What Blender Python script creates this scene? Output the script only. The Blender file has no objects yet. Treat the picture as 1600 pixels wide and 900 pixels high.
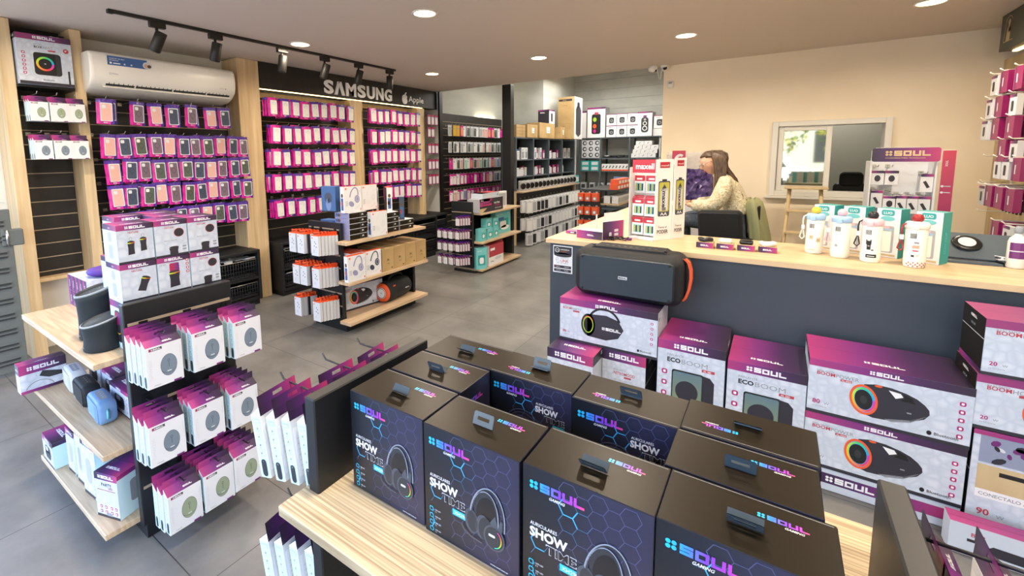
import bpy, math, random
from math import sin, cos, pi, radians
from mathutils import Vector, Matrix
random.seed(7)
SC = bpy.context.scene
COL = SC.collection

# ------------------------------------------------------------------ camera
F, CX, CY = 705.38, 723.56, 322.34
yaw, pit, rol = radians(34.85), radians(6.458), radians(-0.770)
_f = Vector((-sin(yaw)*cos(pit), cos(yaw)*cos(pit), -sin(pit)))
_r0 = Vector((cos(yaw), sin(yaw), 0)); _u0 = _r0.cross(_f)
_r = _r0*cos(rol) + _u0*sin(rol); _u = -_r0*sin(rol) + _u0*cos(rol)
cam = bpy.data.cameras.new('camera'); camo = bpy.data.objects.new('camera', cam); COL.objects.link(camo)
camo.matrix_world = Matrix(((_r.x, _u.x, -_f.x, 0), (_r.y, _u.y, -_f.y, 0), (_r.z, _u.z, -_f.z, 1.6), (0, 0, 0, 1)))
cam.sensor_width = 36; cam.sensor_fit = 'HORIZONTAL'; cam.lens = F/1600*36
cam.shift_x = (800-CX)/1600; cam.shift_y = (CY-450)/1600
cam.clip_start = 0.05; cam.clip_end = 200
SC.camera = camo

# ------------------------------------------------------------------ world, exposure
W = bpy.data.worlds.new('world'); SC.world = W; W.use_nodes = True
nt = W.node_tree; nt.nodes.clear()
sky = nt.nodes.new('ShaderNodeTexSky'); sky.sky_type = 'NISHITA'; sky.sun_elevation = radians(42); sky.sun_rotation = radians(60)
sky.sun_disc = False; sky.air_density = 0.9; sky.dust_density = 4.0
bg = nt.nodes.new('ShaderNodeBackground'); bg.inputs[1].default_value = 1.9
ow = nt.nodes.new('ShaderNodeOutputWorld')
nt.links.new(sky.outputs[0], bg.inputs[0]); nt.links.new(bg.outputs[0], ow.inputs[0])
SC.view_settings.view_transform = 'Standard'; SC.view_settings.look = 'None'
SC.view_settings.gamma = 1.0; SC.view_settings.use_curve_mapping = False
SC.view_settings.exposure = 0.56
SC.cycles.use_denoising = True
SC.cycles.max_bounces = 8; SC.cycles.diffuse_bounces = 5; SC.cycles.glossy_bounces = 3
SC.cycles.sample_clamp_indirect = 6

def area_light(name, loc, rot, sx, sy, power, color, shape='RECTANGLE'):
    l = bpy.data.lights.new(name, 'AREA'); l.shape = shape; l.size = sx; l.size_y = sy
    l.energy = power; l.color = color
    o = bpy.data.objects.new(name, l); o.location = loc; o.rotation_euler = rot; COL.objects.link(o); return o
# daylight through the open shop front behind the camera
DAY = area_light('daylight_shop_front', (-1.6, -1.35, 1.45), (radians(90), 0, 0), 6.6, 2.3, 80, (0.82, 0.93, 1.0))
WARM = (1.0, 0.84, 0.66)
DAY.data.cycles.is_portal = True
LAMPS = [(-3.77, 2.755), (-2.24, 2.745), (-0.755, 2.75), (0.856, 2.75), (-3.775, 4.755), (-2.242, 4.73), (-0.755, 4.695), (0.856, 4.78),
         (-3.77, 0.75), (-2.24, 0.75), (-0.755, 0.75), (0.856, 0.75)]  # lamps outside the view continue the grid, added for their light
LAMP_W = 16.0
ROOM_B = area_light('store_room_fill', (-2.9, 8.2, 3.15), (0, 0, 0), 1.8, 2.6, 80, (1.0, 0.95, 0.85))  # fill light without a fixture, added to brighten the store room
OFFICE_L = area_light('office_fill', (0.6, 8.0, 2.5), (0, 0, 0), 1.0, 1.0, 14, (1.0, 0.95, 0.88))  # unseen fill added so the office behind the window is lit

# ------------------------------------------------------------------ materials
M = {}
def mat(name, col, rough=0.5, metal=0.0, spec=0.5, emit=0, alpha=1.0, trans=0.0, coat=0.0, ecol=None):
    m = bpy.data.materials.new(name); m.use_nodes = True
    b = m.node_tree.nodes['Principled BSDF']
    b.inputs['Base Color'].default_value = (*col, 1); b.inputs['Roughness'].default_value = rough
    b.inputs['Metallic'].default_value = metal; b.inputs['Specular IOR Level'].default_value = spec
    if emit: b.inputs['Emission Color'].default_value = (*(ecol or col), 1); b.inputs['Emission Strength'].default_value = emit
    b.inputs['Alpha'].default_value = alpha; b.inputs['Transmission Weight'].default_value = trans
    b.inputs['Coat Weight'].default_value = coat
    M[name] = m; return m
def hexc(h):
    c = [int(h[i:i+2], 16)/255 for i in (0, 2, 4)]
    return tuple(x/12.92 if x <= .04045 else ((x+.055)/1.055)**2.4 for x in c)
def mh(name, h, rough=.5, **k): return mat(name, hexc(h), rough, **k)
def nodes(m): return m.node_tree.nodes, m.node_tree.links, m.node_tree.nodes['Principled BSDF']
def noise_col(m, c1, c2, scale=(1, 1, 1), nscale=5, detail=4, lo=.35, hi=.65, coord='Object', bump=0, bdist=.002):
    n, l, b = nodes(m)
    tc = n.new('ShaderNodeTexCoord'); mp = n.new('ShaderNodeMapping'); mp.inputs['Scale'].default_value = scale
    nz = n.new('ShaderNodeTexNoise'); nz.inputs['Scale'].default_value = nscale; nz.inputs['Detail'].default_value = detail
    cr = n.new('ShaderNodeValToRGB'); cr.color_ramp.elements[0].position = lo; cr.color_ramp.elements[1].position = hi
    cr.color_ramp.elements[0].color = (*c1, 1); cr.color_ramp.elements[1].color = (*c2, 1)
    l.new(tc.outputs[coord], mp.inputs[0]); l.new(mp.outputs[0], nz.inputs[0]); l.new(nz.outputs[0], cr.inputs[0]); l.new(cr.outputs[0], b.inputs['Base Color'])
    if bump:
        bp = n.new('ShaderNodeBump'); bp.inputs['Strength'].default_value = bump; bp.inputs['Distance'].default_value = bdist
        l.new(nz.outputs[0], bp.inputs['Height']); l.new(bp.outputs[0], b.inputs['Normal'])
    return nz, cr
def grad_mat(name, stops, rough=.4, coat=0.0, metal=0.0, ax=0):
    m = mat(name, (1, 1, 1), rough, coat=coat, metal=metal); n, l, b = nodes(m)
    uv = n.new('ShaderNodeUVMap'); uv.uv_map = 'UVMap'; sp = n.new('ShaderNodeSeparateXYZ'); cr = n.new('ShaderNodeValToRGB')
    e = cr.color_ramp.elements
    while len(e) < len(stops): e.new(.5)
    for i, (p, h) in enumerate(stops): e[i].position = p; e[i].color = (*hexc(h), 1)
    l.new(uv.outputs[0], sp.inputs[0]); l.new(sp.outputs[ax], cr.inputs[0]); l.new(cr.outputs[0], b.inputs['Base Color'])
    return m
# woods (streaks run along the given axis)
def wood(name, c1, c2, scale, nscale=9, rough=.45, lo=.3, hi=.7):
    m = mat(name, hexc(c1), rough); noise_col(m, hexc(c1), hexc(c2), scale, nscale, 5, lo, hi, bump=.12, bdist=.001); return m
wood('oak_upright', 'C2A67C', 'DCC49C', (6, 6, .35), 5)
wood('oak_shelf_x', 'B09476', 'D2BA98', (.5, 9, 3), 8)
wood('oak_shelf_y', 'B09476', 'D2BA98', (9, .5, 3), 8)
wood('oak_counter', 'C4A47C', 'D8BE98', (.5, 5, 2), 6)
wood('zebrano_x', '9C876A', 'D2C09E', (.35, 34, 6), 5.5, .5, .36, .62)
wood('board_tan', 'B29A72', 'CBB58C', (2, 2, .6), 4)
mh('slat_dark', '1E1C19', .5); mh('slat_line', 'A0907A', .35); mh('black_panel', '15171A', .42); mh('black_edge', '0C0D0F', .35)
noise_col(M['slat_dark'], hexc('171513'), hexc('211E1A'), (1, 3, 1), 6)
mh('black_matte', '101114', .6); mh('black_plastic', '0D0E10', .35); mh('dark_grey', '2B2E31', .5); mh('fabric_black', '131416', .9)
mh('track_black', '17150F', .5)
mh('rubber_black', '1A1C1F', .7); mh('chrome', 'C8CACC', .2, metal=1.0); mh('hook_metal', 'B9B6AE', .3, metal=.8); mh('hook_black', '15161A', .4)
mh('white_paint', 'DCDAD4', .6); mh('white_plastic', 'E6E3DA', .35); mh('white_card', 'D6D8DC', .5); mh('white_alu', 'D8D5CC', .35)
mh('kraft', 'A98D5F', .75); noise_col(M['kraft'], hexc('9A7F53'), hexc('B09466'), (1, 1, 1), 3); mh('kraft_edge', '84693F', .8); mh('ink_black', '121214', .55); mh('ink_grey', '8B8F96', .6)
mh('ink_light', 'C9CCD2', .6); mh('ink_white', 'E6E6E8', .5); mh('sign_white', 'FAFAFA', .4); mh('ink_red', 'B03A48', .5); mh('ink_magenta', 'A8246A', .5); mh('ink_brown', '5C4630', .7)
mh('ink_cyan', '22B6D8', .4); mh('hex_dim', '4A4C72', .5); mh('hex_mid', '3A6288', .5); mh('hex_glow', '3AA4DC', .5); mh('orange', 'E2592A', .45)
mh('amber', 'E0B13A', .45); mh('lime', '9CC43C', .4); mh('teal', '2E9C9C', .5); mh('teal_light', '6FC0C4', .5); mh('grey_tab', '3A4650', .25)
mh('counter_front', '39414B', .45); mh('shelf_steel', '4A545C', .45); mh('maxell_red', 'B32236', .4); mh('gold', 'B4B04C', .3)
mh('wall_cream', 'E3D2B2', .8); mh('ceiling_white', 'D2C8BC', .85); mh('grey_render', 'B4B6B2', .9); mh('office_grey', '9C9A8C', .9)
noise_col(M['grey_render'], hexc('A9ACA8'), hexc('BEC0BB'), (1, .5, 2), 2.2, 7, .3, .7, bump=.35, bdist=.01)
noise_col(M['wall_cream'], hexc('E4D5BA'), hexc('ECDFC6'), (1, 1, 1), 1.2, 3)
mh('lamp_glow', 'FFE0A8', .5, emit=9); mh('led_glow', 'FFD890', .5, emit=5); mh('lamp_rim', 'E8E4DA', .5)
mh('skin', 'D09F86', .55); mh('hair', '5E4028', .5); mh('denim', '3C4652', .85); mh('knit', 'CFC4A6', .95); mh('olive', '8C8E66', .9); mh('lips', '9C4E48', .5)
noise_col(M['hair'], hexc('22160C'), hexc('664A30'), (14, 14, 1.2), 9, 4, .3, .75, bump=.5, bdist=.004)
noise_col(M['knit'], hexc('B5A884'), hexc('E4DCC4'), (1, 1, 1), 55, 4, .35, .7, bump=1.0, bdist=.014)
noise_col(M['denim'], hexc('343D48'), hexc('4A5562'), (1, 1, 1), 30, 4)
mh('glass_clear', 'E8F0F0', .05, alpha=.35); mh('film', 'E8E8F0', .15, alpha=.28)
mh('purple_fabric', '4A2488', .6); mh('blue_fabric', '6F93BE', .6); mh('white_fabric', 'C9CCCE', .6); mh('speaker_cloth', '1B2226', .8)
mh('case_pink', 'D2A49A', .5); mh('case_navy', '3A4458', .45); mh('case_green', '4A5248', .45); mh('case_plum', '6B5A68', .45); mh('case_white', 'DAD8D4', .4)
mh('case_blue', '6E86B4', .4); mh('case_coral', 'E08A70', .4); mh('case_mint', '9CC8B8', .4); mh('case_amber', 'C8A03C', .3); mh('case_clear', 'A8ACA8', .2)
mh('pouch_magenta', 'C01486', .28); mh('pouch_purple', '3E1A7C', .28); mh('pouch_plum', '8A1A5A', .3)
noise_col(M['pouch_magenta'], hexc('9A0C74'), hexc('DE2AA0'), (40, 40, 14), 1.4, 3, .3, .7, bump=.8, bdist=.006)
noise_col(M['pouch_purple'], hexc('2A1266'), hexc('54289C'), (40, 40, 14), 1.4, 3, .3, .7, bump=.8, bdist=.006)
mh('cap_yellow', 'E0C040', .4); mh('cap_pink', 'E0B4C0', .4); mh('cap_black', '1C1E22', .35); mh('cap_red', '9C1E22', .4)
mh('lid_blue', '9CC0E0', .35); mh('lid_pink', 'E6BCC4', .35); mh('bottle_white', 'ECEAE0', .3); mh('gingham', 'B04C44', .5)
mh('grey_leather', '4C5861', .5); mh('shutter_grey', '5A6060', .55); mh('navy_base', '141722', .35)
mh('mouse_blue', '707F8D', .5); mh('mouse_green', '8C9A80', .5); mh('ice_blue', 'C4E2EA', .5); mh('photo_blue', '3A6098', .5); mh('photo_mix', '8890A8', .5)
grad_mat('g_header', [(0, 'A83A76'), (.38, '7A3078'), (.7, '452852'), (1, '302636')], .35)
grad_mat('g_header_r', [(0, '2E2436'), (.35, '4E2862'), (.7, '863074'), (1, 'B03A6C')], .35)
grad_mat('g_pink', [(0, '96386E'), (.6, '78306E'), (1, '3A2642')], .35)
grad_mat('g_soul', [(0, '18C0E4'), (.3, '3C86E4'), (.55, '7A40D0'), (.85, 'B03CB8'), (1, 'E04878')], .35)
grad_mat('g_night', [(0, '12161D'), (.35, '1B1F2B'), (.7, '2A2A40'), (1, '2B2A40')], .32)
grad_mat('g_ring', [(0, '20A0E0'), (.2, '30C870'), (.4, 'B8E030'), (.6, 'F0A020'), (.8, 'E83C4C'), (1, 'C040C0')], .4)
grad_mat('g_eco', [(0, '9A9A4C'), (.4, '7C8C6C'), (1, '5C7680')], .4, ax=1)
grad_mat('g_crimson_v', [(0, '4A2A70'), (.4, '8A2C62'), (1, 'B02C48')], .4)
grad_mat('g_crimson', [(0, 'B02444'), (.5, '962C62'), (1, '5A2A80')], .4)
# pale printed hexagon relief on the white speaker cartons
m = mh('carton_white', 'DDE1EA', .45); n, l, b = nodes(m)
uv = n.new('ShaderNodeUVMap'); uv.uv_map = 'UVMap'; vo = n.new('ShaderNodeTexVoronoi'); vo.feature = 'DISTANCE_TO_EDGE'; vo.inputs['Scale'].default_value = 26; vo.inputs['Randomness'].default_value = .8
cr = n.new('ShaderNodeValToRGB'); cr.color_ramp.elements[0].position = 0; cr.color_ramp.elements[1].position = .30
cr.color_ramp.elements[0].color = (*hexc('B9C2D0'), 1); cr.color_ramp.elements[1].color = (*hexc('CDD3DE'), 1)
l.new(uv.outputs[0], vo.inputs['Vector']); l.new(vo.outputs['Distance'], cr.inputs[0]); l.new(cr.outputs[0], b.inputs['Base Color'])
mh('carton_black', '211B12', .34, spec=.16); mh('carton_grey', 'A8AAB0', .5); mh('carton_dark', '2C2A34', .4); mh('carton_purple', '6A2A6C', .4)
# tiled floor
m = mh('floor_tile', '7C766C', .38); n, l, b = nodes(m)
tc = n.new('ShaderNodeTexCoord'); mp = n.new('ShaderNodeMapping'); mp.inputs['Location'].default_value = (-2.634+.0, -.678, 0)
br = n.new('ShaderNodeTexBrick'); br.offset = 0; br.inputs['Scale'].default_value = 1; br.inputs['Brick Width'].default_value = .9415; br.inputs['Row Height'].default_value = .4705
br.inputs['Mortar Size'].default_value = .0022; br.inputs['Mortar Smooth'].default_value = .2; br.inputs['Bias'].default_value = 0
nz = n.new('ShaderNodeTexNoise'); nz.inputs['Scale'].default_value = 2.4; nz.inputs['Detail'].default_value = 9; nz.inputs['Roughness'].default_value = .65
cr = n.new('ShaderNodeValToRGB'); cr.color_ramp.elements[0].position = .3; cr.color_ramp.elements[1].position = .72
cr.color_ramp.elements[0].color = (*hexc('5E5D5B'), 1); cr.color_ramp.elements[1].color = (*hexc('7F7D79'), 1)
mx = n.new('ShaderNodeMixRGB'); mx.inputs[2].default_value = (*hexc('3C3A38'), 1)
mp.inputs['Location'].default_value = (2.634, -.678, 0)
l.new(tc.outputs['Object'], mp.inputs[0]); l.new(mp.outputs[0], br.inputs[0]); l.new(tc.outputs['Object'], nz.inputs[0])
l.new(nz.outputs[0], cr.inputs[0]); l.new(cr.outputs[0], mx.inputs[1]); l.new(br.outputs['Fac'], mx.inputs[0]); l.new(mx.outputs[0], b.inputs['Base Color'])

# ------------------------------------------------------------------ mesh helpers
_GL = {}
def glyphs(s, bold):
    k = (s, bold)
    if k not in _GL:
        c = bpy.data.curves.new('t', 'FONT'); c.body = s; c.resolution_u = 2; c.offset = .0078*bold; c.fill_mode = 'FRONT'
        o = bpy.data.objects.new('t', c); me = bpy.data.meshes.new_from_object(o)
        vs = [(v.co.x, v.co.y) for v in me.vertices]; fs = [tuple(p.vertices) for p in me.polygons]
        bpy.data.objects.remove(o); bpy.data.curves.remove(c); bpy.data.meshes.remove(me)
        x0 = min(v[0] for v in vs); x1 = max(v[0] for v in vs); y0 = min(v[1] for v in vs); y1 = max(v[1] for v in vs)
        _GL[k] = ([((x-x0), (y-y0)) for x, y in vs], fs, x1-x0, y1-y0)
    return _GL[k]
def glyph3(s, bold, depth):
    k = (s, bold, depth)
    if k not in _GL:
        c = bpy.data.curves.new('t', 'FONT'); c.body = s; c.resolution_u = 3; c.offset = bold; c.extrude = depth
        o = bpy.data.objects.new('t', c); me = bpy.data.meshes.new_from_object(o); vs = [tuple(v.co) for v in me.vertices]; fs = [tuple(p.vertices) for p in me.polygons]
        bpy.data.objects.remove(o); bpy.data.curves.remove(c); bpy.data.meshes.remove(me)
        x0 = min(v[0] for v in vs); y0 = min(v[1] for v in vs); _GL[k] = ([(v[0]-x0, v[1]-y0, v[2]) for v in vs], fs, max(v[0] for v in vs)-x0, max(v[1] for v in vs)-y0)
    return _GL[k]
class MB:
    def __init__(s): s.v = []; s.f = []; s.m = []; s.uv = []; s.names = []; s.sm = []
    def mi(s, m):
        if m not in s.names: s.names.append(m)
        return s.names.index(m)
    def face(s, idx, m, uv=None, smooth=False): s.f.append(tuple(idx)); s.m.append(s.mi(m)); s.uv.append(uv); s.sm.append(smooth)
    def poly3(s, pts, m, uv=None, smooth=False):
        k = len(s.v); s.v += [tuple(p) for p in pts]; s.face(range(k, k+len(pts)), m, uv, smooth)
    def box(s, x0, x1, y0, y1, z0, z1, m, c=0, mt=None, mf=None):
        if x1 < x0: x0, x1 = x1, x0
        if y1 < y0: y0, y1 = y1, y0
        if z1 < z0: z0, z1 = z1, z0
        if c <= 0:
            P = [(x, y, z) for z in (z0, z1) for y in (y0, y1) for x in (x0, x1)]; k = len(s.v); s.v += P
            w, d, h = x1-x0, y1-y0, z1-z0
            for q, mm, a, bb in (((0, 2, 3, 1), m, d, w), ((4, 5, 7, 6), mt or m, w, d), ((0, 1, 5, 4), mf or m, w, h), ((1, 3, 7, 5), m, d, h), ((3, 2, 6, 7), m, w, h), ((2, 0, 4, 6), m, d, h)):
                s.face([k+i for i in q], mm, ((0, 0), (a, 0), (a, bb), (0, bb)))
            return
        # chamfered box
        k = len(s.v)
        def V(ix, iy, iz, ax):
            p = [(x0, x1)[ix], (y0, y1)[iy], (z0, z1)[iz]]; sg = [(1, -1)[ix], (1, -1)[iy], (1, -1)[iz]]
            for a in range(3):
                if a != ax: p[a] += sg[a]*c
            return tuple(p)
        ids = {}
        for ix in (0, 1):
            for iy in (0, 1):
                for iz in (0, 1):
                    for ax in range(3): ids[(ix, iy, iz, ax)] = len(s.v); s.v.append(V(ix, iy, iz, ax))
        for ax in range(3):
            o1, o2 = [a for a in range(3) if a != ax]
            for e in (0, 1):
                q = []
                for p_, q_ in ((0, 0), (1, 0), (1, 1), (0, 1)):
                    t = [0, 0, 0]; t[ax] = e; t[o1] = p_; t[o2] = q_; q.append(ids[(*t, ax)])
                flip = (e == 0) ^ (ax == 1)
                if flip: q = q[::-1]
                mm = (mt or m) if (ax == 2 and e == 1) else ((mf or m) if (ax == 1 and e == 0) else m)
                s.face(q, mm)
        for ax in range(3):      # edges along ax
            o1, o2 = [a for a in range(3) if a != ax]
            for e1 in (0, 1):
                for e2 in (0, 1):
                    t = [0, 0, 0]; t[o1] = e1; t[o2] = e2; q = []
                    t[ax] = 0; a0 = ids[(*t, o1)]; b0 = ids[(*t, o2)]
                    t[ax] = 1; a1 = ids[(*t, o1)]; b1 = ids[(*t, o2)]
                    s.face((a0, a1, b1, b0), m)
        for ix in (0, 1):
            for iy in (0, 1):
                for iz in (0, 1): s.face([ids[(ix, iy, iz, a)] for a in range(3)], m)
    def tube(s, pts, r, m, n=8, closed=False, cap=True, radii=None):
        P = [Vector(p) for p in pts]; N = len(P); rings = []; prev = None
        for i, p in enumerate(P):
            if closed: t = P[(i+1) % N]-P[i-1]
            else: t = P[min(i+1, N-1)]-P[max(i-1, 0)]
            if t.length < 1e-9: t = Vector((0, 0, 1))
            t.normalize()
            if prev is None: a = t.orthogonal().normalized()
            else:
                a = prev - t*prev.dot(t)
                a = a.normalized() if a.length > 1e-6 else t.orthogonal().normalized()
            prev = a; b = t.cross(a); rr = radii[i] if radii else r; k = len(s.v)
            s.v += [tuple(p + (a*cos(2*pi*j/n) + b*sin(2*pi*j/n))*rr) for j in range(n)]; rings.append(k)
        R = range(N if closed else N-1)
        for i in R:
            a, b = rings[i], rings[(i+1) % N]
            for j in range(n): s.face((a+j, a+(j+1) % n, b+(j+1) % n, b+j), m, None, True)
        if cap and not closed:
            s.face([rings[0]+j for j in range(n)][::-1], m); s.face([rings[-1]+j for j in range(n)], m)
    def lathe(s, prof, m, c=(0, 0, 0), n=24, mats=None, smooth=True, sx=1, sy=1, tilt=None):
        rings = []
        for i, (r, z) in enumerate(prof):
            k = len(s.v); rings.append(k)
            for j in range(n):
                a = 2*pi*j/n; zz = z + (tilt(r*cos(a)*sx, r*sin(a)*sy, z) if tilt else 0)
                s.v.append((c[0]+r*cos(a)*sx, c[1]+r*sin(a)*sy, c[2]+zz))
        for i in range(len(prof)-1):
            mm = mats[i] if mats else m
            for j in range(n): s.face((rings[i]+j, rings[i]+(j+1) % n, rings[i+1]+(j+1) % n, rings[i+1]+j), mm, None, smooth)
        s.face([rings[0]+j for j in range(n)][::-1], mats[0] if mats else m)
        s.face([rings[-1]+j for j in range(n)], mats[-1] if mats else m)
    def prism(s, pts, m, z0=0, z1=1, axis='z', mcap=None):
        # pts: 2D outline; axis z: (x,y), axis y: (x,z), axis x: (y,z)
        def T(p, t): return (p[0], p[1], t) if axis == 'z' else ((p[0], t, p[1]) if axis == 'y' else (t, p[0], p[1]))
        k = len(s.v); n = len(pts); s.v += [T(p, z0) for p in pts] + [T(p, z1) for p in pts]
        for i in range(n): s.face((k+i, k+(i+1) % n, k+n+(i+1) % n, k+n+i), m)
        s.face([k+i for i in range(n)][::-1], mcap or m); s.face([k+n+i for i in range(n)], mcap or m)
    def xf(s, mtx, k0=0):
        for i in range(k0, len(s.v)): s.v[i] = tuple(mtx @ Vector(s.v[i]))
    def art(s, o, u, v): return Art(s, Vector(o), Vector(u).normalized(), Vector(v).normalized())
    def mesh(s, name):
        me = bpy.data.meshes.new(name); me.from_pydata(s.v, [], s.f)
        for nm in s.names: me.materials.append(M[nm])
        me.polygons.foreach_set('material_index', s.m); me.polygons.foreach_set('use_smooth', s.sm)
        ul = me.uv_layers.new(name='UVMap'); flat = []
        for f, u in zip(s.f, s.uv):
            if u is None: flat += [0.0, 0.0]*len(f)
            else:
                for a in u: flat += [a[0], a[1]]
        ul.data.foreach_set('uv', flat); me.validate(); me.update(); return me
    def build(s, name, parent=None, loc=(0, 0, 0), rz=0, **tags):
        o = bpy.data.objects.new(name, s.mesh(name)); COL.objects.link(o); o.parent = parent; o.location = loc; o.rotation_euler = (0, 0, rz)
        for k, v in tags.items(): o[k] = v
        return o
class Art:      # flat print on a face: u to the right, v up, thin layers outwards
    def __init__(s, mb, o, u, v): s.mb = mb; s.o = o; s.u = u; s.v = v; s.n = u.cross(v); s.l = 1
    def up(s, k=1): s.l += k; return s
    def P(s, x, y): return s.o + s.u*x + s.v*y + s.n*(s.l*.00035)
    def poly(s, pts, m, uv=None): s.mb.poly3([s.P(*p) for p in pts], m, uv)
    def rect(s, x, y, w, h, m): s.poly(((x, y), (x+w, y), (x+w, y+h), (x, y+h)), m, ((x*1, y), (x+w, y), (x+w, y+h), (x, y+h)))
    def grad(s, x, y, w, h, m, vert=False):
        uv = ((0, 0), (1, 0), (1, 1), (0, 1)) if not vert else ((0, 0), (0, 0), (1, 0), (1, 0))
        s.poly(((x, y), (x+w, y), (x+w, y+h), (x, y+h)), m, uv)
    def ell(s, x, y, rx, ry, m, n=20, rot=0, a0=0, a1=360):
        c, q = cos(rot), sin(rot); pts = []
        for i in range(n):
            a = radians(a0+(a1-a0)*i/(n if a1-a0 >= 360 else n-1)); px, py = rx*cos(a), ry*sin(a); pts.append((x+px*c-py*q, y+px*q+py*c))
        s.poly(pts, m)
    def rrect(s, x, y, w, h, r, m):
        pts = []
        for cx, cy, a in ((x+w-r, y+r, -90), (x+w-r, y+h-r, 0), (x+r, y+h-r, 90), (x+r, y+r, 180)):
            for i in range(4): t = radians(a+30*i); pts.append((cx+r*cos(t), cy+r*sin(t)))
        s.poly(pts, m, [((px-x)/w, (py-y)/h) for px, py in pts])
    def ring(s, x, y, rx, ry, t, m, n=24, a0=0, a1=360, rot=0):
        c, q = cos(rot), sin(rot)
        for i in range(n):
            qd = []
            for a, k in ((i, 0), (i+1, 0), (i+1, 1), (i, 1)):
                an = radians(a0+(a1-a0)*a/n); px, py = (rx-k*t)*cos(an), (ry-k*t)*sin(an); qd.append((x+px*c-py*q, y+px*q+py*c))
            s.poly(qd[::-1] if rx < 0 else [qd[3], qd[2], qd[1], qd[0]][::-1], m, ((i/n, 0), ((i+1)/n, 0), ((i+1)/n, 1), (i/n, 1)))
    def line(s, pts, w, m):
        for (x0, y0), (x1, y1) in zip(pts, pts[1:]):
            d = math.hypot(x1-x0, y1-y0) or 1; nx, ny = -(y1-y0)/d*w/2, (x1-x0)/d*w/2
            s.poly(((x0-nx, y0-ny), (x1-nx, y1-ny), (x1+nx, y1+ny), (x0+nx, y0+ny)), m)
    def text(s, st, x, y, h, m, bold=0, w=None, align='l', rot=0, sh=0):
        vs, fs, gw, gh = glyphs(st, bold); k = h/gh; kx = (w/gw) if w else k; tw = gw*kx
        dx = 0 if align == 'l' else (-tw/2 if align == 'c' else -tw); b = len(s.mb.v); c, q = cos(rot), sin(rot)
        for px, py in vs:
            ax = px*kx+dx+py*k*sh; ay = py*k; s.mb.v.append(tuple(s.P(x+ax*c-ay*q, y+ax*q+ay*c)))
        for f in fs: s.mb.face([b+i for i in f], m, [((vs[i][0]/gw), 0) for i in f])
        return tw
    def soul(s, x, y, h, m, icon=True, align='l'):      # block lettered wordmark with four-petal mark
        lw, gp, t = 1.12*h, .16*h, .29*h; tot = (1.05*h+.22*h if icon else 0)+4*lw+3*gp
        if align == 'c': x -= tot/2
        x0 = x
        def R(a, b_, c, d):
            s.poly(((a, b_), (c, b_), (c, d), (a, d)), m, (((a-x0)/tot, 0), ((c-x0)/tot, 0), ((c-x0)/tot, 1), ((a-x0)/tot, 1)))
        if icon:
            for i in (0, 1):
                for j in (0, 1):
                    cx, cy, r = x+(.27+.52*i)*h, y+(.25+.5*j)*h, .235*h
                    pts = [(cx+r*cos(radians(a)), cy+r*sin(radians(a))) for a in range(22, 382, 45)]
                    s.poly(pts, m, [((px-x0)/tot, 0) for px, _ in pts])
            x += 1.27*h
        R(x, y, x+lw, y+t); R(x+lw-t, y+t, x+lw, y+(h+t)/2-.0); R(x, y+(h-t)/2, x+lw-t, y+(h+t)/2); R(x, y+(h+t)/2, x+t, y+h); R(x+t, y+h-t, x+lw, y+h); x += lw+gp
        R(x, y, x+lw, y+t); R(x, y+h-t, x+lw, y+h); R(x, y+t, x+t, y+h-t); R(x+lw-t, y+t, x+lw, y+h-t); x += lw+gp
        R(x, y, x+lw, y+t); R(x, y+t, x+t, y+h); R(x+lw-t, y+t, x+lw, y+h); x += lw+gp
        R(x, y, x+lw, y+t); R(x, y+t, x+t, y+h)
        return tot
    def icons(s, x, y, dy, n, r, m='ink_magenta', dx=0):
        for i in range(n):
            s.rrect(x-r+dx*i, y-r-dy*i, 2*r, 2*r, r*.6, m)
        s.up()
        for i in range(n): s.rrect(x-r*.45+dx*i, y-r*.5-dy*i, r*.9, r, r*.2, 'ink_white')
        s.l -= 1
def front(mb, w, d): return mb.art((-w/2, -d/2, 0), (1, 0, 0), (0, 0, 1))
def right(mb, w, d): return mb.art((w/2, -d/2, 0), (0, 1, 0), (0, 0, 1))
def left(mb, w, d): return mb.art((-w/2, d/2, 0), (0, -1, 0), (0, 0, 1))
def back(mb, w, d): return mb.art((w/2, d/2, 0), (-1, 0, 0), (0, 0, 1))
def top(mb, w, d, h): return mb.art((-w/2, -d/2, h), (1, 0, 0), (0, 1, 0))
def empty(name, loc=(0, 0, 0), rz=0, **tags):
    o = bpy.data.objects.new(name, None); COL.objects.link(o); o.location = loc; o.rotation_euler = (0, 0, rz); o.empty_display_size = .05
    for k, v in tags.items(): o[k] = v
    return o
def dup(o, loc, rz=None, label=None, group=None, rot=None, parent=None):
    c = o.copy(); COL.objects.link(c); c.location = loc
    if rz is not None: c.rotation_euler = (0, 0, rz)
    if rot: c.rotation_euler = rot
    if label: c['label'] = label
    if group: c['group'] = group
    if parent: c.parent = parent
    for ch in list(o.children):
        d = ch.copy(); COL.objects.link(d); d.parent = c; d.matrix_parent_inverse = ch.matrix_parent_inverse.copy()
        for g in list(ch.children):
            e = g.copy(); COL.objects.link(e); e.parent = d
    return c
class Proto:    # first use moves the prototype itself, later uses copy it
    def __init__(s, o): s.o = o; s.used = False
    def put(s, loc, rz=0, label=None, group=None, rot=None, cat=None):
        if not s.used:
            s.used = True; o = s.o; o.location = loc; o.rotation_euler = rot or (0, 0, rz)
            if label: o['label'] = label
            if group: o['group'] = group
        else: o = dup(s.o, loc, rz, label, group, rot)
        if cat: o['category'] = cat
        return o
ORD = ['first', 'second', 'third', 'fourth', 'fifth', 'sixth', 'seventh', 'eighth', 'ninth', 'tenth', 'eleventh', 'twelfth', 'thirteenth', 'fourteenth', 'fifteenth',
       'sixteenth', 'seventeenth', 'eighteenth', 'nineteenth', 'twentieth', 'twenty-first', 'twenty-second', 'twenty-third', 'twenty-fourth']
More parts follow.
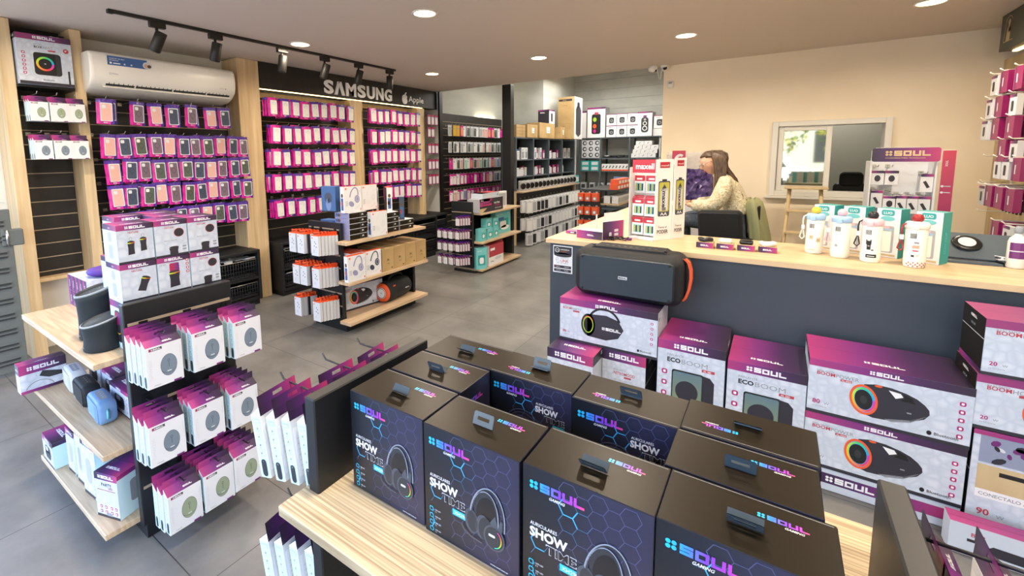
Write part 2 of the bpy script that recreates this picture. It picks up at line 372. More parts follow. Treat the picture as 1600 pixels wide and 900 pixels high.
def S(name, mb, **k): return mb.build(name, kind='structure', **k)
# ------------------------------------------------------------------ the room
b = MB(); b.box(-6.6, 2.6, -2.6, 11.2, -.08, 0, 'floor_tile'); S('floor', b)
b = MB(); b.box(-5.3, 2.1, -1.5, 6.17, 2.667, 2.80, 'ceiling_white'); S('ceiling', b)
b = MB(); b.box(-5.25, -5.10, .25, 6.17, 0, 2.80, 'white_paint')
for k in range(7): b.box(-5.10, -5.094, .28+.0, .86, .34*k+.25, .34*k+.256, 'ink_light')
S('wall_left', b)
b = MB(); b.box(1.96, 2.1, -1.5, 6.17, 0, 2.80, 'wall_cream'); S('wall_right', b)
# cream wall with its sliding window opening
b = MB(); WX0, WX1, WZ0, WZ1 = -.05, .895, 1.125, 1.90
b.box(-1.225, WX0, 6.17, 6.32, 0, 2.80, 'wall_cream'); b.box(WX1, 2.1, 6.17, 6.32, 0, 2.80, 'wall_cream')
b.box(WX0, WX1, 6.17, 6.32, 0, WZ0, 'wall_cream'); b.box(WX0, WX1, 6.17, 6.32, WZ1, 2.80, 'wall_cream'); S('wall_back', b)
w = empty('window_1', (0, 0, 0), kind='structure')
b = MB(); t = .035
for x0, x1, z0, z1 in ((WX0-.02, WX0+t, WZ0-.02, WZ1+.02), (WX1-t, WX1+.02, WZ0-.02, WZ1+.02), (WX0+t, WX1-t, WZ1-t, WZ1+.02), (WX0+t, WX1-t, WZ0-.02, WZ0+t)):
    b.box(x0, x1, 6.13, 6.34, z0, z1, 'white_alu', .004)
b.build('window_frame', w)
b = MB(); sx0, sx1 = WX0+.04, .455
for x0, x1, z0, z1 in ((sx0, sx0+.05, WZ0+t, WZ1-t), (sx1-.05, sx1, WZ0+t, WZ1-t), (sx0+.05, sx1-.05, WZ1-t-.05, WZ1-t), (sx0+.05, sx1-.05, WZ0+t, WZ0+t+.06)):
    b.box(x0, x1, 6.16, 6.20, z0, z1, 'white_alu', .004)
b.box(sx1-.085, sx1-.055, 6.205, 6.235, WZ0+t, WZ1-t, 'white_alu', .003)
b.build('window_sash', w)
mh('window_mirror', '8C9488', .03, metal=.0, spec=1.0, coat=1.0); M['window_mirror'].node_tree.nodes['Principled BSDF'].inputs['Metallic'].default_value = .85
b = MB(); b.box(sx0+.05, sx1-.05, 6.178, 6.184, WZ0+t+.06, WZ1-t-.05, 'window_mirror'); b.build('window_pane', w)
b = MB(); b.box(WX0-.06, WX1+.06, 6.11, 6.165, WZ0-.05, WZ0-.021, 'white_alu', .004); b.build('window_sill', w)
# office behind the window
b = MB(); b.box(-.9, 2.1, 8.6, 8.7, 0, 2.8, 'office_grey'); S('wall_office_far', b)
b = MB(); b.box(-1.1, -1.0, 6.33, 8.7, 0, 2.8, 'office_grey'); S('wall_office_left', b)
b = MB(); b.box(2.1, 2.2, 6.17, 8.7, 0, 2.8, 'office_grey'); S('wall_office_right', b)
b = MB(); b.box(-1.1, 2.2, 6.33, 8.7, 2.8, 2.9, 'ceiling_white'); S('ceiling_office', b)
# store room behind the shop
b = MB(); b.box(-5.05, -4.93, 6.18, 10.65, 0, 3.4, 'grey_render'); S('wall_store_left', b)
b = MB(); b.box(-4.93, -4.16, 8.75, 8.85, 0, 3.4, 'grey_render'); b.box(-4.16, -4.04, 8.75, 10.6, 0, 3.4, 'grey_render'); S('wall_store_step', b)
b = MB(); b.box(-4.04, -1.1, 10.5, 10.65, 0, 3.4, 'grey_render')
for k in range(9): b.box(-4.04, -1.1, 10.494, 10.5, 1.5+.22*k, 1.506+.22*k, 'ink_grey')
S('wall_store_far', b)
b = MB(); b.box(-1.225, -1.1, 6.33, 10.5, 0, 3.4, 'wall_cream'); S('wall_store_right', b)
b = MB(); b.box(-5.05, -1.1, 6.18, 10.65, 3.4, 3.5, 'ceiling_white'); S('ceiling_store', b)
b = MB(); b.box(-5.3, -1.2, 6.15, 6.18, 2.80, 3.5, 'ceiling_white'); S('trim_1', b)
b = MB(); b.box(-5.25, -4.74, 6.155, 6.2, 0, 2.66, 'white_paint'); S('trim_2', b)
b = MB(); b.box(-4.75, -4.715, 6.12, 6.2, 0, 2.66, 'black_edge'); S('trim_3', b)
b = MB(); b.box(-3.55, -3.40, 6.19, 6.30, 0, 2.665, 'black_edge', .004); S('trim_post', b)
# shop front behind the camera: piers and lintel around the wide opening
b = MB(); b.box(-5.25, 2.1, -1.62, -1.5, 2.62, 2.8, 'white_paint'); b.box(1.7, 2.1, -1.62, -1.5, 0, 2.62, 'white_paint'); S('wall_front', b)
# recessed ceiling lamps
pr = None
for i, (x, y) in enumerate(LAMPS):
    if pr is None:
        t = empty('ceiling_light', (x, y, 2.667)); b = MB(); b.lathe([(.085, 0), (.098, -.002), (.1, -.006), (.092, -.010), (.082, -.010), (.08, -.004)], 'lamp_rim', n=32); b.build('rim', t)
        b = MB(); b.lathe([(.079, -.004), (.079, -.0075), (.06, -.009)], 'lamp_glow', n=32); b.build('diffuser', t)
        t['category'] = 'ceiling light'; t['group'] = 'round recessed ceiling lights'; pr = t; o = t
    else: o = dup(pr, (x, y, 2.667))
    o['label'] = ['round glowing ceiling light nearest the first spotlights of the black track', 'large round ceiling light at the top middle, nearest the camera', 'added round ceiling light above the foreground headset cartons, out of the picture', 'added round ceiling light above the counter, out of the picture',
                  'small round ceiling light above the lit sign, beyond the track', 'round ceiling light second from left in the far row, near the store room', 'round ceiling light above the seated person', 'round ceiling light cut by the top edge, above the window wall'][i] if i < 8 else 'round ceiling light in the unseen row added over the shop front'
    L = area_light('lamp_light', (x, y, 2.652), (0, 0, 0), .15, .15, LAMP_W, WARM, 'DISK'); L.data.spread = radians(165)
# track with spotlights
t = empty('track_light', (-3.97, 2.8, 2.667), label='long black ceiling track carrying six black spotlights', category='track light')
b = MB(); b.box(-.018, .018, -1.47, 1.46, -.022, 0, 'track_black', .002); b.box(-.02, .02, -1.49, -1.45, -.028, 0, 'track_black', .003); b.build('rail', t)
for i, yy in enumerate((1.62, 2.06, 2.69, 3.19, 3.66, 4.16)):
    b = MB(); b.box(-.02, .02, -.05, .06, -.045, 0, 'track_black', .003); b.tube([(0, 0, -.04), (0, 0, -.085)], .011, 'track_black', 8)
    k = len(b.v); b.lathe([(.036, -.075), (.04, -.07), (.04, .075), (.036, .08)], 'track_black', n=20)
    b.lathe([(.03, -.0765), (.03, -.078)], 'dark_grey', n=16)
    b.xf(Matrix.Translation((0, 0, -.15)) @ Matrix.Rotation(radians([24, 12, 8, 16, 12, 2][i]), 4, 'Y') @ Matrix.Rotation(radians([-14, -6, -4, -10, -8, 0][i]), 4, 'X') @ Matrix.Translation((0, 0, 0)), k)
    b.build('spotlight', t, (0, yy-2.8, -.022))
# security cameras and alarm sensor
t = empty('security_camera', (-1.2, 6.10, 2.666), label='white dome camera with black lens at top corner of the cream wall', category='security camera', group='white dome cameras on the ceiling')
b = MB(); b.lathe([(.045, 0), (.05, -.005), (.05, -.03), (.04, -.04)], 'white_plastic', n=20); b.build('base', t)
b = MB(); b.lathe([(.012, -.075), (.03, -.07), (.042, -.045), (.045, -.03), (.03, -.02)], 'white_plastic', n=20); b.xf(Matrix.Rotation(radians(20), 4, 'X')); b.build('dome', t)
b = MB(); b.lathe([(.022, 0), (.024, .006), (.02, .012), (.01, .012)], 'black_plastic', n=16); b.xf(Matrix.Translation((.008, -.035, -.045)) @ Matrix.Rotation(radians(75), 4, 'X')); b.build('lens', t)
d = dup(t, (-1.335, 6.08, 2.666), radians(130), label='white dome camera hanging left of its twin, over the store room opening')
b = MB(); b.tube([(-1.30, 6.09, 2.655), (-1.28, 6.09, 2.58), (-1.26, 6.09, 2.50), (-1.245, 6.09, 2.50), (-1.24, 6.09, 2.58), (-1.225, 6.09, 2.65)], .004, 'white_plastic', 6)
b.build('camera_cable', label='thin white cable looping between the two ceiling cameras', category='cable')
b = MB(); b.box(-.035, .035, -.03, 0, 0, .085, 'white_plastic', .008); b.art((-.02, -.03, .05), (1, 0, 0), (0, 0, 1)).rect(0, 0, .04, .02, 'ink_grey')
b.build('motion_sensor', loc=(-1.14, 6.165, 2.39), label='small white motion sensor high on the cream wall', category='sensor')
# ------------------------------------------------------------------ left wall display furniture
XF = -4.786
UPL = ['narrow oak framed wall bay with slatted panel at the far left', 'wide slatted wall bay under the air conditioner, with oak pillar', 'lit slatted wall bay left of the middle oak upright, under the sign', 'lit slatted wall bay right of the middle oak upright, under the fruit emblem', 'narrow slatted wall bay beside the white pilaster']
UPS = [empty('slatted_display_unit', (0, 0, 0), label=l, category='display unit', group='slatted wall display bays') for l in UPL]
for k, y0, y1, z1 in ((0, .875, .955, 2.664), (0, 1.305, 1.38, 2.664), (1, 2.69, 2.937, 2.664), (2, 4.235, 4.46, 2.362), (3, 5.63, 5.80, 2.362)):
    b = MB(); b.box(-5.09, XF, y0, y1, 0, z1, 'oak_upright', .003); b.build('upright', UPS[k])
for k, (y0, y1, z0, z1) in enumerate(((.957, 1.303, .62, 2.664), (1.382, 2.688, .45, 2.30), (2.939, 4.233, .45, 2.36), (4.462, 5.628, .45, 2.36), (5.802, 6.12, .45, 2.36))):
    b = MB(); b.box(-5.09, -5.045, y0, y1, z0, z1, 'slat_dark'); z = z0+.05
    while z < z1-.02: b.box(-5.046, -5.042, y0+.002, y1-.002, z-.004, z+.004, 'slat_line'); z += .118
    b.build('slat_panel', UPS[k])
b = MB(); b.box(-5.09, -5.0, 2.939, 4.233, 2.3, 2.36, 'oak_upright'); b.build('top_rail', UPS[2]); b = MB(); b.box(-5.09, -5.0, 4.462, 5.628, 2.3, 2.36, 'oak_upright'); b.build('top_rail', UPS[3])
b = MB(); b.box(-5.03, XF+.02, .957, 1.303, 2.165, 2.185, 'black_edge', .003); b.build('shelf', UPS[0])
b = MB(); b.box(-5.05, -4.95, .957, 1.303, .60, .63, 'oak_upright', .003); b.build('bottom_rail', UPS[0])
# sign fascia
SG = empty('shop_sign', (0, 0, 0), label='long dark fascia sign with white brand lettering above the phone case displays', category='sign')
b = MB(); b.box(-4.95, -4.782, 2.941, 6.13, 2.372, 2.664, 'board_dark' if 0 else 'slat_dark', .002); b.build('fascia_board', SG)
b = MB(); b.box(-4.80, -4.79, 2.945, 5.75, 2.362, 2.3715, 'led_glow'); b.build('led_strip', SG)
b = MB(); A = b.art((-4.782, 0, 0), (0, 1, 0), (0, 0, 1))
x, z0, z1, w = 3.81, 2.405, 2.578, .148
for ch in 'SAMSUNG':
    if ch == 'A':
        for q in ([(x-.012, z0), (x+.034, z0), (x+w*.5+.006, z1), (x+w*.5-.028, z1)], [(x+w-.034, z0), (x+w+.012, z0), (x+w*.5+.028, z1), (x+w*.5-.022, z1)]): b.prism(q, 'sign_white', -4.7815, -4.766, 'x')
        x += w+.034; continue
    vs, fs, gw, gh = glyph3(ch, .035, .05); lw = w*(1.18 if ch == 'M' else 1); kx, kz = lw/gw, (z1-z0)/gh; k = len(b.v)
    b.v += [(-4.774+v[2]*.14, x+v[0]*kx, z0+v[1]*kz) for v in vs]
    for f in fs: b.face([k+i for i in f], 'sign_white')
    x += lw+.026
b.build('brand_letters', SG)
b = MB()      # fruit mark: body with bite, leaf
cx, cz = 5.325, 2.468; pts = []
for i in range(40):
    a = 2*pi*i/40; r = .062*(1+.08*cos(2*a+pi)+.10*max(0, 1-abs(a-pi/2)/.5)*-1.2+.05*max(0, 1-abs(a-3*pi/2)/.4)*-1.2)
    pts.append([cx+r*cos(a)*1.0, cz+r*sin(a)*1.12])
for p in pts:
    d = math.hypot(p[0]-(cx+.078), p[1]-(cz+.012))
    if d < .036: p[0] = cx+.078-math.sqrt(max(0, .036**2-(p[1]-cz-.012)**2))
b.prism(pts, 'sign_white', -4.7815, -4.768, 'x')
b.prism([(cx+.002, cz+.062), (cx+.022, cz+.068), (cx+.036, cz+.09), (cx+.036, cz+.108), (cx+.014, cz+.096), (cx+.003, cz+.08)], 'sign_white', -4.7815, -4.768, 'x')
A = b.art((-4.780, 0, 0), (0, 1, 0), (0, 0, 1)); A.text('Apple', 5.42, 2.412, .118, 'sign_white', 1, w=.36)
b.build('brand_emblem', SG)
# hooks of the wall display are built with the goods below
HK = {}
def hook_wall(parent, x0, y, z, ln=.36, up=.03, m='hook_metal'):
    if (ln, m) not in HK:
        b = MB(); b.tube([(0, 0, 0), (ln*.9, 0, .004), (ln, 0, up)], .0035, m, 6); b.box(-.002, .004, -.012, .012, -.02, .02, m); HK[(ln, m)] = b.mesh('hook')
    o = bpy.data.objects.new('hook', HK[(ln, m)]); COL.objects.link(o); o.parent = parent; o.location = (x0, y, z); return o
# low black cabinets with wire baskets
def cabinet(loc, w, d, h, label, back_d=0):     # local: front -x... built facing +x, width along y
    t = empty('low_cabinet', loc, label=label, category='cabinet', group='low black basket cabinets along the left wall')
    b = MB(); e = .03
    b.box(-d, 0, 0, w, h-.03, h, 'black_matte', .003); b.box(-d, 0, 0, e, .06, h-.03, 'black_matte', .002); b.box(-d, 0, w-e, w, .06, h-.03, 'black_matte', .002)
    b.box(-d, -.01, e, w-e, .06, .09, 'black_matte'); b.box(-d, -d+.015, e, w-e, .09, h-.03, 'black_matte'); b.box(-d+.03, -.03, .02, w-.02, 0, .06, 'black_matte')
    b.box(-d+.015, -.005, w/2-.015, w/2+.015, .09, h-.03, 'black_matte') if w > .9 else None
    b.box(-d+.015, -.005, e, w-e, h/2-.012, h/2+.012, 'black_matte'); b.build('body', t)
    n = 2 if w > .9 else 1
    for k in range(n):
        ya = e+.02+(w/2 if n == 2 and k else 0); yb = (w/2-.02 if n == 2 and not k else w-e-.015)
        for za, zb in ((.11, h/2-.05), (h/2+.02, h-.10)):
            b = MB(); y = ya
            while y <= yb: b.tube([(-.012, y, za), (-.012, y, zb)], .002, 'dark_grey', 4); y += .028
            z = za
            while z <= zb: b.tube([(-.012, ya, z), (-.012, yb, z)], .002, 'dark_grey', 4); z += .04
            b.tube([(-.012, ya, zb), (-.012, yb, zb)], .004, 'hook_metal', 5); b.box(-d+.05, -.03, ya, yb, za, za+.008, 'dark_grey')
            b.build('wire_basket', t)
    return t
cabinet((-4.60, 1.45, 0), 1.26, .44, .61, 'wide black cabinet with wire baskets below the slatted bay with the air conditioner')
cabinet((-4.60, 2.965, 0), 1.20, .44, .63, 'black basket cabinet below the lit phone case bay, just right of the oak pillar')
cabinet((-4.45, 4.52, 0), 1.14, .58, .645, 'black basket cabinet beyond the headphone gondola, nearer of the far pair')
cabinet((-4.60, 5.72, 0), .42, .44, .63, 'narrow black cabinet before the white pilaster at the store room opening')
# clear plastic bag goods seen in the basket tops
def mess(name, x0, x1, y0, y1, z, n, mats, parent=None, sz=.05, **tags):
    b = MB(); rr = random.Random(int(abs(x0*100+y0*10)))
    for i in range(n):
        x, y = rr.uniform(x0, x1), rr.uniform(y0, y1); k = len(b.v); s = sz*rr.uniform(.6, 1.3)
        b.box(-s, s, -s*.6, s*.6, -s*.15, s*.15, rr.choice(mats), s*.08)
        b.xf(Matrix.Translation((x, y, z+rr.uniform(0, .02))) @ Matrix.Rotation(rr.uniform(0, 3.1), 4, 'Z') @ Matrix.Rotation(rr.uniform(-.35, .35), 4, 'X'), k)
    return b.build(name, parent, **tags)
mess('bagged_accessories', -4.93, -4.66, 1.52, 2.64, .50, 60, ['ink_white', 'white_card', 'film', 'ink_light'], kind='stuff', label='heap of white bagged accessories in the upper basket of the wide cabinet', category='accessories')
mess('bagged_accessories', -4.92, -4.66, 3.02, 4.1, .53, 50, ['pouch_magenta', 'pouch_purple', 'ink_white', 'black_matte'], kind='stuff', label='heap of purple and white pouches in the basket right of the oak pillar', category='accessories')
mess('bagged_accessories', -4.92, -4.66, 3.02, 4.1, .17, 46, ['pouch_purple', 'ink_white', 'black_matte', 'pouch_purple'], kind='stuff', label='purple and white packs in the lower basket right of the oak pillar', category='accessories')
mess('bagged_accessories', -4.9, -4.55, 4.62, 5.55, .44, 40, ['ink_light', 'dark_grey', 'film', 'black_matte'], kind='stuff', label='grey bagged cables in the basket of the far cabinet', category='accessories')
# air conditioner
t = empty('air_conditioner', (-4.785, 1.365, 2.155), label='white split air conditioner with blue sticker above the slatted display bay', category='air conditioner')
b = MB(); prof = [(-.25, .0), (-.08, .0), (.02, .012), (.10, .045), (.165, .10), (.185, .15), (.19, .22), (.18, .30), (.165, .325), (.13, .335), (-.25, .335)]
def ext(mb, prof, y0, y1, m, inset=.02):
    for (ya, ka) in ((y0, .93), (y0+inset, 1.0)): pass
    rings = []
    for y, kk in ((y0, .94), (y0+.012, .985), (y0+.03, 1), (y1-.03, 1), (y1-.012, .985), (y1, .94)):
        k = len(mb.v); rings.append(k); mb.v += [(px*kk if px > 0 else px, y, .168+(pz-.168)*kk) for px, pz in prof]
    n = len(prof)
    for a, c in zip(rings, rings[1:]):
        for j in range(n): mb.face((a+j, a+(j+1) % n, c+(j+1) % n, c+j)[::-1], m, None, True)
    mb.face([rings[0]+j for j in range(n)], m); mb.face([rings[-1]+j for j in range(n)][::-1], m)
ext(b, prof, 0, 1.20, 'white_plastic'); b.build('housing', t)
b = MB(); k = len(b.v)
b.box(-.001, .003, .11, 1.15, -.022, .022, 'dark_grey')
for y in (.32, .62, .92): b.box(.002, .012, y-.004, y+.004, -.02, .02, 'white_plastic')
for i in range(30): b.box(.003, .006, .13+i*.034, .134+i*.034, -.018, .014, 'black_matte')
b.box(.002, .022, .09, 1.16, -.032, -.024, 'white_plastic', .002)
b.xf(Matrix.Translation((.142, 0, .085)) @ Matrix.Rotation(radians(38), 4, 'Y'), k); b.build('air_outlet', t)
b = MB(); A = b.art((.1895, .10, .185), (0, 1, 0), (-.02, 0, 1)); A.up(3); A.rect(.02, .045, .29, .075, 'photo_blue'); A.up(); A.ell(.31, .075, .035, .03, 'ink_light'); A.up(); A.ell(.30, .072, .014, .016, 'skin'); A.ell(.325, .07, .016, .014, 'ink_brown')
A.text('INVERTER 20% MAS', .035, .095, .009, 'ink_white', 1); A.text('EFICIENCIA', .035, .08, .009, 'ink_white', 1); A.rect(.035, .055, .015, .015, 'ink_white'); A.rect(.06, .057, .05, .009, 'ink_white'); A.ell(.14, .062, .007, .007, 'ink_light'); A.ell(.19, .062, .007, .007, 'ink_light')
b.build('sticker', t)
b = MB(); A = b.art((.188, .10, .12), (0, 1, 0), (0, 0, 1)); A.up(3); A.ring(.035, .04, .008, .008, .002, 'ink_grey', 16); A.text('Midea', .048, .034, .012, 'ink_grey'); A.text('INVERTER', .93, .012, .007, 'ink_grey'); A.ell(.99, .015, .005, .005, 'dark_grey'); b.build('logo', t)
# louvred grey shutter leaf folded beside the entrance
t = empty('roller_shutter', (-4.62, .30, 0), label='grey louvred metal shutter leaf standing at the entrance on the far left', category='shutter')
b = MB(); b.box(-.045, 0, 0, .50, .03, 1.25, 'shutter_grey', .004)
for k in range(10):
    z = .09+k*.115
    for dz in (0, .03): b.box(-.002, .008, .04, .46, z+dz, z+dz+.012, 'dark_grey'); b.box(0, .012, .035, .465, z+dz+.013, z+dz+.02, 'shutter_grey')
b.build('leaf', t)
b = MB(); b.box(-.05, .012, .44, .56, .98, 1.10, 'shutter_grey', .006); b.tube([(.015, .47, .98), (.015, .47, 1.1)], .01, 'chrome', 8); b.build('hinge', t)
b = MB(); A = b.art((.013, .12, .60), (0, 1, 0), (0, 0, 1)); A.ell(.09, .05, .08, .05, 'ink_grey'); A.up(); A.text('SEGURIDAD', .03, .04, .016, 'dark_grey'); b.build('worn_sticker', t)
t.rotation_euler = (0, 0, radians(0))
b = MB(); b.box(-5.25, -4.3, -1.5, .25, 0, .012, 'white_paint', .003); S('trim_threshold', b)

# ------------------------------------------------------------------ gondolas
GH = .02
def gondola(name, x0, x1, y0, y1, shelves, front, panels, woodm, label, backx=None, base=True, tags={}):
    """shelves: (z_top, x0, x1, y0, y1); panels: end panels (x0,x1,y0,y1,z0,z1, groove faces)"""
    t = empty('display_gondola', (0, 0, 0), label=label, category='display gondola', group='low oak and black display gondolas', **tags)
    for z, a, bb, c, d in shelves:
        m = MB(); m.box(a, bb, c, d, z-.026, z, woodm, .0025); m.build('shelf', t)
    for a, bb, c, d, z0, z1, fx in panels:
        m = MB(); m.box(a, bb, c, d, z0, z1, 'black_panel', .003)
        z = z0+.17
        while z < z1-.05:
            if fx == 'x+': m.box(bb, bb+.002, c+.012, d-.01, z-.006, z+.006, 'slat_line')
            if fx == 'x-': m.box(a-.002, a, c+.01, d-.01, z-.006, z+.006, 'slat_line')
            if fx == 'y-': m.box(a+.01, bb-.01, c-.002, c, z-.006, z+.006, 'slat_line')
            z += .118
        m.build('end_panel' if fx else 'back_panel', t)
    return t
# left gondola: shelves face the entrance, mouse packs hang on its right end panel
G1 = gondola('g1', 0, 0, 0, 0, [(.805, -3.20, -2.153, .55, 1.08), (.42, -3.16, -2.153, .55, 1.05), (.09, -3.05, -2.153, .53, 1.05)], None,
    [(-2.15, -2.112, .65, 1.085, .06, 1.022, 'x+'), (-3.0, -2.153, 1.055, 1.08, .06, .778, '')], 'oak_shelf_x',
    'left gondola with oak shelves of speakers and mouse packs hanging on its black end panel')
b = MB(); b.box(-3.0, -2.112, .66, 1.07, 0, .062, 'black_panel', .002); b.build('plinth', G1)
# centre gondola
G2 = gondola('g2', 0, 0, 0, 0, [(.85, -3.60, -3.06, 2.685, 3.70), (.49, -3.60, -3.04, 2.685, 3.68), (.12, -3.60, -3.05, 2.685, 3.70)], None,
    [(-3.64, -3.19, 2.645, 2.683, .07, 1.005, 'y-'), (-3.64, -3.19, 3.62, 3.65, .122, .46, ''), (-3.64, -3.605, 2.685, 3.62, .07, .94, '')], 'oak_shelf_y',
    'centre gondola with oak shelves of headphone boxes and orange-topped packs on its end')
b = MB(); b.box(-3.62, -3.17, 2.66, 3.62, 0, .09, 'black_panel', .002); b.build('plinth', G2)
for o, (z, xf) in zip([c for c in G2.children if c.name.startswith('shelf')], ((.85, -3.06), (.49, -3.04), (.12, -3.05))):
    b = MB(); b.prism([(-3.60, 2.685), (-3.186, 2.685), (-3.186, 2.60), (xf, 2.60), (xf, 3.69), (-3.60, 3.69)], 'oak_shelf_y', z-.026, z); o.data = b.mesh('shelf')
# far gondola
G3 = gondola('g3', 0, 0, 0, 0, [(.825, -3.62, -3.20, 5.03, 6.15), (.43, -3.62, -3.20, 5.03, 6.16), (.055, -3.62, -3.20, 5.03, 6.16)], None,
    [(-3.67, -3.325, 4.985, 5.025, .07, .975, 'y-'), (-3.63, -3.32, 6.09, 6.13, .07, .80, ''), (-3.67, -3.625, 5.03, 6.13, .07, .78, '')], 'oak_shelf_y',
    'far gondola with router boxes and a keyboard carton, cable packs on its end panel')
b = MB(); b.box(-3.65, -3.30, 5.0, 6.12, 0, .03, 'black_panel', .002); b.build('plinth', G3)
# foreground gondola
G4 = gondola('g4', 0, 0, 0, 0, [(.79, -.92, .215, .545, 1.23), (.40, -.86, .16, .60, 1.05), (.09, -.86, .16, .60, 1.05)], None,
    [(-.905, -.868, .62, 1.045, .06, 1.03, 'x-'), (.172, .209, .66, 1.01, .06, 1.03, 'x+')], 'zebrano_x',
    'foreground gondola with a zebrano top shelf between two black end panels')
b = MB(); b.box(-.868, .172, .66, 1.02, 0, .064, 'black_panel', .002); b.build('plinth', G4)

# ------------------------------------------------------------------ counter
t = empty('sales_counter', (0, 0, 0), label='long L-shaped sales counter with oak top and slate grey front', category='counter')
b = MB(); b.prism([(-1.341, 2.960), (1.9, 2.960), (1.9, 3.60), (-.905, 3.60), (-.905, 5.40), (-1.341, 5.40)], 'oak_counter', .97, 1.0); b.build('worktop', t)
b = MB(); b.box(-1.317, 1.85, 2.985, 3.015, 0, .969, 'counter_front', .002); b.build('front_panel', t)
b = MB(); b.box(-1.317, -1.287, 3.015, 5.35, 0, .969, 'counter_front', .002); b.build('side_panel', t)
b = MB(); b.box(-1.287, 1.85, 3.015, 3.52, .04, .07, 'dark_grey'); b.box(-1.287, 1.85, 3.015, 3.52, .5, .53, 'dark_grey'); b.box(1.82, 1.85, 3.015, 3.52, .07, .969, 'dark_grey'); b.build('inner_shelf', t)
b = MB(); b.box(-1.292, -1.147, 2.980, 2.984, .757, .952, 'ink_white', .001)
A = b.art((-1.292, 2.980, .757), (1, 0, 0), (0, 0, 1)); A.rrect(.004, .004, .137, .187, .008, 'ink_white'); A.up(); A.rect(.006, .135, .133, .054, 'carton_dark'); A.ell(.072, .13, .066, .016, 'carton_dark'); A.up()
A.ring(.032, .163, .017, .017, .003, 'ink_white', 18); A.text('GUIA', .022, .159, .007, 'ink_white', 1); A.text('HIPERMEGA', .056, .164, .009, 'ink_white', 1); A.text('ACCESORIOS', .056, .153, .006, 'orange', 1)
A.text('SOLICITE TU', .055, .103, .008, 'ink_grey', 1); A.text('LINK', .058, .078, .02, 'ink_red', 1, w=.06); A.text('DE COMPRAS', .055, .066, .007, 'ink_grey', 1)
A.line([(.015, .095), (.022, .095), (.028, .075), (.044, .075), (.048, .09)], .002, 'ink_grey'); A.ell(.03, .068, .003, .003, 'ink_grey'); A.ell(.042, .068, .003, .003, 'ink_grey'); A.ring(.033, .10, .008, .012, .002, 'ink_grey', 14)
A.rect(.008, .034, .128, .02, 'carton_dark'); A.rect(.008, .008, .128, .02, 'carton_dark'); A.up(); A.ell(.015, .045, .004, .004, 'ink_red'); A.text('DEBITO', .024, .041, .006, 'ink_white'); A.text('CREDITO', .085, .041, .006, 'ink_white'); A.text('CUOTAS', .024, .015, .006, 'ink_white'); A.text('ONLINE', .085, .015, .006, 'ink_white')
b.build('payment_sticker', t)
# ------------------------------------------------------------------ printed speaker pictures
def pic_boom(A, cx, cy, s, handle=True):      # barrel speaker with glowing ring, drawn in print
    A.up(); pts = [(-.36, -.27), (-.20, -.31), (.05, -.29), (.30, -.22), (.47, -.12), (.53, -.02), (.52, .06), (.46, .14), (.36, .22), (.22, .28), (.02, .33), (-.2, .34), (-.36, .30)]
    A.poly([(cx+s*x, cy+s*y) for x, y in pts], 'carton_dark'); A.poly([(cx-s*.05, cy-s*.28), (cx+s*.28, cy-s*.2), (cx+s*.5, cy-s*.06), (cx+s*.3, cy-s*.24), (cx+s*.05, cy-s*.31)], 'ink_grey')
    A.up(); A.ell(cx-s*.35, cy-s*.0, s*.20, s*.29, 'orange', 30, .16); A.up(); A.ell(cx-s*.35, cy, s*.165, s*.245, 'g_ring', 30, .16); A.up(); A.ring(cx-s*.35, cy, s*.165, s*.235, s*.035, 'g_ring', 30, rot=.16); A.ell(cx-s*.35, cy, s*.125, s*.19, 'ink_black', 28, .16); A.up(); A.ell(cx-s*.35, cy, s*.05, s*.08, 'dark_grey', 16, .16)
    if handle: A.l -= 2; A.poly([(cx-s*.02, cy+s*.28), (cx+s*.14, cy+s*.26), (cx+s*.18, cy+s*.20), (cx+s*.08, cy+s*.15)], 'ink_white'); A.poly([(cx+s*.17, cy+s*.26), (cx+s*.30, cy+s*.21), (cx+s*.34, cy+s*.12), (cx+s*.14, cy+s*.13), (cx+s*.20, cy+s*.19)], 'hole_dark'); A.ell(cx-s*.16, cy+s*.315, s*.055, s*.022, 'orange', 12); A.l += 2
    A.rect(cx+s*.24, cy-s*.08, s*.06, s*.025, 'ink_grey')
mh('hole_dark', '0A0B0D', .6)
def pic_round(A, cx, cy, s):
    A.up(); A.ring(cx+s*.05, cy+s*.05, s*.40, s*.42, s*.05, 'ink_black', 24, 20, 160); A.poly([(cx-s*.35, cy-s*.28), (cx+s*.1, cy-s*.30), (cx+s*.38, cy-s*.2), (cx+s*.5, cy+s*.02), (cx+s*.38, cy+s*.22), (cx+s*.1, cy+s*.3), (cx-s*.35, cy+s*.26)], 'carton_dark')
    A.ell(cx-s*.33, cy, s*.17, s*.27, 'ink_black', 24); A.up(); A.ring(cx-s*.33, cy, s*.13, s*.2, s*.022, 'lime', 24); A.ring(cx-s*.33, cy, s*.14, s*.215, s*.016, 'orange', 12, 30, 150); A.soul(cx+s*.0, cy-s*.06, s*.07, 'ink_white')
def pic_tower(A, x, y, w, h):
    A.up(); A.poly([(x+w*.72, y), (x+w, y+h*.05), (x+w, y+h*.88), (x+w*.90, y+h*.97), (x+w*.62, y+h), (x+w*.7, y+h*.9)], 'carton_dark'); A.rrect(x, y, w*.76, h, w*.06, 'ink_black'); A.up(); A.rrect(x+w*.03, y+h*.02, w*.69, h*.95, w*.05, 'g_eco'); A.up(); A.ell(x+w*.37, y+h*.60, w*.27, w*.29, 'carton_dark', 28)
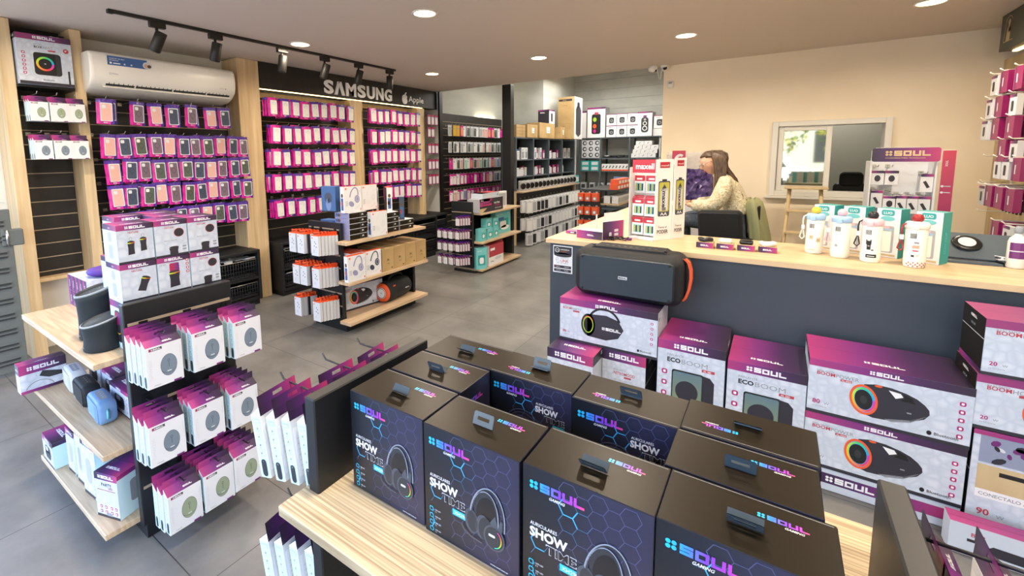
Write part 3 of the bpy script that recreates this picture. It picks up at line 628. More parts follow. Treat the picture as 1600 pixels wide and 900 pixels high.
def pic_cyl(A, cx, cy, w, h, glow=True, rot=0):
    c, q = cos(rot), sin(rot)
    T = lambda x, y: (cx+x*c-y*q, cy+x*q+y*c)
    A.up(); A.poly([T(-w*.46, -h*.5), T(w*.44, -h*.46), T(w*.40, 0), T(w*.5, h*.42), T(-w*.5, h*.34), T(-w*.42, 0)], 'carton_dark')
    if glow: A.up(); A.poly([T(-w*.5, h*.30), T(w*.0, h*.30), T(w*.5, h*.36), T(w*.5, h*.42), T(0, h*.38), T(-w*.5, h*.38)], 'g_ring', [(.35, 0), (.55, 0), (.8, 0), (.8, 0), (.55, 0), (.35, 0)])
    A.ell(cx+(-0)*c-h*.42*q, cy+h*.42*c, w*.48, h*.09, 'dark_grey', 16, rot)
def flap_top(mb, w, d, h, hdr='g_header', logo=True):
    A = top(mb, w, d, h); A.grad(0, 0, w, d, hdr); A.up(); A.rect(w*.0, d*.5-.0008, w, .0016, 'carton_dark')
    if logo: A.soul(w/2, d*.18, min(.022, d*.12, w*.10), 'ink_white', align='c')
def carton(name, w, d, h, art, hdr='g_header', hh=.13, base='carton_white', side='carton_white', sidefn=None, **tags):
    """printed carton: coloured header band all round, printed top and front"""
    b = MB(); b.box(-w/2, w/2, -d/2, d/2, 0, h, base, .0015)
    flap_top(b, w, d, h, hdr)
    for fn, ww, dd in ((front, w, d), (back, w, d)):
        A = fn(b, w, d); A.l = .4; A.rect(.001, .001, w-.002, h-.002, base); A.l = 1; A.grad(0, h-hh*h, w, hh*h, hdr); A.rect(0, 0, w, .012*h/.2, 'carton_dark'); A.up(); lh = min(hh*h*.52, w*.11); A.soul(w/2, h-hh*h*.5-lh*.5, lh, 'ink_white', align='c')
    A = front(b, w, d); art(A, w, h)
    for fn in (right, left):
        A = fn(b, w, d)
        if sidefn: sidefn(A, d, h)
        else: A.rect(0, h-hh*h, d, hh*h, 'carton_dark'); A.up(); A.soul(d/2, h-hh*h*.6, min(hh*h*.4, d*.11), 'ink_white', align='c'); A.l = 1; A.rect(d*.1, h*.1, d*.8, h*.6, 'ink_light') if side == 'info' else None
    o = b.build(name)
    for k, v in tags.items(): o[k] = v
    return o
def side_dark(A, d, h):
    A.rect(0, 0, d, h, 'carton_black'); A.up(); A.soul(d/2, h*.86, min(h*.05, d*.12), 'ink_white', align='c'); A.text('BOOM', d/2, h*.72, h*.05, 'ink_grey', 1, align='c'); A.rect(0, h*.62, d, h*.012, 'ink_light'); A.grad(0, 0, d, h*.08, 'g_header')
# ---- big cartons in front of the counter
def a_power(A, w, h):
    A.up(); A.text('PARLANTE', .03, h*.785, .009, 'ink_grey', 1); x = A.text('BOOM', .03, h*.725, .017, 'ink_red', 3); A.text('POWER', .033+x, h*.725, .017, 'ink_grey', 1.5); A.rect(.115, h*.675, .04, .011, 'ink_red'); A.up(); A.text('KL-9900', .12, h*.68, .007, 'ink_white', 1); A.l = 2
    A.text('80', .02, .048, .022, 'ink_magenta', 3); A.text('W', .062, .048, .013, 'ink_grey', 1); A.text('DE POTENCIA', .02, .033, .006, 'ink_grey', 1)
    A.text('Bluetooth', w-.105, .028, .013, 'ink_black', 1.5); A.ell(w-.12, .034, .008, .010, 'ink_black', 12); pic_boom(A, w*.53, h*.44, w*.45); A.l = 2; A.icons(w-.032, h*.72, h*.135, 5, .0095)
bp = Proto(carton('speaker_carton', .532, .335, .262, a_power, category='box'))
bp.put((.436, 2.752, .112), 0, 'white and magenta 80 W speaker carton under its twin, behind the grey post', 'printed speaker cartons before the counter')
bp.put((.438, 2.748, .3755), 0, 'white and magenta 80 W speaker carton on top of its identical twin', 'printed speaker cartons before the counter')
def a_eco(A, w, h):
    A.up(); A.text('PARLANTE', .05, h*.855, .012, 'ink_grey', 1); x = A.text('ECO', .05, h*.795, .026, 'ink_black', 5); A.text('BOOM', .055+x, h*.795, .026, 'ink_grey', 0, w=.125); A.rect(w-.105, h*.76, .06, .015, 'ink_red'); A.up(); A.text('XL 580', w-.098, h*.764, .009, 'ink_white', 1.5); A.l = 2
    pic_tower(A, .075, h*.24, .205, h*.49); A.l = 2; A.icons(.038, h*.69, .062, 6, .014); A.text('100', .03, .05, .024, 'ink_magenta', 3)
bp = Proto(carton('speaker_carton', .325, .38, .578, a_eco, 'g_header', .088, category='box'))
bp.put((-.330, 2.772, .002), 0, 'left upright green-speaker carton standing on the floor before the counter', 'upright green speaker cartons')
e2 = bp.put((.006, 2.768, .002), 0, 'right upright green-speaker carton, touching the wide 80 W cartons', 'upright green speaker cartons')
e2.scale = (1, 1, .937)
def a_party(A, w, h):
    A.up(); A.text('PARLANTE', .02, h*.80, .008, 'ink_grey', 1); x = A.text('BOOM', .02, h*.745, .014, 'ink_red', 2.5); A.text('PARTY', .023+x, h*.745, .014, 'ink_grey', 1.5); A.rect(.085, h*.70, .04, .01, 'ink_red')
    A.text('80', .02, .05, .017, 'ink_red', 3); A.text('W', .052, .05, .011, 'ink_grey', 1); A.text('DE POTENCIA', .02, .036, .005, 'ink_grey', 1); A.text('Bluetooth', w-.09, .028, .011, 'ink_black', 1.5); A.ell(w-.10, .033, .006, .008, 'ink_black', 12)
    pic_round(A, w*.46, h*.47, w*.44); A.l = 2; A.icons(w-.03, h*.76, h*.11, 5, .007)
carton('speaker_carton', .572, .27, .268, a_party, 'g_header', .15, sidefn=lambda A, d, h: (A.rect(0, 0, d, h, 'carton_white'), A.up(), A.text('BP', .02, h*.8, .02, 'ink_black', 2)),
       category='box', label='white and magenta party speaker carton carrying the big black speaker').location = (-.783, 2.715, .449)
def a_nitro1(A, w, h):
    A.up(); A.rrect(w*.3, h*.1, w*.38, h*.58, .02, 'carton_dark'); A.up(); A.grad(w*.33, h*.52, w*.32, .04, 'g_crimson'); A.icons(w-.035, h*.6, .07, 4, .008)
carton('speaker_carton', .28, .42, .445, a_nitro1, 'g_header_r', .13, category='box', label='dark-topped speaker carton on the floor, left under the party speaker carton').location = (-.943, 2.635, .002)
def a_nitro2(A, w, h):
    A.up(); A.text('PARLANTE', w*.28, h*.74, .010, 'ink_grey', 1); A.text('NITROMOOD', w*.28, h*.685, .018, 'ink_red', 2, w=.12); A.rect(w*.52, h*.65, .04, .01, 'ink_red'); A.text('TECNOLOGIA TWS', w*.28, h*.6, .009, 'ink_grey', 1)
    A.text('2 PARLANTES', w*.3, h*.56, .008, 'ink_light', 1); A.ell(w*.5, h*.28, .07, .09, 'carton_dark', 24)
carton('speaker_carton', .247, .27, .445, a_nitro2, 'g_header_r', .14, sidefn=side_dark, category='box', label='white speaker carton with red script, right under the party speaker carton').location = (-.677, 2.72, .002)
def a_house(A, w, h):
    A.up(); A.text('PARLANTE', .03, h*.80, .009, 'ink_grey', 1); x = A.text('BOOM', .03, h*.74, .017, 'ink_red', 3); A.text('HOUSE', .033+x, h*.74, .017, 'ink_grey', 1.5); A.rect(.115, h*.69, .04, .011, 'ink_red'); A.text('20', .02, .042, .017, 'ink_magenta', 3); A.text('W', .055, .042, .01, 'ink_grey', 1); A.text('DE POTENCIA', .02, .028, .005, 'ink_grey', 1)
    pic_boom(A, w*.58, h*.42, w*.5, False)
bp = Proto(carton('speaker_carton', .42, .255, .228, a_house, 'g_pink', .15, sidefn=side_dark, category='box'))
bp.put((.912, 2.712, .477), 0, 'lower 20 W house speaker carton at the right edge, under its twin', 'house speaker cartons')
bp.put((.917, 2.705, .7065), 0, 'topmost 20 W house speaker carton at the right edge, with a black side', 'house speaker cartons')
def a_bar90(A, w, h):
    A.up(); A.rect(.02, h*.72, w-.04, h*.24, 'photo_mix'); A.rect(.02, h*.40, w-.04, h*.30, 'board_tan'); A.up(); rr = random.Random(3)
    for i in range(26): A.ell(.05+rr.random()*(w-.1), h*(.75+.18*rr.random()), .02*rr.random()+.006, .012, rr.choice(['photo_blue', 'ink_light', 'carton_dark', 'carton_purple']), 8, rr.random())
    A.rect(.08, h*.62, w-.1, .018, 'ink_black'); A.rect(.02, h*.40, w-.04, .035, 'ink_white'); A.up(); A.text('CONECTALO A TU TV', .03, h*.42, .014, 'ink_grey', 2); A.text('90', .03, h*.24, .028, 'ink_red', 3); A.text('W', .085, h*.24, .015, 'ink_grey', 1); A.text('DE POTENCIA', .03, h*.19, .007, 'ink_grey', 1)
carton('soundbar_carton', .48, .25, .47, a_bar90, 'g_header', .04, sidefn=side_dark, category='box', label='tall 90 W soundbar carton with a stadium photo, below the house speaker cartons').location = (.952, 2.71, .002)
def a_bar(A, w, h):
    A.up(); A.text('SOUNDBAR', w*.37, h*.52, .016, 'ink_red', 2); A.rect(w*.48, h*.36, .05, .012, 'carton_dark'); A.poly([(w*.42, h*.30), (w*.44, h*.34), (w*.98, h*.20), (w*.98, h*.02), (w*.43, h*.14)], 'carton_dark')
b = MB(); b.box(-.25, .25, -.05, .05, 0, .106, 'carton_white', .0015); A = front(b, .5, .1); A.grad(.0, .035, .5, .05, 'g_header_r'); A.up(); A.soul(.06, .045, .028, 'ink_white'); flap_top(b, .5, .1, .106)
b.build('soundbar_carton', loc=(.452, 2.64, .002), label='long low soundbar carton on the floor under the 80 W speaker cartons', category='box')
b = MB(); b.box(-.45, .45, -.04, .04, 0, .13, 'carton_white', .0015); A = front(b, .9, .08); A.up(); A.text('BAR', .06, .085, .016, 'ink_red', 2); A.rect(.05, .062, .04, .012, 'carton_dark'); A.poly([(.10, .05), (.12, .07), (.88, .055), (.88, .02), (.11, .03)], 'carton_dark'); flap_top(b, .9, .08, .13)
b.build('soundbar_carton', loc=(1.09, 2.49, .002), rz=0, label='white soundbar carton picturing a black bar, on the floor beside the grey post', category='box')
# big black speaker with orange strap
t = SPK = empty('party_speaker', (-.715, 2.80, .722), label='big black boombox speaker with an orange side strap, resting on a carton', category='speaker')
def rbox(mb, x0, x1, y0, y1, z0, z1, r, m, n=5, fr=.03, mf=None):     # rounded outline in xz, extruded along y with eased edges
    def ring(y, k):
        pts = []
        for cx, cz, a in ((x1-r, z0+r, -90), (x1-r, z1-r, 0), (x0+r, z1-r, 90), (x0+r, z0+r, 180)):
            for i in range(n+1):
                q = radians(a+90*i/n); pts.append((cx+(r-k)*cos(q)+0, y, cz+(r-k)*sin(q)))
        return pts
    R = [ring(y0, fr), ring(y0+fr*.35, fr*.35), ring(y0+fr, 0), ring(y1-fr, 0), ring(y1-fr*.35, fr*.35), ring(y1, fr)]; ks = []
    for q in R: ks.append(len(mb.v)); mb.v += q
    N = len(R[0])
    for a, c in zip(ks, ks[1:]):
        for j in range(N): mb.face((a+j, a+(j+1) % N, c+(j+1) % N, c+j), m, None, True)
    mb.face([ks[0]+j for j in range(N)], mf or m); mb.face([ks[-1]+j for j in range(N)][::-1], m)
b = MB(); rbox(b, -.30, .30, -.11, .13, 0, .285, .06, 'rubber_black', 5, .045); 
b.prism([(-.22, .281), (.22, .281), (.19, .297), (-.19, .297)], 'rubber_black', -.05, .09, 'y'); b.build('body', t)
mh('grille', '25303A', .42); b = MB(); rbox(b, -.262, .262, -.122, -.09, .028, .252, .028, 'grille', 5, .006)
A = b.art((-.262, -.1225, .028), (1, 0, 0), (0, 0, 1)); A.up(2); A.rrect(.232, .10, .05, .018, .003, 'ink_light'); A.up(); A.soul(.257, .1045, .009, 'ink_black', align='c', icon=False)
A.l = 2; A.ring(.13, .10, .088, .088, .0015, 'dark_grey', 32); A.ring(.39, .10, .088, .088, .0015, 'dark_grey', 32); A.ring(.26, .185, .03, .03, .0012, 'dark_grey', 24); b.build('grille', t)
b = MB()
for x in (-.24, .24):
    for z in (.045, .24): b.lathe([(.007, 0), (.007, .004), (.004, .006)], 'black_plastic', n=10); b.xf(Matrix.Translation((x, -.122, z)) @ Matrix.Rotation(radians(90), 4, 'X'), len(b.v)-30)
for x in (-.2, .2): b.lathe([(.009, 0), (.009, .006), (.005, .008)], 'black_plastic', (x, -.03, .296), 10)
b.build('screws', t)
b = MB(); A = b.art((-.17, -.04, .2975), (1, 0, 0), (0, 1, 0))
for i in range(9): A.rrect(.03+i*.034, .04, .02, .016, .004, 'dark_grey'); A.up(); A.rect(.036+i*.034, .045, .008, .006, 'ink_grey'); A.l = 1
b.build('control_panel', t)
b = MB(); pts = [(.30, 0, .27), (.322, 0, .25), (.334, 0, .21), (.337, 0, .16), (.330, 0, .10), (.315, 0, .05), (.30, 0, .03)]
for (a, c) in zip(pts, pts[1:]): b.poly3([(a[0], -.035, a[2]), (a[0], .035, a[2]), (c[0], .035, c[2]), (c[0], -.035, c[2])], 'rubber_black'); b.poly3([(a[0]-.004, -.035, a[2]), (c[0]-.004, -.035, c[2]), (c[0]-.004, .035, c[2]), (a[0]-.004, .035, a[2])], 'rubber_black'); b.poly3([(a[0]+.001, -.0355, a[2]), (c[0]+.001, -.0355, c[2]), (c[0]-.012, -.0355, c[2]), (a[0]-.012, -.0355, a[2])], 'orange'); b.poly3([(a[0]+.0015, -.037, a[2]), (c[0]+.0015, -.037, c[2]), (c[0]+.0015, .0, c[2]), (a[0]+.0015, .0, a[2])], 'orange')
b.build('carry_strap', t, label='orange edged side strap')

SPK.scale = (1.045, 1, 1.03)
# ------------------------------------------------------------------ gaming headset cartons
def hexes(A, w, h, r, seed, x0=0, y0=0, bright=(), avoid=None):
    rr = random.Random(seed); dx = r*1.5; dy = r*math.sqrt(3); seen = set()
    i = 0
    while x0+i*dx < w-r*.5:
        j = 0
        while y0+j*dy < h+r:
            cx = x0+i*dx+r*.5; cy = y0+j*dy+(dy/2 if i % 2 else 0)
            P = [(cx+r*cos(radians(60*k)), cy+r*sin(radians(60*k))) for k in range(6)]
            for k in range(6):
                a, c = P[k], P[(k+1) % 6]; m = ((a[0]+c[0])/2, (a[1]+c[1])/2); key = (round(m[0]*2000), round(m[1]*2000))
                if key in seen: continue
                seen.add(key)
                if not (.001 < a[0] < w-.001 and .001 < a[1] < h-.001 and .001 < c[0] < w-.001 and .001 < c[1] < h-.001): continue
                dd = min([math.hypot(m[0]-bx, m[1]-by) for bx, by in bright] or [9])
                if m[0] < w*.30 and dd > r*1.6: continue
                mm = 'hex_glow' if dd < r*.9 else ('hex_mid' if dd < r*1.8 else 'hex_dim')
                A.line([a, c], .0020 if dd < r*.9 else .0012, mm)
            j += 1
        i += 1
mh('hs_dark', '2A2E36', .4); mh('hs_mid', '454B56', .4); mh('hs_light', '8A93A2', .35)
def headset(A, cx, cy, s):
    A.up(); A.ell(cx+s*.02, cy+s*.42, s*.44, s*.62, 'hs_dark', 26, -.1); A.up(); A.ell(cx+s*.03, cy+s*.34, s*.36, s*.60, 'g_night', 26, -.1); A.up()
    for rx, ry, dx, t, m in ((.62, 1.12, .04, .035, 'hs_light'), (.59, 1.08, .04, .05, 'hs_dark'), (.50, .98, -.06, .03, 'hs_light'), (.47, .94, -.06, .05, 'hs_dark')): A.ring(cx+s*dx, cy+s*.15, s*rx, s*ry, s*t, m, 28, 0, 175, -.12)
    A.ell(cx-s*.50, cy-s*.05, s*.25, s*.40, 'hs_mid', 22, .12); A.up(); A.ell(cx-s*.47, cy-s*.05, s*.19, s*.33, 'hs_dark', 22, .12); A.ell(cx-s*.10, cy-s*.06, s*.25, s*.40, 'hs_mid', 22, -.12); A.up(); A.ell(cx-s*.0, cy-s*.08, s*.24, s*.38, 'hs_dark', 22, -.1)
    A.poly([(cx+s*.16, cy+s*.22), (cx+s*.34, cy+s*.50), (cx+s*.42, cy+s*.16), (cx+s*.25, cy+s*.05)], 'hs_mid'); A.poly([(cx+s*.42, cy+s*.12), (cx+s*.52, cy+s*.45), (cx+s*.60, cy+s*.40), (cx+s*.56, cy+s*.05)], 'hs_mid')
    A.up(); A.ell(cx+s*.30, cy-s*.22, s*.36, s*.40, 'hs_mid', 30); A.up(); A.ell(cx+s*.30, cy-s*.22, s*.31, s*.35, 'hs_dark', 30); A.up(); A.ring(cx+s*.30, cy-s*.22, s*.26, s*.30, s*.028, 'g_ring', 28, -85, 60); A.rrect(cx+s*.12, cy-s*.2, s*.22, s*.08, s*.03, 'ink_light')
    A.line([(cx-s*.85, cy-s*.28), (cx-s*.78, cy-s*.42), (cx-s*.5, cy-s*.55), (cx-s*.12, cy-s*.58)], s*.05, 'hs_mid'); A.l -= 6
SW, SD, SH = .228, .131, .248
def show_front(b, flip=False):
    A = front(b, SW, SD) if not flip else back(b, SW, SD)
    A.grad(.001, .001, SW-.002, SH-.002, 'g_night'); A.up()
    if not flip:
        hexes(A, SW, SH, .0175, 5, 0, 0, ((.078, .19), (.096, .175), (.03, .105), (.012, .03))); A.up()
        A.soul(.014, .206, .0165, 'g_soul'); A.text('GAMING', .052, .1975, .0055, 'ink_white', 2, sh=.3)
        A.text('AURICULARES', .016, .1345, .007, 'ink_white', .6, w=.052); A.text('SHOW', .015, .1115, .0195, 'ink_white', 5, w=.073)
        for s_ in 'x': 
            A.text('TIME', .047, .0895, .0185, 'ink_light', 4, w=.058); A.up(); A.text('TIME', .0483, .0908, .0160, 'navy_base', 1.4, w=.0555); A.l -= 1
        A.rect(.074, .0715, .034, .0135, 'ink_cyan'); A.up(); A.text('XH290', .078, .0745, .0075, 'ink_white', 1); A.l -= 1
        for i in range(4): A.rrect(.013, .054-.0155*i, .010, .010, .003, 'ink_cyan'); A.text('USB LED', .027, .058-.0155*i, .003, 'ink_light', 1); A.text('7.1', .027, .053-.0155*i, .003, 'ink_light', 1)
        A.up(); 
        for i in range(4): A.rrect(.0145, .0555-.0155*i, .007, .007, .002, 'navy_base')
        headset(A, .155, .084, .066); A.text('www.soul.com.ar', .165, .008, .004, 'ink_light', 1)
    else:
        hexes(A, SW, SH, .0175, 9, 0, 0, ((.10, .19), (.13, .17), (.17, .06))); A.up(); A.soul(.014, .206, .0165, 'g_soul'); A.text('GAMING', .052, .1975, .0055, 'ink_white', 2, sh=.3)
        A.text('AURICULARES', .135, .194, .006, 'ink_white', .6, w=.046); A.text('SHOW', .133, .175, .0165, 'ink_white', 5, w=.06); A.text('TIME', .158, .157, .015, 'ink_light', 4, w=.052); A.up(); A.text('TIME', .1591, .1581, .0128, 'navy_base', 1.4, w=.0497); A.l -= 1
        A.rect(.18, .143, .03, .011, 'ink_cyan')
        for rx, ry in ((.058, .07), (.052, .062), (.045, .052)): A.ring(.10, .10, rx, ry, .0022, 'hex_dim', 30, 0, 180)
def make_show():
    b = MB(); b.box(-SW/2, SW/2, -SD/2, SD/2, 0, SH, 'navy_base', .0014, mt='carton_black'); show_front(b); show_front(b, True)
    for fn in (left, right): A = fn(b, SD, SD) if 0 else None
    A = b.art((SW/2, -SD/2, 0), (0, 1, 0), (0, 0, 1)); A.grad(.001, .001, SD-.002, SH-.002, 'g_night'); A.up(); A.soul(.02, .2, .012, 'g_soul'); A.text('SHOW', .02, .17, .014, 'ink_white', 4); A.text('TIME', .03, .15, .014, 'ink_light', 2)
    A = b.art((-SW/2, SD/2, 0), (0, -1, 0), (0, 0, 1)); A.grad(.001, .001, SD-.002, SH-.002, 'g_night')
    A = top(b, SW, SD, SH); A.rect(.004, SD-.006, SW-.008, .0012, 'ink_grey'); A.soul(.128, .088, .0105, 'g_soul'); A.text('GAMING', .163, .081, .0045, 'ink_white', 2, sh=.3)
    o = b.build('headset_carton', category='box', group='black gaming headset cartons on the zebrano shelf')
    b = MB(); k = len(b.v); w2, hh = .024, .026          # folded hang tab with euro slot
    out = [(-w2, 0), (w2, 0), (w2, hh-.003), (w2-.003, hh), (-w2+.003, hh), (-w2, hh-.003)]; inn = [(-.014, .010), (.014, .010), (.014, .017), (.005, .017), (-.005, .017), (-.014, .017)]
    for y in (-.0006, .0006):
        ko = len(b.v); b.v += [(p[0], y, p[1]) for p in out]+[(p[0], y, p[1]) for p in inn]
        for i in range(6):
            q = (ko+i, ko+(i+1) % 6, ko+6+(i+1) % 6, ko+6+i); b.face(q if y < 0 else q[::-1], 'grey_tab')
    b.box(-w2, w2, -.0006, .018, -.0004, .0006, 'grey_tab')
    h = b.build('hang_tab', o, (0, -.012, SH+.0016)); h.rotation_euler = (radians(-8), 0, 0)
    return o
sp = Proto(make_show()); ZS = .7915
def sx(px): return px
show = [(-.708, .756, 0, 'headset carton at the front left corner of the zebrano shelf', -52), (-.474, .752, 0, 'second headset carton in the front row, its hang tab standing up', 22),
    (-.241, .756, 0, 'third headset carton in the front row, largest printed front', -40), (-.012, .758, 0, 'headset carton at the front right corner, its front cut by the lower edge', -36),
    (-.704, .893, 0, 'headset carton in the left column, middle of three deep', -22), (-.702, 1.030, 0, 'headset carton at the back left corner beside the black end panel', -55),
    (-.481, 1.030, pi, 'headset carton in the back row with an upright tab, second from left', 18), (-.250, 1.020, pi, 'headset carton in the back row, third from left, behind the gap', -28),
    (-.026, .894, 0, 'headset carton in the right column, middle of three deep', -10), (-.022, 1.031, pi, 'headset carton at the back right corner of the zebrano shelf', -58)]
for i, (x, y, r, lb, ta) in enumerate(show):
    o = sp.put((x, y, ZS), r, 'black '+lb)
    tab = o.children[0]; tab.rotation_euler = (radians(-ta if r == 0 else ta), 0, 0)
# back row cartons show the alternate print to the camera because they are turned round
# ------------------------------------------------------------------ mouse packs (hang tab cartons)
def make_mouse(mcol, w=.128, d=.036, h=.165):
    b = MB(); b.box(-w/2, w/2, -d/2, d/2, 0, h, 'white_card', .001)
    # sloping printed shoulder and hang tab at the back
    k = len(b.v); b.v += [(-w/2, -d/2, h+.0005), (w/2, -d/2, h+.0005), (w/2, d/2, h+.0005), (-w/2, d/2, h+.0005), (-w/2, d/2-.001, h+.024), (w/2, d/2-.001, h+.024)]
    b.face((k, k+1, k+5, k+4), 'g_header', ((0, 0), (1, 0), (1, 1), (0, 1))); b.face((k+3, k+4, k+5, k+2), 'g_header_r', ((1, 0), (1, 1), (0, 1), (0, 0))); b.face((k+1, k+2, k+5), 'ink_white'); b.face((k, k+4, k+3), 'ink_white')
    z0, z1 = h+.024, h+.052
    for x0, x1, a, c in ((-w/2, -.016, z0, z1), (.016, w/2, z0, z1), (-.016, .016, z0, z0+.008), (-.016, .016, z1-.010, z1)):
        b.poly3([(x0, d/2-.001, a), (x1, d/2-.001, a), (x1, d/2-.001, c), (x0, d/2-.001, c)], 'g_header', ((x0/w+.5, 0), (x1/w+.5, 0), (x1/w+.5, 1), (x0/w+.5, 1)))
        b.poly3([(x1, d/2, a), (x0, d/2, a), (x0, d/2, c), (x1, d/2, c)], 'g_header_r', ((.5-x1/w, 0), (.5-x0/w, 0), (.5-x0/w, 1), (.5-x1/w, 1)))
    A = b.art((-w/2, -d/2, h), (1, 0, 0), (0, d, .024)); A.up(); A.soul(w*.62, .010, .007, 'ink_white', align='c', icon=False)
    A = front(b, w, d); A.rect(.012, h-.017, .045, .0105, 'carton_dark'); A.grad(.012, h-.017, .014, .0105, 'g_crimson'); A.up(); A.soul(.019, h-.0145, .0055, 'ink_white'); A.l = 1
    A.text('OMW250', .019, .030, .010, 'ink_light', 0, w=.085, rot=pi/2)
    A.ell(w*.60, h*.46, .0295, .044, 'mouse_edge', 28); A.up(); A.ell(w*.60, h*.46, .0283, .0428, mcol, 28); A.up(); A.ring(w*.60, h*.46-.012, .0265, .020, .0010, 'dark_grey', 16, 200, 340)
    A.ring(w*.60, h*.46+.018, .0042, .0055, .0012, 'dark_grey', 14); A.rect(w*.60-.0006, h*.46-.008, .0012, .021, 'dark_grey'); A.rect(w*.60-.0075, h*.46-.026, .015, .004, 'ink_light')
    A.rect(w-.038, 0, .028, .008, 'carton_purple'); A.text('WIRELESS', .02, .008, .004, 'ink_grey', 1); A.rect(w-.009, h*.55, .002, .05, 'ink_light')
    for fn in (left, right):
        A = fn(b, w, d); A.rect(.002, .0, d-.004, h-.002, 'ice_blue'); A.up(); A.rrect(.006, h-.018, d-.012, .010, .001, 'ink_grey'); A.up(); A.rrect(.007, h-.017, d-.014, .008, .001, 'ice_blue')
        for i in range(5): A.ell(d/2, h*.80-i*.022, .003, .003, 'ink_grey', 8); A.rect(d/2-.006, h*.80-.008-i*.022, .012, .001, 'ink_grey')
        A.rrect(d*.28, .004, d*.5, .046, .008, 'hs_dark')
    A = back(b, w, d); A.rect(.004, .02, w-.008, h-.04, 'ink_white'); A.up()
    for i in range(7): A.rect(.012, .03+i*.014, w-.03, .002, 'ink_light')
    A.rect(.075, h-.03, .04, .012, 'ink_red')
    return b.build('mouse_pack', category='mouse pack')
mh('mouse_edge', '3C444C', .5)
mp_b, mp_g = Proto(make_mouse('mouse_blue')), Proto(make_mouse('mouse_green'))
MBX = {}
ROWN = ['top', 'middle', 'bottom']; COLN = ['left', 'centre', 'right']; DEP = ['front', 'second', 'third', 'hindmost']
def hook_to(parent, p0, p1, m='hook_black', r=.003):
    d = Vector(p1)-Vector(p0); key = ('h', round(d.length, 3), m)
    if key not in HK:
        b = MB(); L = d.length; b.tube([(0, 0, 0), (L*.93, 0, 0), (L, 0, .016)], r, m, 6); b.box(-.002, .003, -.016, .016, -.014, .014, m); HK[key] = b.mesh('hook')
    o = bpy.data.objects.new('hook', HK[key]); COL.objects.link(o); o.parent = parent; o.location = p0; o.rotation_euler = (0, 0, math.atan2(d.y, d.x)); return o
cols = {0: ((.716, .722), (.884, .722), (1.052, .712)), 1: ((.700, .408), (.862, .408), (1.018, .398)), 2: ((.742, .088), (.880, .092), (1.014, .098))}
for r in range(3):
    for c in range(3):
        y, z = cols[r][c]; n = (4, 4, 3)[c] if r == 0 else (3, 3, 4)[c] if r == 1 else (3, 4, 4)[c]
        hook_to(G1, (-2.1095, y, z+.206), (-1.905, y, z+.206))
        for k in range(n):
            x = -1.948-.0385*k-(0.0)
            pr = mp_g if r == 2 else mp_b
            pr.put((x, y-.004*k+random.uniform(-.002, .002), z+random.uniform(-.002, .002)), pi/2,
                   '%s pack, %s on the %s hook, %s row, left gondola end' % ('white green-mouse' if r == 2 else 'white grey-mouse', DEP[k] if k < n-1 or n < 4 else 'hindmost', COLN[c], ROWN[r]), 'white mouse packs hanging on the left gondola')
# packs on the left narrow wall bay
for r, z in enumerate((1.905, 1.612)):
    for c, y in enumerate((1.045, 1.162, 1.272)):
        hook_to(UPS[0], (-5.041, y-.005, z+.206), (-4.66, y-.005, z+.206), 'hook_metal')
        for k in range(3):
            o = (mp_g if r == 0 else mp_b).put((-4.69-.04*k, y-.003*k, z), pi/2, '%s-mouse pack, %s on the %s hook, %s row, far left wall bay' % (('green', 'grey')[r], DEP[k], COLN[c], ('upper', 'lower')[r]), 'white mouse packs on the far left wall bay')
            o.scale = (.86, 1, .88)
# foreground gondola, packs facing away to the left
for r, (z, X0) in enumerate(((.775, -.955), (.42, -.955))):
    for c, (y, n) in enumerate(((.70, 4), (.845, 3), (.985, 3))):
        hook_to(G4, (-.907, y, z+.206), (-1.125, y, z+.206))
        for k in range(n):
            x = -.945-.046*k
            mp_b.put((x+.024, y-.014*k, z-.0), 0, 'mouse pack seen from behind, %s on the %s hook, %s row, foreground gondola' % (['innermost', 'second', 'third', 'outermost'][k], ['near', 'middle', 'far'][c], ['upper', 'lower'][r]),
                     'mouse packs on the foreground gondola end', rot=(radians(9), 0, -pi/2+radians(random.uniform(-3, 3)+2.5*k)))
for c, (y, n) in enumerate(((.70, 4), (.83, 4), (.95, 4))):
    hook_to(G4, (.211, y, .985), (.52, y, .985))
    for k in range(n):
        mp_g.put((.25+.062*k, y, .779), pi/2, 'mouse pack beside the grey end post at right, %s on the %s hook' % (['innermost', 'second', 'third', 'outermost'][k], ['near', 'middle', 'far'][c]), 'mouse packs beside the grey end post')
# ------------------------------------------------------------------ box beat carton above the far left bay
def a_beat(A, w, h):
    A.up(); A.text('PARLANTE', .10, h*.80, .007, 'ink_grey', 1); x = A.text('BOX', .10, h*.735, .018, 'ink_black', 3); A.text('BEAT', .103+x, h*.735, .018, 'ink_grey', 0); A.rect(.18, h*.69, .045, .011, 'ink_red'); A.ell(w-.035, h*.74, .018, .018, 'ink_red'); A.up(); A.text('8"', w-.043, h*.725, .014, 'ink_white', 2); A.l = 2
    A.icons(.035, h*.62, .030, 6, .010); A.rrect(w*.28, h*.20, w*.50, h*.45, .02, 'dark_grey'); A.up(); A.rrect(w*.28, h*.21, w*.40, h*.44, .018, 'ink_black'); A.up(); A.ring(w*.48, h*.43, w*.165, w*.165, .014, 'g_ring', 32); A.ell(w*.48, h*.43, w*.02, w*.01, 'ink_light', 10)
    A.l = 2; A.text('Bluetooth', w*.42, h*.09, .012, 'ink_black', 1.5); A.rect(w-.035, h*.06, .012, .10, 'ink_black')
carton('speaker_carton', .325, .17, .375, a_beat, 'g_pink', .11, category='box', label='white and pink speaker carton on the black shelf at the top left corner')
o = bpy.data.objects['speaker_carton' if 0 else [x.name for x in COL.objects if x.name.startswith('speaker_carton')][-1]]
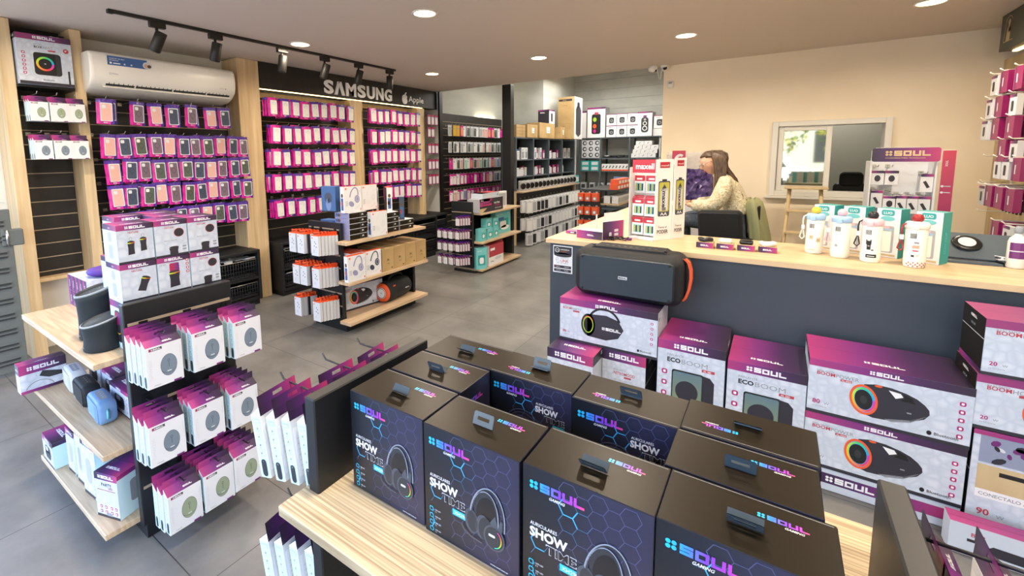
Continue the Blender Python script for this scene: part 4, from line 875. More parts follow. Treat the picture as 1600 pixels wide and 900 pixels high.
o.location = (-4.81, 1.128, 2.187); o.rotation_euler = (0, 0, pi/2)
mess('crumpled_film', -4.86, -4.76, 1.18, 1.27, 2.567, 7, ['dark_grey', 'ink_white', 'ink_grey'], sz=.02, label='small crumpled dark plastic piece lying on the top left speaker carton', category='film')

# ------------------------------------------------------------------ phone case pouches
def make_pouch(case, kind=0, w=.118, h=.205):
    b = MB(); d = .013; nx, nz = 5, 7; rr = random.Random(case+str(kind)); k = len(b.v)
    # crinkled soft bag: front and back sheets joined at a flat rim
    def side(sg):
        idx = []
        for i in range(nx+1):
            for j in range(nz+1):
                u, v = i/nx, j/nz; bul = sin(pi*u)**.5*sin(pi*v)**.5 if 0 < i < nx and 0 < j < nz else 0
                idx.append(len(b.v)); b.v.append((-w/2+w*u+(rr.uniform(-.002, .002) if bul == 0 else 0), sg*(-.0006-bul*d*.5*rr.uniform(.75, 1.15)), h*v+(rr.uniform(-.002, .002))))
        for i in range(nx):
            for j in range(nz):
                a, c, e, f = idx[i*(nz+1)+j], idx[(i+1)*(nz+1)+j], idx[(i+1)*(nz+1)+j+1], idx[i*(nz+1)+j+1]
                m = 'pouch_purple' if (j >= nz-1 or i >= nx-1 or (kind == 1 and i >= nx-2)) else 'pouch_magenta'
                if kind == 2: m = 'pouch_magenta' if i < nx-1 else 'pouch_plum'
                b.face((a, c, e, f) if sg > 0 else (f, e, c, a), m, None, False)
    side(1); side(-1)
    A = b.art((-w/2, -d*.62, 0), (1, 0, 0), (0, 0, 1)); x0 = .026; A.rrect(x0, .024, w-x0-.010, h-.052, .006, 'ink_light'); A.up(2); A.rrect(x0+.006, .030, w-x0-.022, h-.066, .010, case); A.up(2)
    cx, cy = x0+.006+(w-x0-.022)/2, .030+(h-.066)*.42
    if case in ('case_white',):
        A.rrect(x0+.012, h-.075, .03, .03, .006, 'ink_light'); A.text('x4', cx+.004, .05, .010, 'ink_grey', 1); A.ring(cx, h-.065, .020, .020, .002, 'dark_grey', 14, -60, 120)
    else:
        A.ring(cx, cy+.012, .019, .023, .0022, 'ink_black' if case != 'case_pink' else 'skin', 18); A.rect(cx-.0012, cy-.024, .0024, .012, 'ink_black' if case != 'case_pink' else 'skin'); A.rrect(x0+.012, h-.074, .026, .028, .006, 'ink_light' if case != 'case_green' else 'case_white')
    A.l = 2; A.soul(x0+.02, .010, .006, 'ink_white', icon=False)
    return b.build('phone_case_pouch', category='phone case')
PCN = {'case_pink': 'pink', 'case_navy': 'navy', 'case_green': 'dark green', 'case_plum': 'plum', 'case_white': 'clear'}
PP = {c: Proto(make_pouch(c)) for c in ('case_pink', 'case_navy', 'case_green', 'case_plum')}
PW = [Proto(make_pouch('case_white', 2)), Proto(make_pouch('case_white', 1)), Proto(make_pouch('case_white', 0))]
npouch = 0
def row_pouches(bay, rowname, ys, z, seq, depth, group, xf=-4.66, protos=None):
    global npouch
    for i, y in enumerate(ys):
        hook_to(UPS[{'second': 1, 'lit third': 2, 'lit fourth': 3}[bay]], (-5.041, y, z+.100), (xf+.045, y, z+.100+.0), 'hook_metal')
        n = depth[i % len(depth)]
        for k in range(n):
            c = seq[(i+k*3) % len(seq)]
            p = PP[c] if c != 'case_white' else PW[(i+k) % 3]
            yy = y + (.034*k if bay == 'second' else (.012 if k else 0)*k*(1 if i % 2 else -1)) + random.uniform(-.011, .011); xx = xf-.042*k-(random.uniform(0, .006))
            o = p.put((xx, yy, z-.105+random.uniform(-.011, .009)), 0, '%s phone case pouch, %s from left, %s row, %s wall bay%s' % (PCN[c], ORD[i], rowname, bay, ('', ', one behind', ', two behind', ', three behind')[k]), group,
                      rot=(0, radians(random.uniform(-3, 3)), pi/2+radians(random.uniform(-15, 8) + (3 if k else -2))))
            npouch += 1
RN = ['top', 'second', 'third', 'fourth', 'lowest']
seqs = [['case_pink', 'case_plum', 'case_pink', 'case_navy', 'case_plum', 'case_pink', 'case_navy', 'case_plum'], ['case_pink', 'case_navy', 'case_green', 'case_plum', 'case_pink', 'case_navy', 'case_plum', 'case_green', 'case_pink', 'case_navy', 'case_plum'],
        ['case_pink', 'case_navy', 'case_plum', 'case_green', 'case_plum', 'case_green', 'case_navy', 'case_pink', 'case_plum', 'case_navy', 'case_green'], ['case_pink', 'case_navy', 'case_green', 'case_pink', 'case_plum', 'case_green', 'case_navy', 'case_pink', 'case_plum', 'case_navy', 'case_green'], ['case_navy', 'case_plum', 'case_pink', 'case_green']]
for r, z in enumerate((2.008, 1.725, 1.503, 1.288, 1.045)):
    ys = [(1.46, 1.69, 1.84, 1.97, 2.13, 2.33, 2.47), [1.455+.117*i for i in range(11)], [1.47+.116*i for i in range(11)], [1.475+.116*i for i in range(11)], [1.50+.12*i for i in range(10)]][r]
    row_pouches('second', RN[r], ys, z, seqs[r], (1, 2, 1, 1, 2) if r else (2, 1, 1, 2, 2), 'phone case pouches in the second wall bay')
for r, z in enumerate((2.165, 1.87, 1.595, 1.31, 1.02)):
    ys = [3.01+.138*i for i in range(9)] if r < 4 else [3.02+.145*i for i in range(5)]
    if r == 1: ys = [y+.02 for y in ys]
    row_pouches('lit third', RN[r], ys, z, ['case_white'], (3, 4, 2, 3, 2), 'clear case pouches in the lit bay under the sign')
for r, z in enumerate((2.165, 1.88, 1.60, 1.31, 1.07)):
    ys = [4.54+.135*i for i in range(8)]
    if r == 4: ys = ys[2:]
    row_pouches('lit fourth', RN[r], ys, z, ['case_white'], (2, 2, 3, 1), 'clear case pouches in the bay under the fruit emblem')
# screen protector packs in the narrow end bay
b = MB(); b.box(-.045, .045, -.006, .006, 0, .17, 'pouch_plum', .002); A = front(b, .09, .012); A.rect(.01, .012, .068, .12, 'ink_light'); A.up(); A.rect(.03, .03, .03, .08, 'case_white'); A.rect(.012, .14, .06, .018, 'ink_red')
spk = Proto(b.build('screen_protector_pack', category='screen protector'))
for r, z in enumerate((2.10, 1.90, 1.63, 1.37, 1.12)):
    for i, y in enumerate((5.86, 5.955, 6.05)):
        if i == 2 and r == 1: continue
        hook_to(UPS[4], (-5.041, y, z+.165), (-4.70, y, z+.165), 'hook_metal')
        spk.put((-4.74, y, z), pi/2, 'narrow screen protector pack, %s from left in the %s row beside the white pilaster' % (ORD[i], RN[r]), 'screen protector packs in the narrow end bay')
# store room slatwall with clear cases
t = W5 = empty('slatted_display_unit', label='dark slatted panel with dense rows of phone cases in the store room', category='display unit')
b = MB(); b.box(-4.885, -4.83, 6.25, 8.40, 0, 2.33, 'slat_dark'); z = .3
while z < 2.3: b.box(-4.83, -4.826, 6.26, 8.39, z-.004, z+.004, 'slat_line'); z += .118
b.build('slat_panel', t)
area_light('slat_top_light', (-4.908, 7.9, 2.30), (radians(180), 0, 0), .03, .7, 3.5, (1.0, .86, .55))
def make_case(case, frame='ink_light', w=.088, h=.19):
    b = MB(); b.box(-w/2, w/2, -.008, .008, 0, h, frame, .003); A = front(b, w, .016); A.rrect(.008, .012, w-.016, h-.045, .010, case); A.up(); A.rrect(.015, h-.07, .024, .026, .006, 'ink_grey'); A.rect(w/2-.006, h-.014, .012, .006, 'dark_grey'); return b.build('phone_case_pack', category='phone case')
CC = [('clear', 'case_clear', 'ink_light'), ('amber', 'case_amber', 'case_amber'), ('pink', 'case_pink', 'case_white'), ('dark green', 'case_green', 'ink_light'), ('white', 'case_white', 'ink_light'), ('blue', 'case_blue', 'ink_light'),
      ('mint', 'case_mint', 'case_white'), ('magenta', 'pouch_magenta', 'pouch_plum'), ('coral', 'case_coral', 'pouch_magenta'), ('pale', 'case_white', 'pouch_magenta')]
CP = [Proto(make_case(c, f)) for _, c, f in CC]
rows5 = [(2.035, [0, 1, 1, 8, 4, 3, 0, 3, 4, 0, 2, 2, 8, 8, 3, 4, 7, 2, 3, 0]), (1.75, [0, 3, 4, 0, 4, 3, 0, 4, 3, 4, 2, 4, 2, 3, 0, 3, 0, 3, 4, 0]), (1.46, [7, 4, 3, 2, 6, 4, 8, 3, 2, 6, 3, 6, 4, 8, 0, 5, 2, 2, 9, 8]),
         (1.185, [9, 9, 4, 9, 9, 7, 7, 9, 7, 7, 4, 8, 4, 8, 5, 3, 5, 5, 5, 5]), (.90, [9, 2, 9, 9, 5, 9, 9, 7, 8, 9, 7, 9, 7, 9, 7, 9, 8, 9, 7, 9])]
for r, (z, seq) in enumerate(rows5):
    for i, c in enumerate(seq):
        y = 6.32+.107*i; hook_to(t, (-4.825, y, z+.085), (-4.60, y, z+.085), 'hook_metal') if i % 1 == 0 else None
        CP[c].put((-4.63-random.uniform(0, .03), y, z-.105), pi/2, '%s phone case pack, %s from left, %s row, store room panel' % (CC[c][0], ORD[i], RN[r]), 'phone case packs on the store room slatted panel', rot=(0, 0, pi/2+radians(random.uniform(-14, 4))))
# ------------------------------------------------------------------ left gondola goods
def link_front(A, w, h, kind):
    A.up(); A.text('PARLANTE', w*.3, h*.83, h*.03, 'ink_grey', 1); A.text('HEATLINK', w*.3, h*.77, h*.05, 'ink_red', 2, w=w*.3) if kind != 1 else None
    if kind == 0: pic_cyl(A, w*.36, h*.40, w*.20, h*.36); pic_cyl(A, w*.70, h*.46, w*.19, h*.36); A.l = 2; A.ring(w*.36, h*.63, .006, .008, .0015, 'ink_grey', 12); A.ring(w*.70, h*.69, .006, .008, .0015, 'ink_grey', 12)
    if kind == 1: pic_cyl(A, w*.5, h*.38, w*.34, h*.46); A.l = 2; A.rrect(w*.36, h*.56, w*.3, h*.26, .006, 'g_crimson'); A.icons(w*.92, h*.85, h*.11, 4, .006, 'ink_red'); A.text('10 W', w*.07, h*.78, h*.05, 'ink_grey', 1)
    if kind == 2: A.l = 2; A.ell(w*.74, h*.64, w*.16, w*.15, 'orange', 24); A.up(); A.ell(w*.74, h*.64, w*.15, w*.14, 'carton_dark', 24); A.l = 2; pic_cyl(A, w*.55, h*.14, w*.30, h*.26, False); A.l = 2; A.rect(w*.08, h*.64, w*.3, .002, 'ink_light'); A.rect(w*.08, h*.60, w*.24, .002, 'ink_light'); A.rect(w*.82, h*.22, w*.12, h*.04, 'ink_grey'); A.rect(w*.82, h*.14, w*.12, h*.04, 'ink_grey'); A.text('SMART CLOCK', w*.26, h*.42, h*.035, 'ink_grey', 1)
    if kind == 3: pic_cyl(A, w*.62, h*.42, w*.26, h*.40, True, -.35)
def link_side(A, d, h):
    A.rect(0, 0, d, h*.86, 'ice_blue'); A.grad(0, h*.86, d, h*.14, 'g_header_r'); A.up(); A.ell(d*.5, h*.68, d*.14, h*.14, 'carton_grey', 18); A.rrect(d*.36, h*.12, d*.3, h*.36, .006, 'carton_grey'); A.text('SOUL', d*.5, h*.9, h*.04, 'ink_white', 2, align='c')
    for i in range(3): A.rect(d*.2, h*(.56-.025*i), d*.5, .0012, 'ink_light')
def link_side2(A, d, h):
    A.rect(0, 0, d, h*.86, 'ice_blue'); A.grad(0, h*.86, d, h*.14, 'g_header'); A.up(); A.rrect(d*.28, h*.12, d*.42, h*.68, .02, 'carton_dark'); A.up(); A.rrect(d*.30, h*.5, d*.38, h*.26, .008, 'g_crimson'); A.ring(d*.49, h*.38, d*.18, d*.12, .004, 'g_ring', 16, 180, 360); A.l = 2; A.icons(d*.85, h*.7, h*.12, 4, .004, 'ink_grey')
def link_box(kind, h, sf=link_side):
    return Proto(carton('small_speaker_carton', .131, .150, h, lambda A, w, hh: link_front(A, w, hh, kind), 'g_header', .14, sidefn=sf, category='box'))
LK = [link_box(0, .161), link_box(1, .161), link_box(2, .161), link_box(3, .161), link_box(1, .203, link_side2)]
GRP = 'white small-speaker cartons stacked on the left gondola'
CN = ['nearest', 'middle', 'farthest']
for c in range(3):
    y = .742+.1345*c
    LK[4].put((-2.255, y, .806), pi/2, 'white small-speaker carton in the bottom layer behind the black end panel, %s' % CN[c], GRP)
    LK[[3, 1, 2][c]].put((-2.255, y, 1.0105), pi/2, ['white carton with a tilted black speaker picture, lower layer above the end panel', 'white carton with one round-topped speaker and ten watt mark, middle of lower layer', 'white carton with clock-face speaker, lower layer, far end of the stack'][c], GRP)
    LK[[0, 2, 2][c]].put((-2.255, y, 1.173), pi/2, ['white carton picturing two black speakers, top layer, nearest corner', 'white carton with clock-face speaker, top layer, middle of the stack', 'white carton with clock-face speaker, top layer, far end'][c], GRP)
lb2 = ['second stack of white speaker cartons, %s layer' % k for k in ('bottom', 'middle', 'top')]
for k, (z, pr) in enumerate(((.806, LK[4]), (1.0105, LK[3]), (1.173, LK[0]))):
    for c in range(2):
        pr.put((-2.58, .84+.1345*c, z), pi/2, 'white speaker carton in the rear stack left of the tower, %s layer, %s' % (('bottom', 'middle', 'top')[k], ('nearer', 'farther')[c]), GRP)
for k, (z, pr) in enumerate(((.806, LK[4]), (1.0105, LK[2]))):
    pr.put((-2.425, .775, z), pi/2, 'narrow white carton side between the two speaker carton stacks, %s one' % ('lower', 'upper')[k], GRP)
LK[1].put((-2.42, .95, 1.173), pi/2, 'white speaker carton in the top layer, behind the two-speaker carton', GRP)
# cloth speakers with slanted lit rims
def cyl_speaker(r, h, tilt, name, loc, **tags):
    t = empty(name, loc, **tags); b = MB(); tl = lambda x, y, z: tilt*(-x*.25-y)*(z/h)
    b.lathe([(r*.92, 0), (r*.95, .006), (r*.90, h*.3), (r*.89, h*.5), (r*.93, h*.85), (r, h*.97)], 'speaker_cloth', n=36, tilt=tl); b.build('body', t)
    b = MB(); b.lathe([(r, h*.97), (r*1.0, h), (r*.93, h+.003), (r*.90, h-.004), (r*.5, h-.009), (.001, h-.010)], 'dark_grey', n=36, tilt=tl, mats=['glass_clear', 'ink_grey', 'dark_grey', 'speaker_cloth', 'speaker_cloth', 'speaker_cloth']); b.build('top_rim', t, label='glossy rim with slanted top')
    b = MB(); A = b.art((-.012, -r*.93, .018), (1, 0, 0), (0, 0, 1)); A.up(3); A.soul(.0, .0, .005, 'ink_grey', icon=False); b.build('emblem', t); return t
cyl_speaker(.074, .215, -.25, 'cloth_speaker', (-2.505, .675, .8065), label='tall black cloth speaker with slanted top on the left gondola shelf', category='speaker', group='black cloth speakers')
cyl_speaker(.074, .125, -.25, 'cloth_speaker', (-2.325, .640, .8065), label='short black cloth speaker with slanted top, nearest on the left gondola shelf', category='speaker', group='black cloth speakers')
# small purple cartons with a round speaker on top
b = MB(); w, d, h = .058, .19, .085; b.box(-w/2, w/2, -d/2, d/2, 0, h, 'white_card', .001); A = front(b, w, d); A.grad(0, 0, w, h, 'g_header'); A.up(); A.text('SOUL', w*.62, h*.25, .012, 'ink_white', 2, rot=pi/2)
A = right(b, w, d); A.rect(0, 0, d, h, 'carton_white'); A.up(); A.rrect(d*.4, h*.2, d*.4, h*.55, .01, 'lime'); A.up(); A.rrect(d*.35, h*.3, d*.25, h*.42, .01, 'case_plum'); A.rrect(d*.38, h*.42, d*.18, h*.2, .005, 'ink_red'); A = top(b, w, d, h); A.rect(0, 0, w, d, 'carton_white'); A.up(); A.icons(w*.5, d*.85, .03, 5, .004, 'ink_grey')
pb = Proto(b.build('purple_ended_carton', category='box'))
for l in range(2):
    for i in range(5): pb.put((-3.165+.060*i+.02*l*0, .845-.0*i, .8065+.0865*l), 0, 'purple-ended small carton at the shelf\'s left end, %s layer, %s from left' % (('lower', 'upper')[l], ORD[i]), 'purple-ended cartons at the left end of the top shelf')
t = empty('round_speaker', (-2.975, .86, .981), label='flat round purple speaker lying on the purple-ended cartons', category='speaker')
b = MB(); b.lathe([(.035, 0), (.065, .004), (.082, .015), (.084, .026), (.074, .038), (.04, .046), (.001, .047)], 'purple_fabric', n=32); b.build('body', t)
b = MB(); A = b.art((-.01, -.083, .016), (1, 0, 0), (0, 0, 1)); A.up(3); A.rrect(0, 0, .02, .006, .002, 'ink_light'); b.build('emblem', t)
# middle shelf: three small speakers
def small_spk(m, loc, rz, label):
    t = empty('pocket_speaker', loc, rz, label=label, category='speaker', group='pocket speakers on the middle shelf of the left gondola')
    b = MB(); rbox(b, -.098, .098, -.036, .036, 0, .108, .030, m, 5, .014); A = b.art((.035, -.0362, .02), (1, 0, 0), (0, 0, 1)); 
    for i in range(5):
        for j in range(6): A.ell(.004+i*.008, .006+j*.011, .0022, .0022, 'ink_black', 6)
    A = b.art((-.07, -.0362, .016), (1, 0, 0), (0, 0, 1)); A.up(); A.soul(0, 0, .007, 'ink_light', icon=False); b.build('body', t)
    b = MB(); A = b.art((-.055, -.014, .1082), (1, 0, 0), (0, 1, 0)); A.up(); A.rrect(0, 0, .11, .028, .006, 'dark_grey' if m == 'rubber_black' else 'ink_grey'); A.up(); A.icons(.02, .014, 0, 4, .004, m, .022); b.build('button_strip', t)
    b = MB(); b.tube([(.094, 0, .075), (.112, -.004, .062), (.116, -.006, .045), (.104, -.004, .034), (.094, 0, .036)], .0045, m if m != 'blue_fabric' else 'teal_light', 6); b.build('strap', t)
small_spk('blue_fabric', (-2.495, .655, .4212), radians(-4), 'light blue pocket speaker, nearest of three on the left gondola')
small_spk('rubber_black', (-2.735, .665, .4212), radians(-3), 'black pocket speaker, middle of three on the left gondola')
small_spk('white_fabric', (-2.955, .678, .4212), radians(-5), 'white pocket speaker, farthest of three on the left gondola')
def a_party2(A, w, h):
    A.up(); A.text('PARTY', w*.3, h*.72, h*.07, 'ink_black', 2); A.text('LED', w*.6, h*.66, h*.05, 'ink_red', 2); A.rect(w*.1, h*.62, w*.8, .003, 'ink_red')
    for i in range(6): A.rect(w*.15, h*(.56-.045*i), w*(.5+.2*(i % 2)), .0018, 'ink_light')
    A.icons(w*.2, h*.24, h*.11, 2, .007, dx=0); A.icons(w*.42, h*.24, h*.11, 2, .007); A.icons(w*.66, h*.24, h*.11, 2, .007); A.icons(w*.86, h*.24, h*.11, 2, .007); A.rect(w*.42, h*.05, w*.24, h*.07, 'ink_grey')
def a_curve(A, w, h):
    A.up(); A.rrect(w*.25, h*.2, w*.5, h*.5, .02, 'carton_dark'); A.up(); A.rrect(w*.35, h*.5, w*.2, h*.16, .006, 'ink_light'); A.l = 2; A.ring(w*.6, h*.05, w*.5, h*.45, .006, 'carton_grey', 20, 60, 160); A.icons(w*.88, h*.7, h*.16, 4, .004)
def put_carton(w, d, h, art, hdr, loc, rz, label, hh=.14, side=None, top_m=None):
    o = carton('speaker_carton', w, d, h, art, hdr, hh, sidefn=side, category='box', label=label, group='mixed speaker cartons on the left gondola'); o.location = loc; o.rotation_euler = (0, 0, rz); return o
put_carton(.23, .17, .125, a_curve, 'g_header_r', (-2.47, .80, .4212), 0, 'purple-topped carton right behind the light blue pocket speaker, nearest of the middle shelf')
put_carton(.17, .17, .12, a_curve, 'g_header', (-2.70, .83, .4212), 0, 'magenta-topped carton behind the black pocket speaker', side=link_side)
put_carton(.17, .17, .14, a_curve, 'g_header', (-2.90, .83, .4212), 0, 'carton with purple top behind the white and black pocket speakers')
put_carton(.10, .17, .17, a_party2, 'g_header_r', (-3.04, .86, .4212), 0, 'dark-fronted carton at the far left of the middle shelf', side=side_dark)
put_carton(.14, .15, .20, a_curve, 'g_header', (-2.25, .98, .4212), 0, 'white and purple carton at the back of the middle shelf')
put_carton(.185, .07, .15, lambda A, w, h: (A.up(), A.poly([(w*.4, h*.5), (w*.48, h*.66), (w*.95, h*.46), (w*.95, h*.34), (w*.6, h*.36)], 'dark_grey'), A.ring(w*.4, h*.0, w*.32, h*.36, .004, 'ink_grey', 20, 20, 160), A.grad(0, 0, w*.9, h*.10, 'g_header')), 'g_header', (-3.115, .585, .4212), pi/2, 'flat magenta-topped carton sticking out at the left end of the middle shelf', .34)
# bottom shelf
def a_tall(A, w, h): A.up(); A.rect(w*.3, h*.9, w*.4, .004, 'ink_grey'); A.rrect(w*.30, h*.25, w*.36, h*.45, .02, 'carton_grey'); A.icons(w*.82, h*.25, h*.075, 4, .007, 'ink_grey')
def tall_side(A, d, h): A.rect(0, 0, d, h*.9, 'ice_blue'); A.grad(0, h*.9, d, h*.1, 'g_header'); A.up(); A.rrect(d*.3, h*.25, d*.4, h*.5, .012, 'ink_grey')
put_carton(.13, .17, .20, a_party2, 'g_header_r', (-2.275, .655, .0912), radians(18), 'white information-side carton nearest the end panel, bottom shelf', .15, tall_side)
put_carton(.14, .30, .265, a_tall, 'g_header_r', (-2.47, .725, .0912), radians(4), 'tallest white carton on the bottom shelf, second from the end panel', .10, tall_side)
put_carton(.095, .30, .265, a_tall, 'g_header_r', (-2.605, .73, .0912), radians(2), 'slim white carton on the bottom shelf, third from the end panel', .10, tall_side)
put_carton(.11, .30, .225, a_tall, 'g_header', (-2.735, .73, .0912), radians(2), 'magenta-topped white carton on the bottom shelf, fourth from the end panel', .14, tall_side)
put_carton(.17, .26, .135, a_curve, 'g_header', (-2.92, .665, .0912), radians(0), 'low magenta-topped carton at the left end of the bottom shelf', .2, link_side)
# ------------------------------------------------------------------ centre gondola goods
def hp_pic(A, cx, cy, s, m):
    A.up(); A.ring(cx-s*.05, cy+s*.1, s*.42, s*.75, s*.10, m, 22, 15, 190, -.25); A.up(); A.ell(cx-s*.3, cy-s*.45, s*.26, s*.2, m, 18, -.6); A.ell(cx+s*.25, cy-s*.1, s*.24, s*.30, m, 20, .1); A.up(); A.ring(cx+s*.27, cy-s*.1, s*.15, s*.19, s*.03, 'ink_light' if m != 'ink_light' else 'ink_grey', 18)
def hp_box(m, side='lad'):
    w, d, h = .198, .052, .235; b = MB(); b.box(-w/2, w/2, -d/2, d/2, 0, h, 'white_card', .0012); A = top(b, w, d, h); A.rect(0, 0, w, d, 'orange' if side == 'lad' else 'ink_grey')
    A = front(b, w, d); A.up(); A.rrect(w*.07, h*.88, w*.09, h*.065, .002, 'orange'); A.up(); A.text('JBL', w*.115, h*.90, .005, 'ink_white', 2, align='c'); A.l = 2
    hp_pic(A, w*.58, h*.55, h*.50, m); A.l = 2
    for i in range(4): A.rect(w*.08, h*(.42-.05*i), w*.14, .004, 'ink_grey')
    A.line([(w*.6, h*.12), (w*.88, h*.26)], .008, 'ink_light'); A.rect(w*.9, h*.05, w*.05, h*.08, 'orange'); A.text('770NC', w*.93, h*.75, .006, 'ink_grey', 1, rot=pi/2)
    A = left(b, w, d); A.rect(0, 0, d, h, 'ink_white' if side == 'lad' else 'case_navy'); A.up(); A.ell(d*.5, h*.66, d*.26, h*.08, 'ink_brown'); A.rect(d*.2, h*.1, d*.6, h*.46, 'photo_blue'); A.ell(d*.35, h*.35, d*.2, h*.1, 'orange')
    A = right(b, w, d); A.rect(0, 0, d, h, 'case_blue' if m == 'mouse_blue' else 'carton_dark'); A = back(b, w, d); A.rect(0, 0, w, h, 'carton_dark')
    return Proto(b.build('headphone_box', category='box'))
mh('lavender', '8C8AB0', .5); mh('hp_white', 'D0D4D8', .5)
HL, HW, HN, HB = hp_box('lavender'), hp_box('hp_white'), hp_box('case_navy'), hp_box('ink_black', 'dark')
# each lies flat in stacks: spines face the aisle
def spine_box():
    w, d, h = .21, .19, .048; b = MB(); b.box(-w/2, w/2, -d/2, d/2, 0, h, 'carton_black', .001); A = front(b, w, d); A.up(); A.rect(w*.0, 0, w*.01, h, 'ink_white'); A.text('JBL', w*.70, h*.3, .018, 'ink_white', 3); A.rect(w*.60, h*.1, .012, h*.8, 'dark_grey'); A.rect(w*.2, h*.7, w*.3, .004, 'dark_grey'); A.rect(0, h*.93, w, h*.07, 'ink_light')
    A = left(b, w, d); A.rect(0, 0, d*.62, h, 'lavender'); A.rect(d*.62, 0, d*.38, h, 'lavender'); A.up(); A.ell(d*.3, h*.5, .02, .015, 'ink_brown'); A.rect(d*.05, h*.2, .03, h*.6, 'photo_blue'); A = top(b, w, d, h); A.rect(0, 0, w, d, 'ink_white'); A.up(); A.ell(w*.3, d*.4, .03, .03, 'skin'); A.ell(w*.42, d*.5, .04, .02, 'photo_blue'); A.rect(w*.1, d*.6, w*.3, d*.2, 'ink_brown'); return Proto(b.build('headphone_box', category='box'))
SB = spine_box(); GH2 = 'headphone boxes on the centre gondola'; YR = pi/2
for k in range(5): SB.put((-3.215, 2.80, .8515+.0495*k), YR, 'black-spined headphone box lying flat in the first stack, %s from the bottom' % ORD[k], GH2)
for k in range(4): SB.put((-3.215, 3.23, .8515+.0495*k), YR, 'black-spined headphone box lying flat in the second stack, %s from the bottom' % ORD[k], GH2)
for k in range(2): SB.put((-3.215, 3.455, .8515+.0495*k), YR, 'black-spined headphone box lying flat in the last stack, %s' % ('lower', 'upper')[k], GH2)
HW.put((-3.085, 3.01, .8515), YR-.05, 'white headphone box with pale headphones, standing at the shelf edge between flat stacks', GH2)
HL.put((-3.16, 2.765, 1.100), YR-.06, 'white headphone box with lavender headphones standing on the first flat stack', GH2)
HW.put((-3.17, 2.972, 1.100), YR, 'white headphone box with white headphones, standing right of the lavender one', GH2) if 0 else None
SB.put((-3.215, 3.015, .8515), YR, 'black-spined headphone box under the glass shelf between the stacks, bottom', GH2)
for k in range(1, 5): SB.put((-3.30, 3.015, .8515+.0495*k), YR, 'black-spined headphone box behind the standing pale-headphones box, %s from the bottom' % ORD[k], GH2)
HW.put((-3.17, 2.975, 1.100), YR+.02, 'white headphone box with white headphones, standing right of the lavender one', GH2)
HN.put((-3.30, 3.17, 1.051), YR+.5, 'turned headphone box with a portrait edge, right of the two standing boxes', GH2)
HN.put((-3.26, 3.34, 1.051), YR+.9, 'headphone box with portrait edge standing alone on the second stack', GH2)
HB.put((-3.20, 3.475, .9515), YR+.75, 'dark headphone box standing on the last low stack', GH2)
b = MB(); w, d, h = .16, .07, .235; b.box(-w/2, w/2, -d/2, d/2, 0, h, 'photo_blue', .0015); A = front(b, w, d); A.up(); A.ell(w*.5, h*.55, .045, .05, 'case_navy'); A.ell(w*.5, h*.3, .03, .06, 'case_blue'); A.rect(0, 0, w, .01, 'ink_black')
b.build('blue_headphone_box', loc=(-3.36, 2.70, 1.10), rz=.2, label='blue headphone box standing at the left of the top row, centre gondola', category='box')
b = MB(); b.box(-.1, .1, -.05, .05, 0, .055, 'photo_blue', .0015); A = front(b, .2, .1); A.up(); A.rect(.03, .015, .05, .02, 'ink_light'); A.rect(.13, .012, .04, .03, 'ink_light')
b.build('blue_flat_box', loc=(-3.44, 2.76, .958), rz=0, label='flat blue box at the left edge of the centre gondola, above the white pack', category='box')
b = MB(); b.box(-.11, .11, -.06, .06, 0, .055, 'ink_red', .0015); A = front(b, .22, .12); A.rect(0, .028, .22, .026, 'ink_white'); A.up(); A.rect(.01, .008, .2, .012, 'ink_light')
for i in range(5): A.ell(.03+.04*i, .035, .006, .004, 'ink_grey', 8)
b.build('red_white_box', loc=(-3.44, 2.75, .8515), label='red and white flat box behind the top of the centre gondola end panel', category='box')
b = MB(); b.box(-.09, .09, -.05, .05, 0, .05, 'carton_white', .0015); b.build('plain_white_box', loc=(-3.44, 2.755, .9072), label='plain white box between the red flat box and the blue flat box', category='box')
# middle shelf
HL.put((-3.075, 2.703, .4915), YR-.06, 'white headphone box with lavender headphones at the near corner of the middle shelf', GH2)
HW.put((-3.145, 2.80, .4915), YR-.08, 'white headphone box with white headphones, half hidden on the middle shelf', GH2)
HN.put((-3.095, 2.925, .4915), YR-.02, 'white headphone box with dark blue headphones on the middle shelf', GH2)
for k in range(3): (HW, HL, HN)[k].put((-3.20-.06*k, 2.80-.01*k, .4915), YR, 'headphone box in the row behind the front boxes, middle shelf, %s' % ORD[k], GH2)
b = MB(); w, d, h = .162, .34, .22; b.box(-w/2, w/2, -d/2, d/2, 0, h, 'kraft', .002); A = front(b, w, d); A.up(); A.text('JBL', w*.5, h*.42, .026, 'ink_brown', 3, align='c'); A.text('TUNE', w*.5, h*.30, .010, 'ink_brown', 2, align='c'); A.rect(w*.75, h*.08, .02, .012, 'ink_brown')
A = top(b, w, d, h); A.rect(w*.5-.001, 0, .002, d, 'kraft_edge'); A.rect(w*.35, 0, w*.3, d, 'board_tan'); kb = Proto(b.build('cardboard_box', category='box'))
for k in range(4): kb.put((-3.235, 3.115+.1655*k, .4915), YR, 'kraft cardboard box on the middle shelf of the centre gondola, %s from left' % ORD[k], 'kraft boxes on the centre gondola')
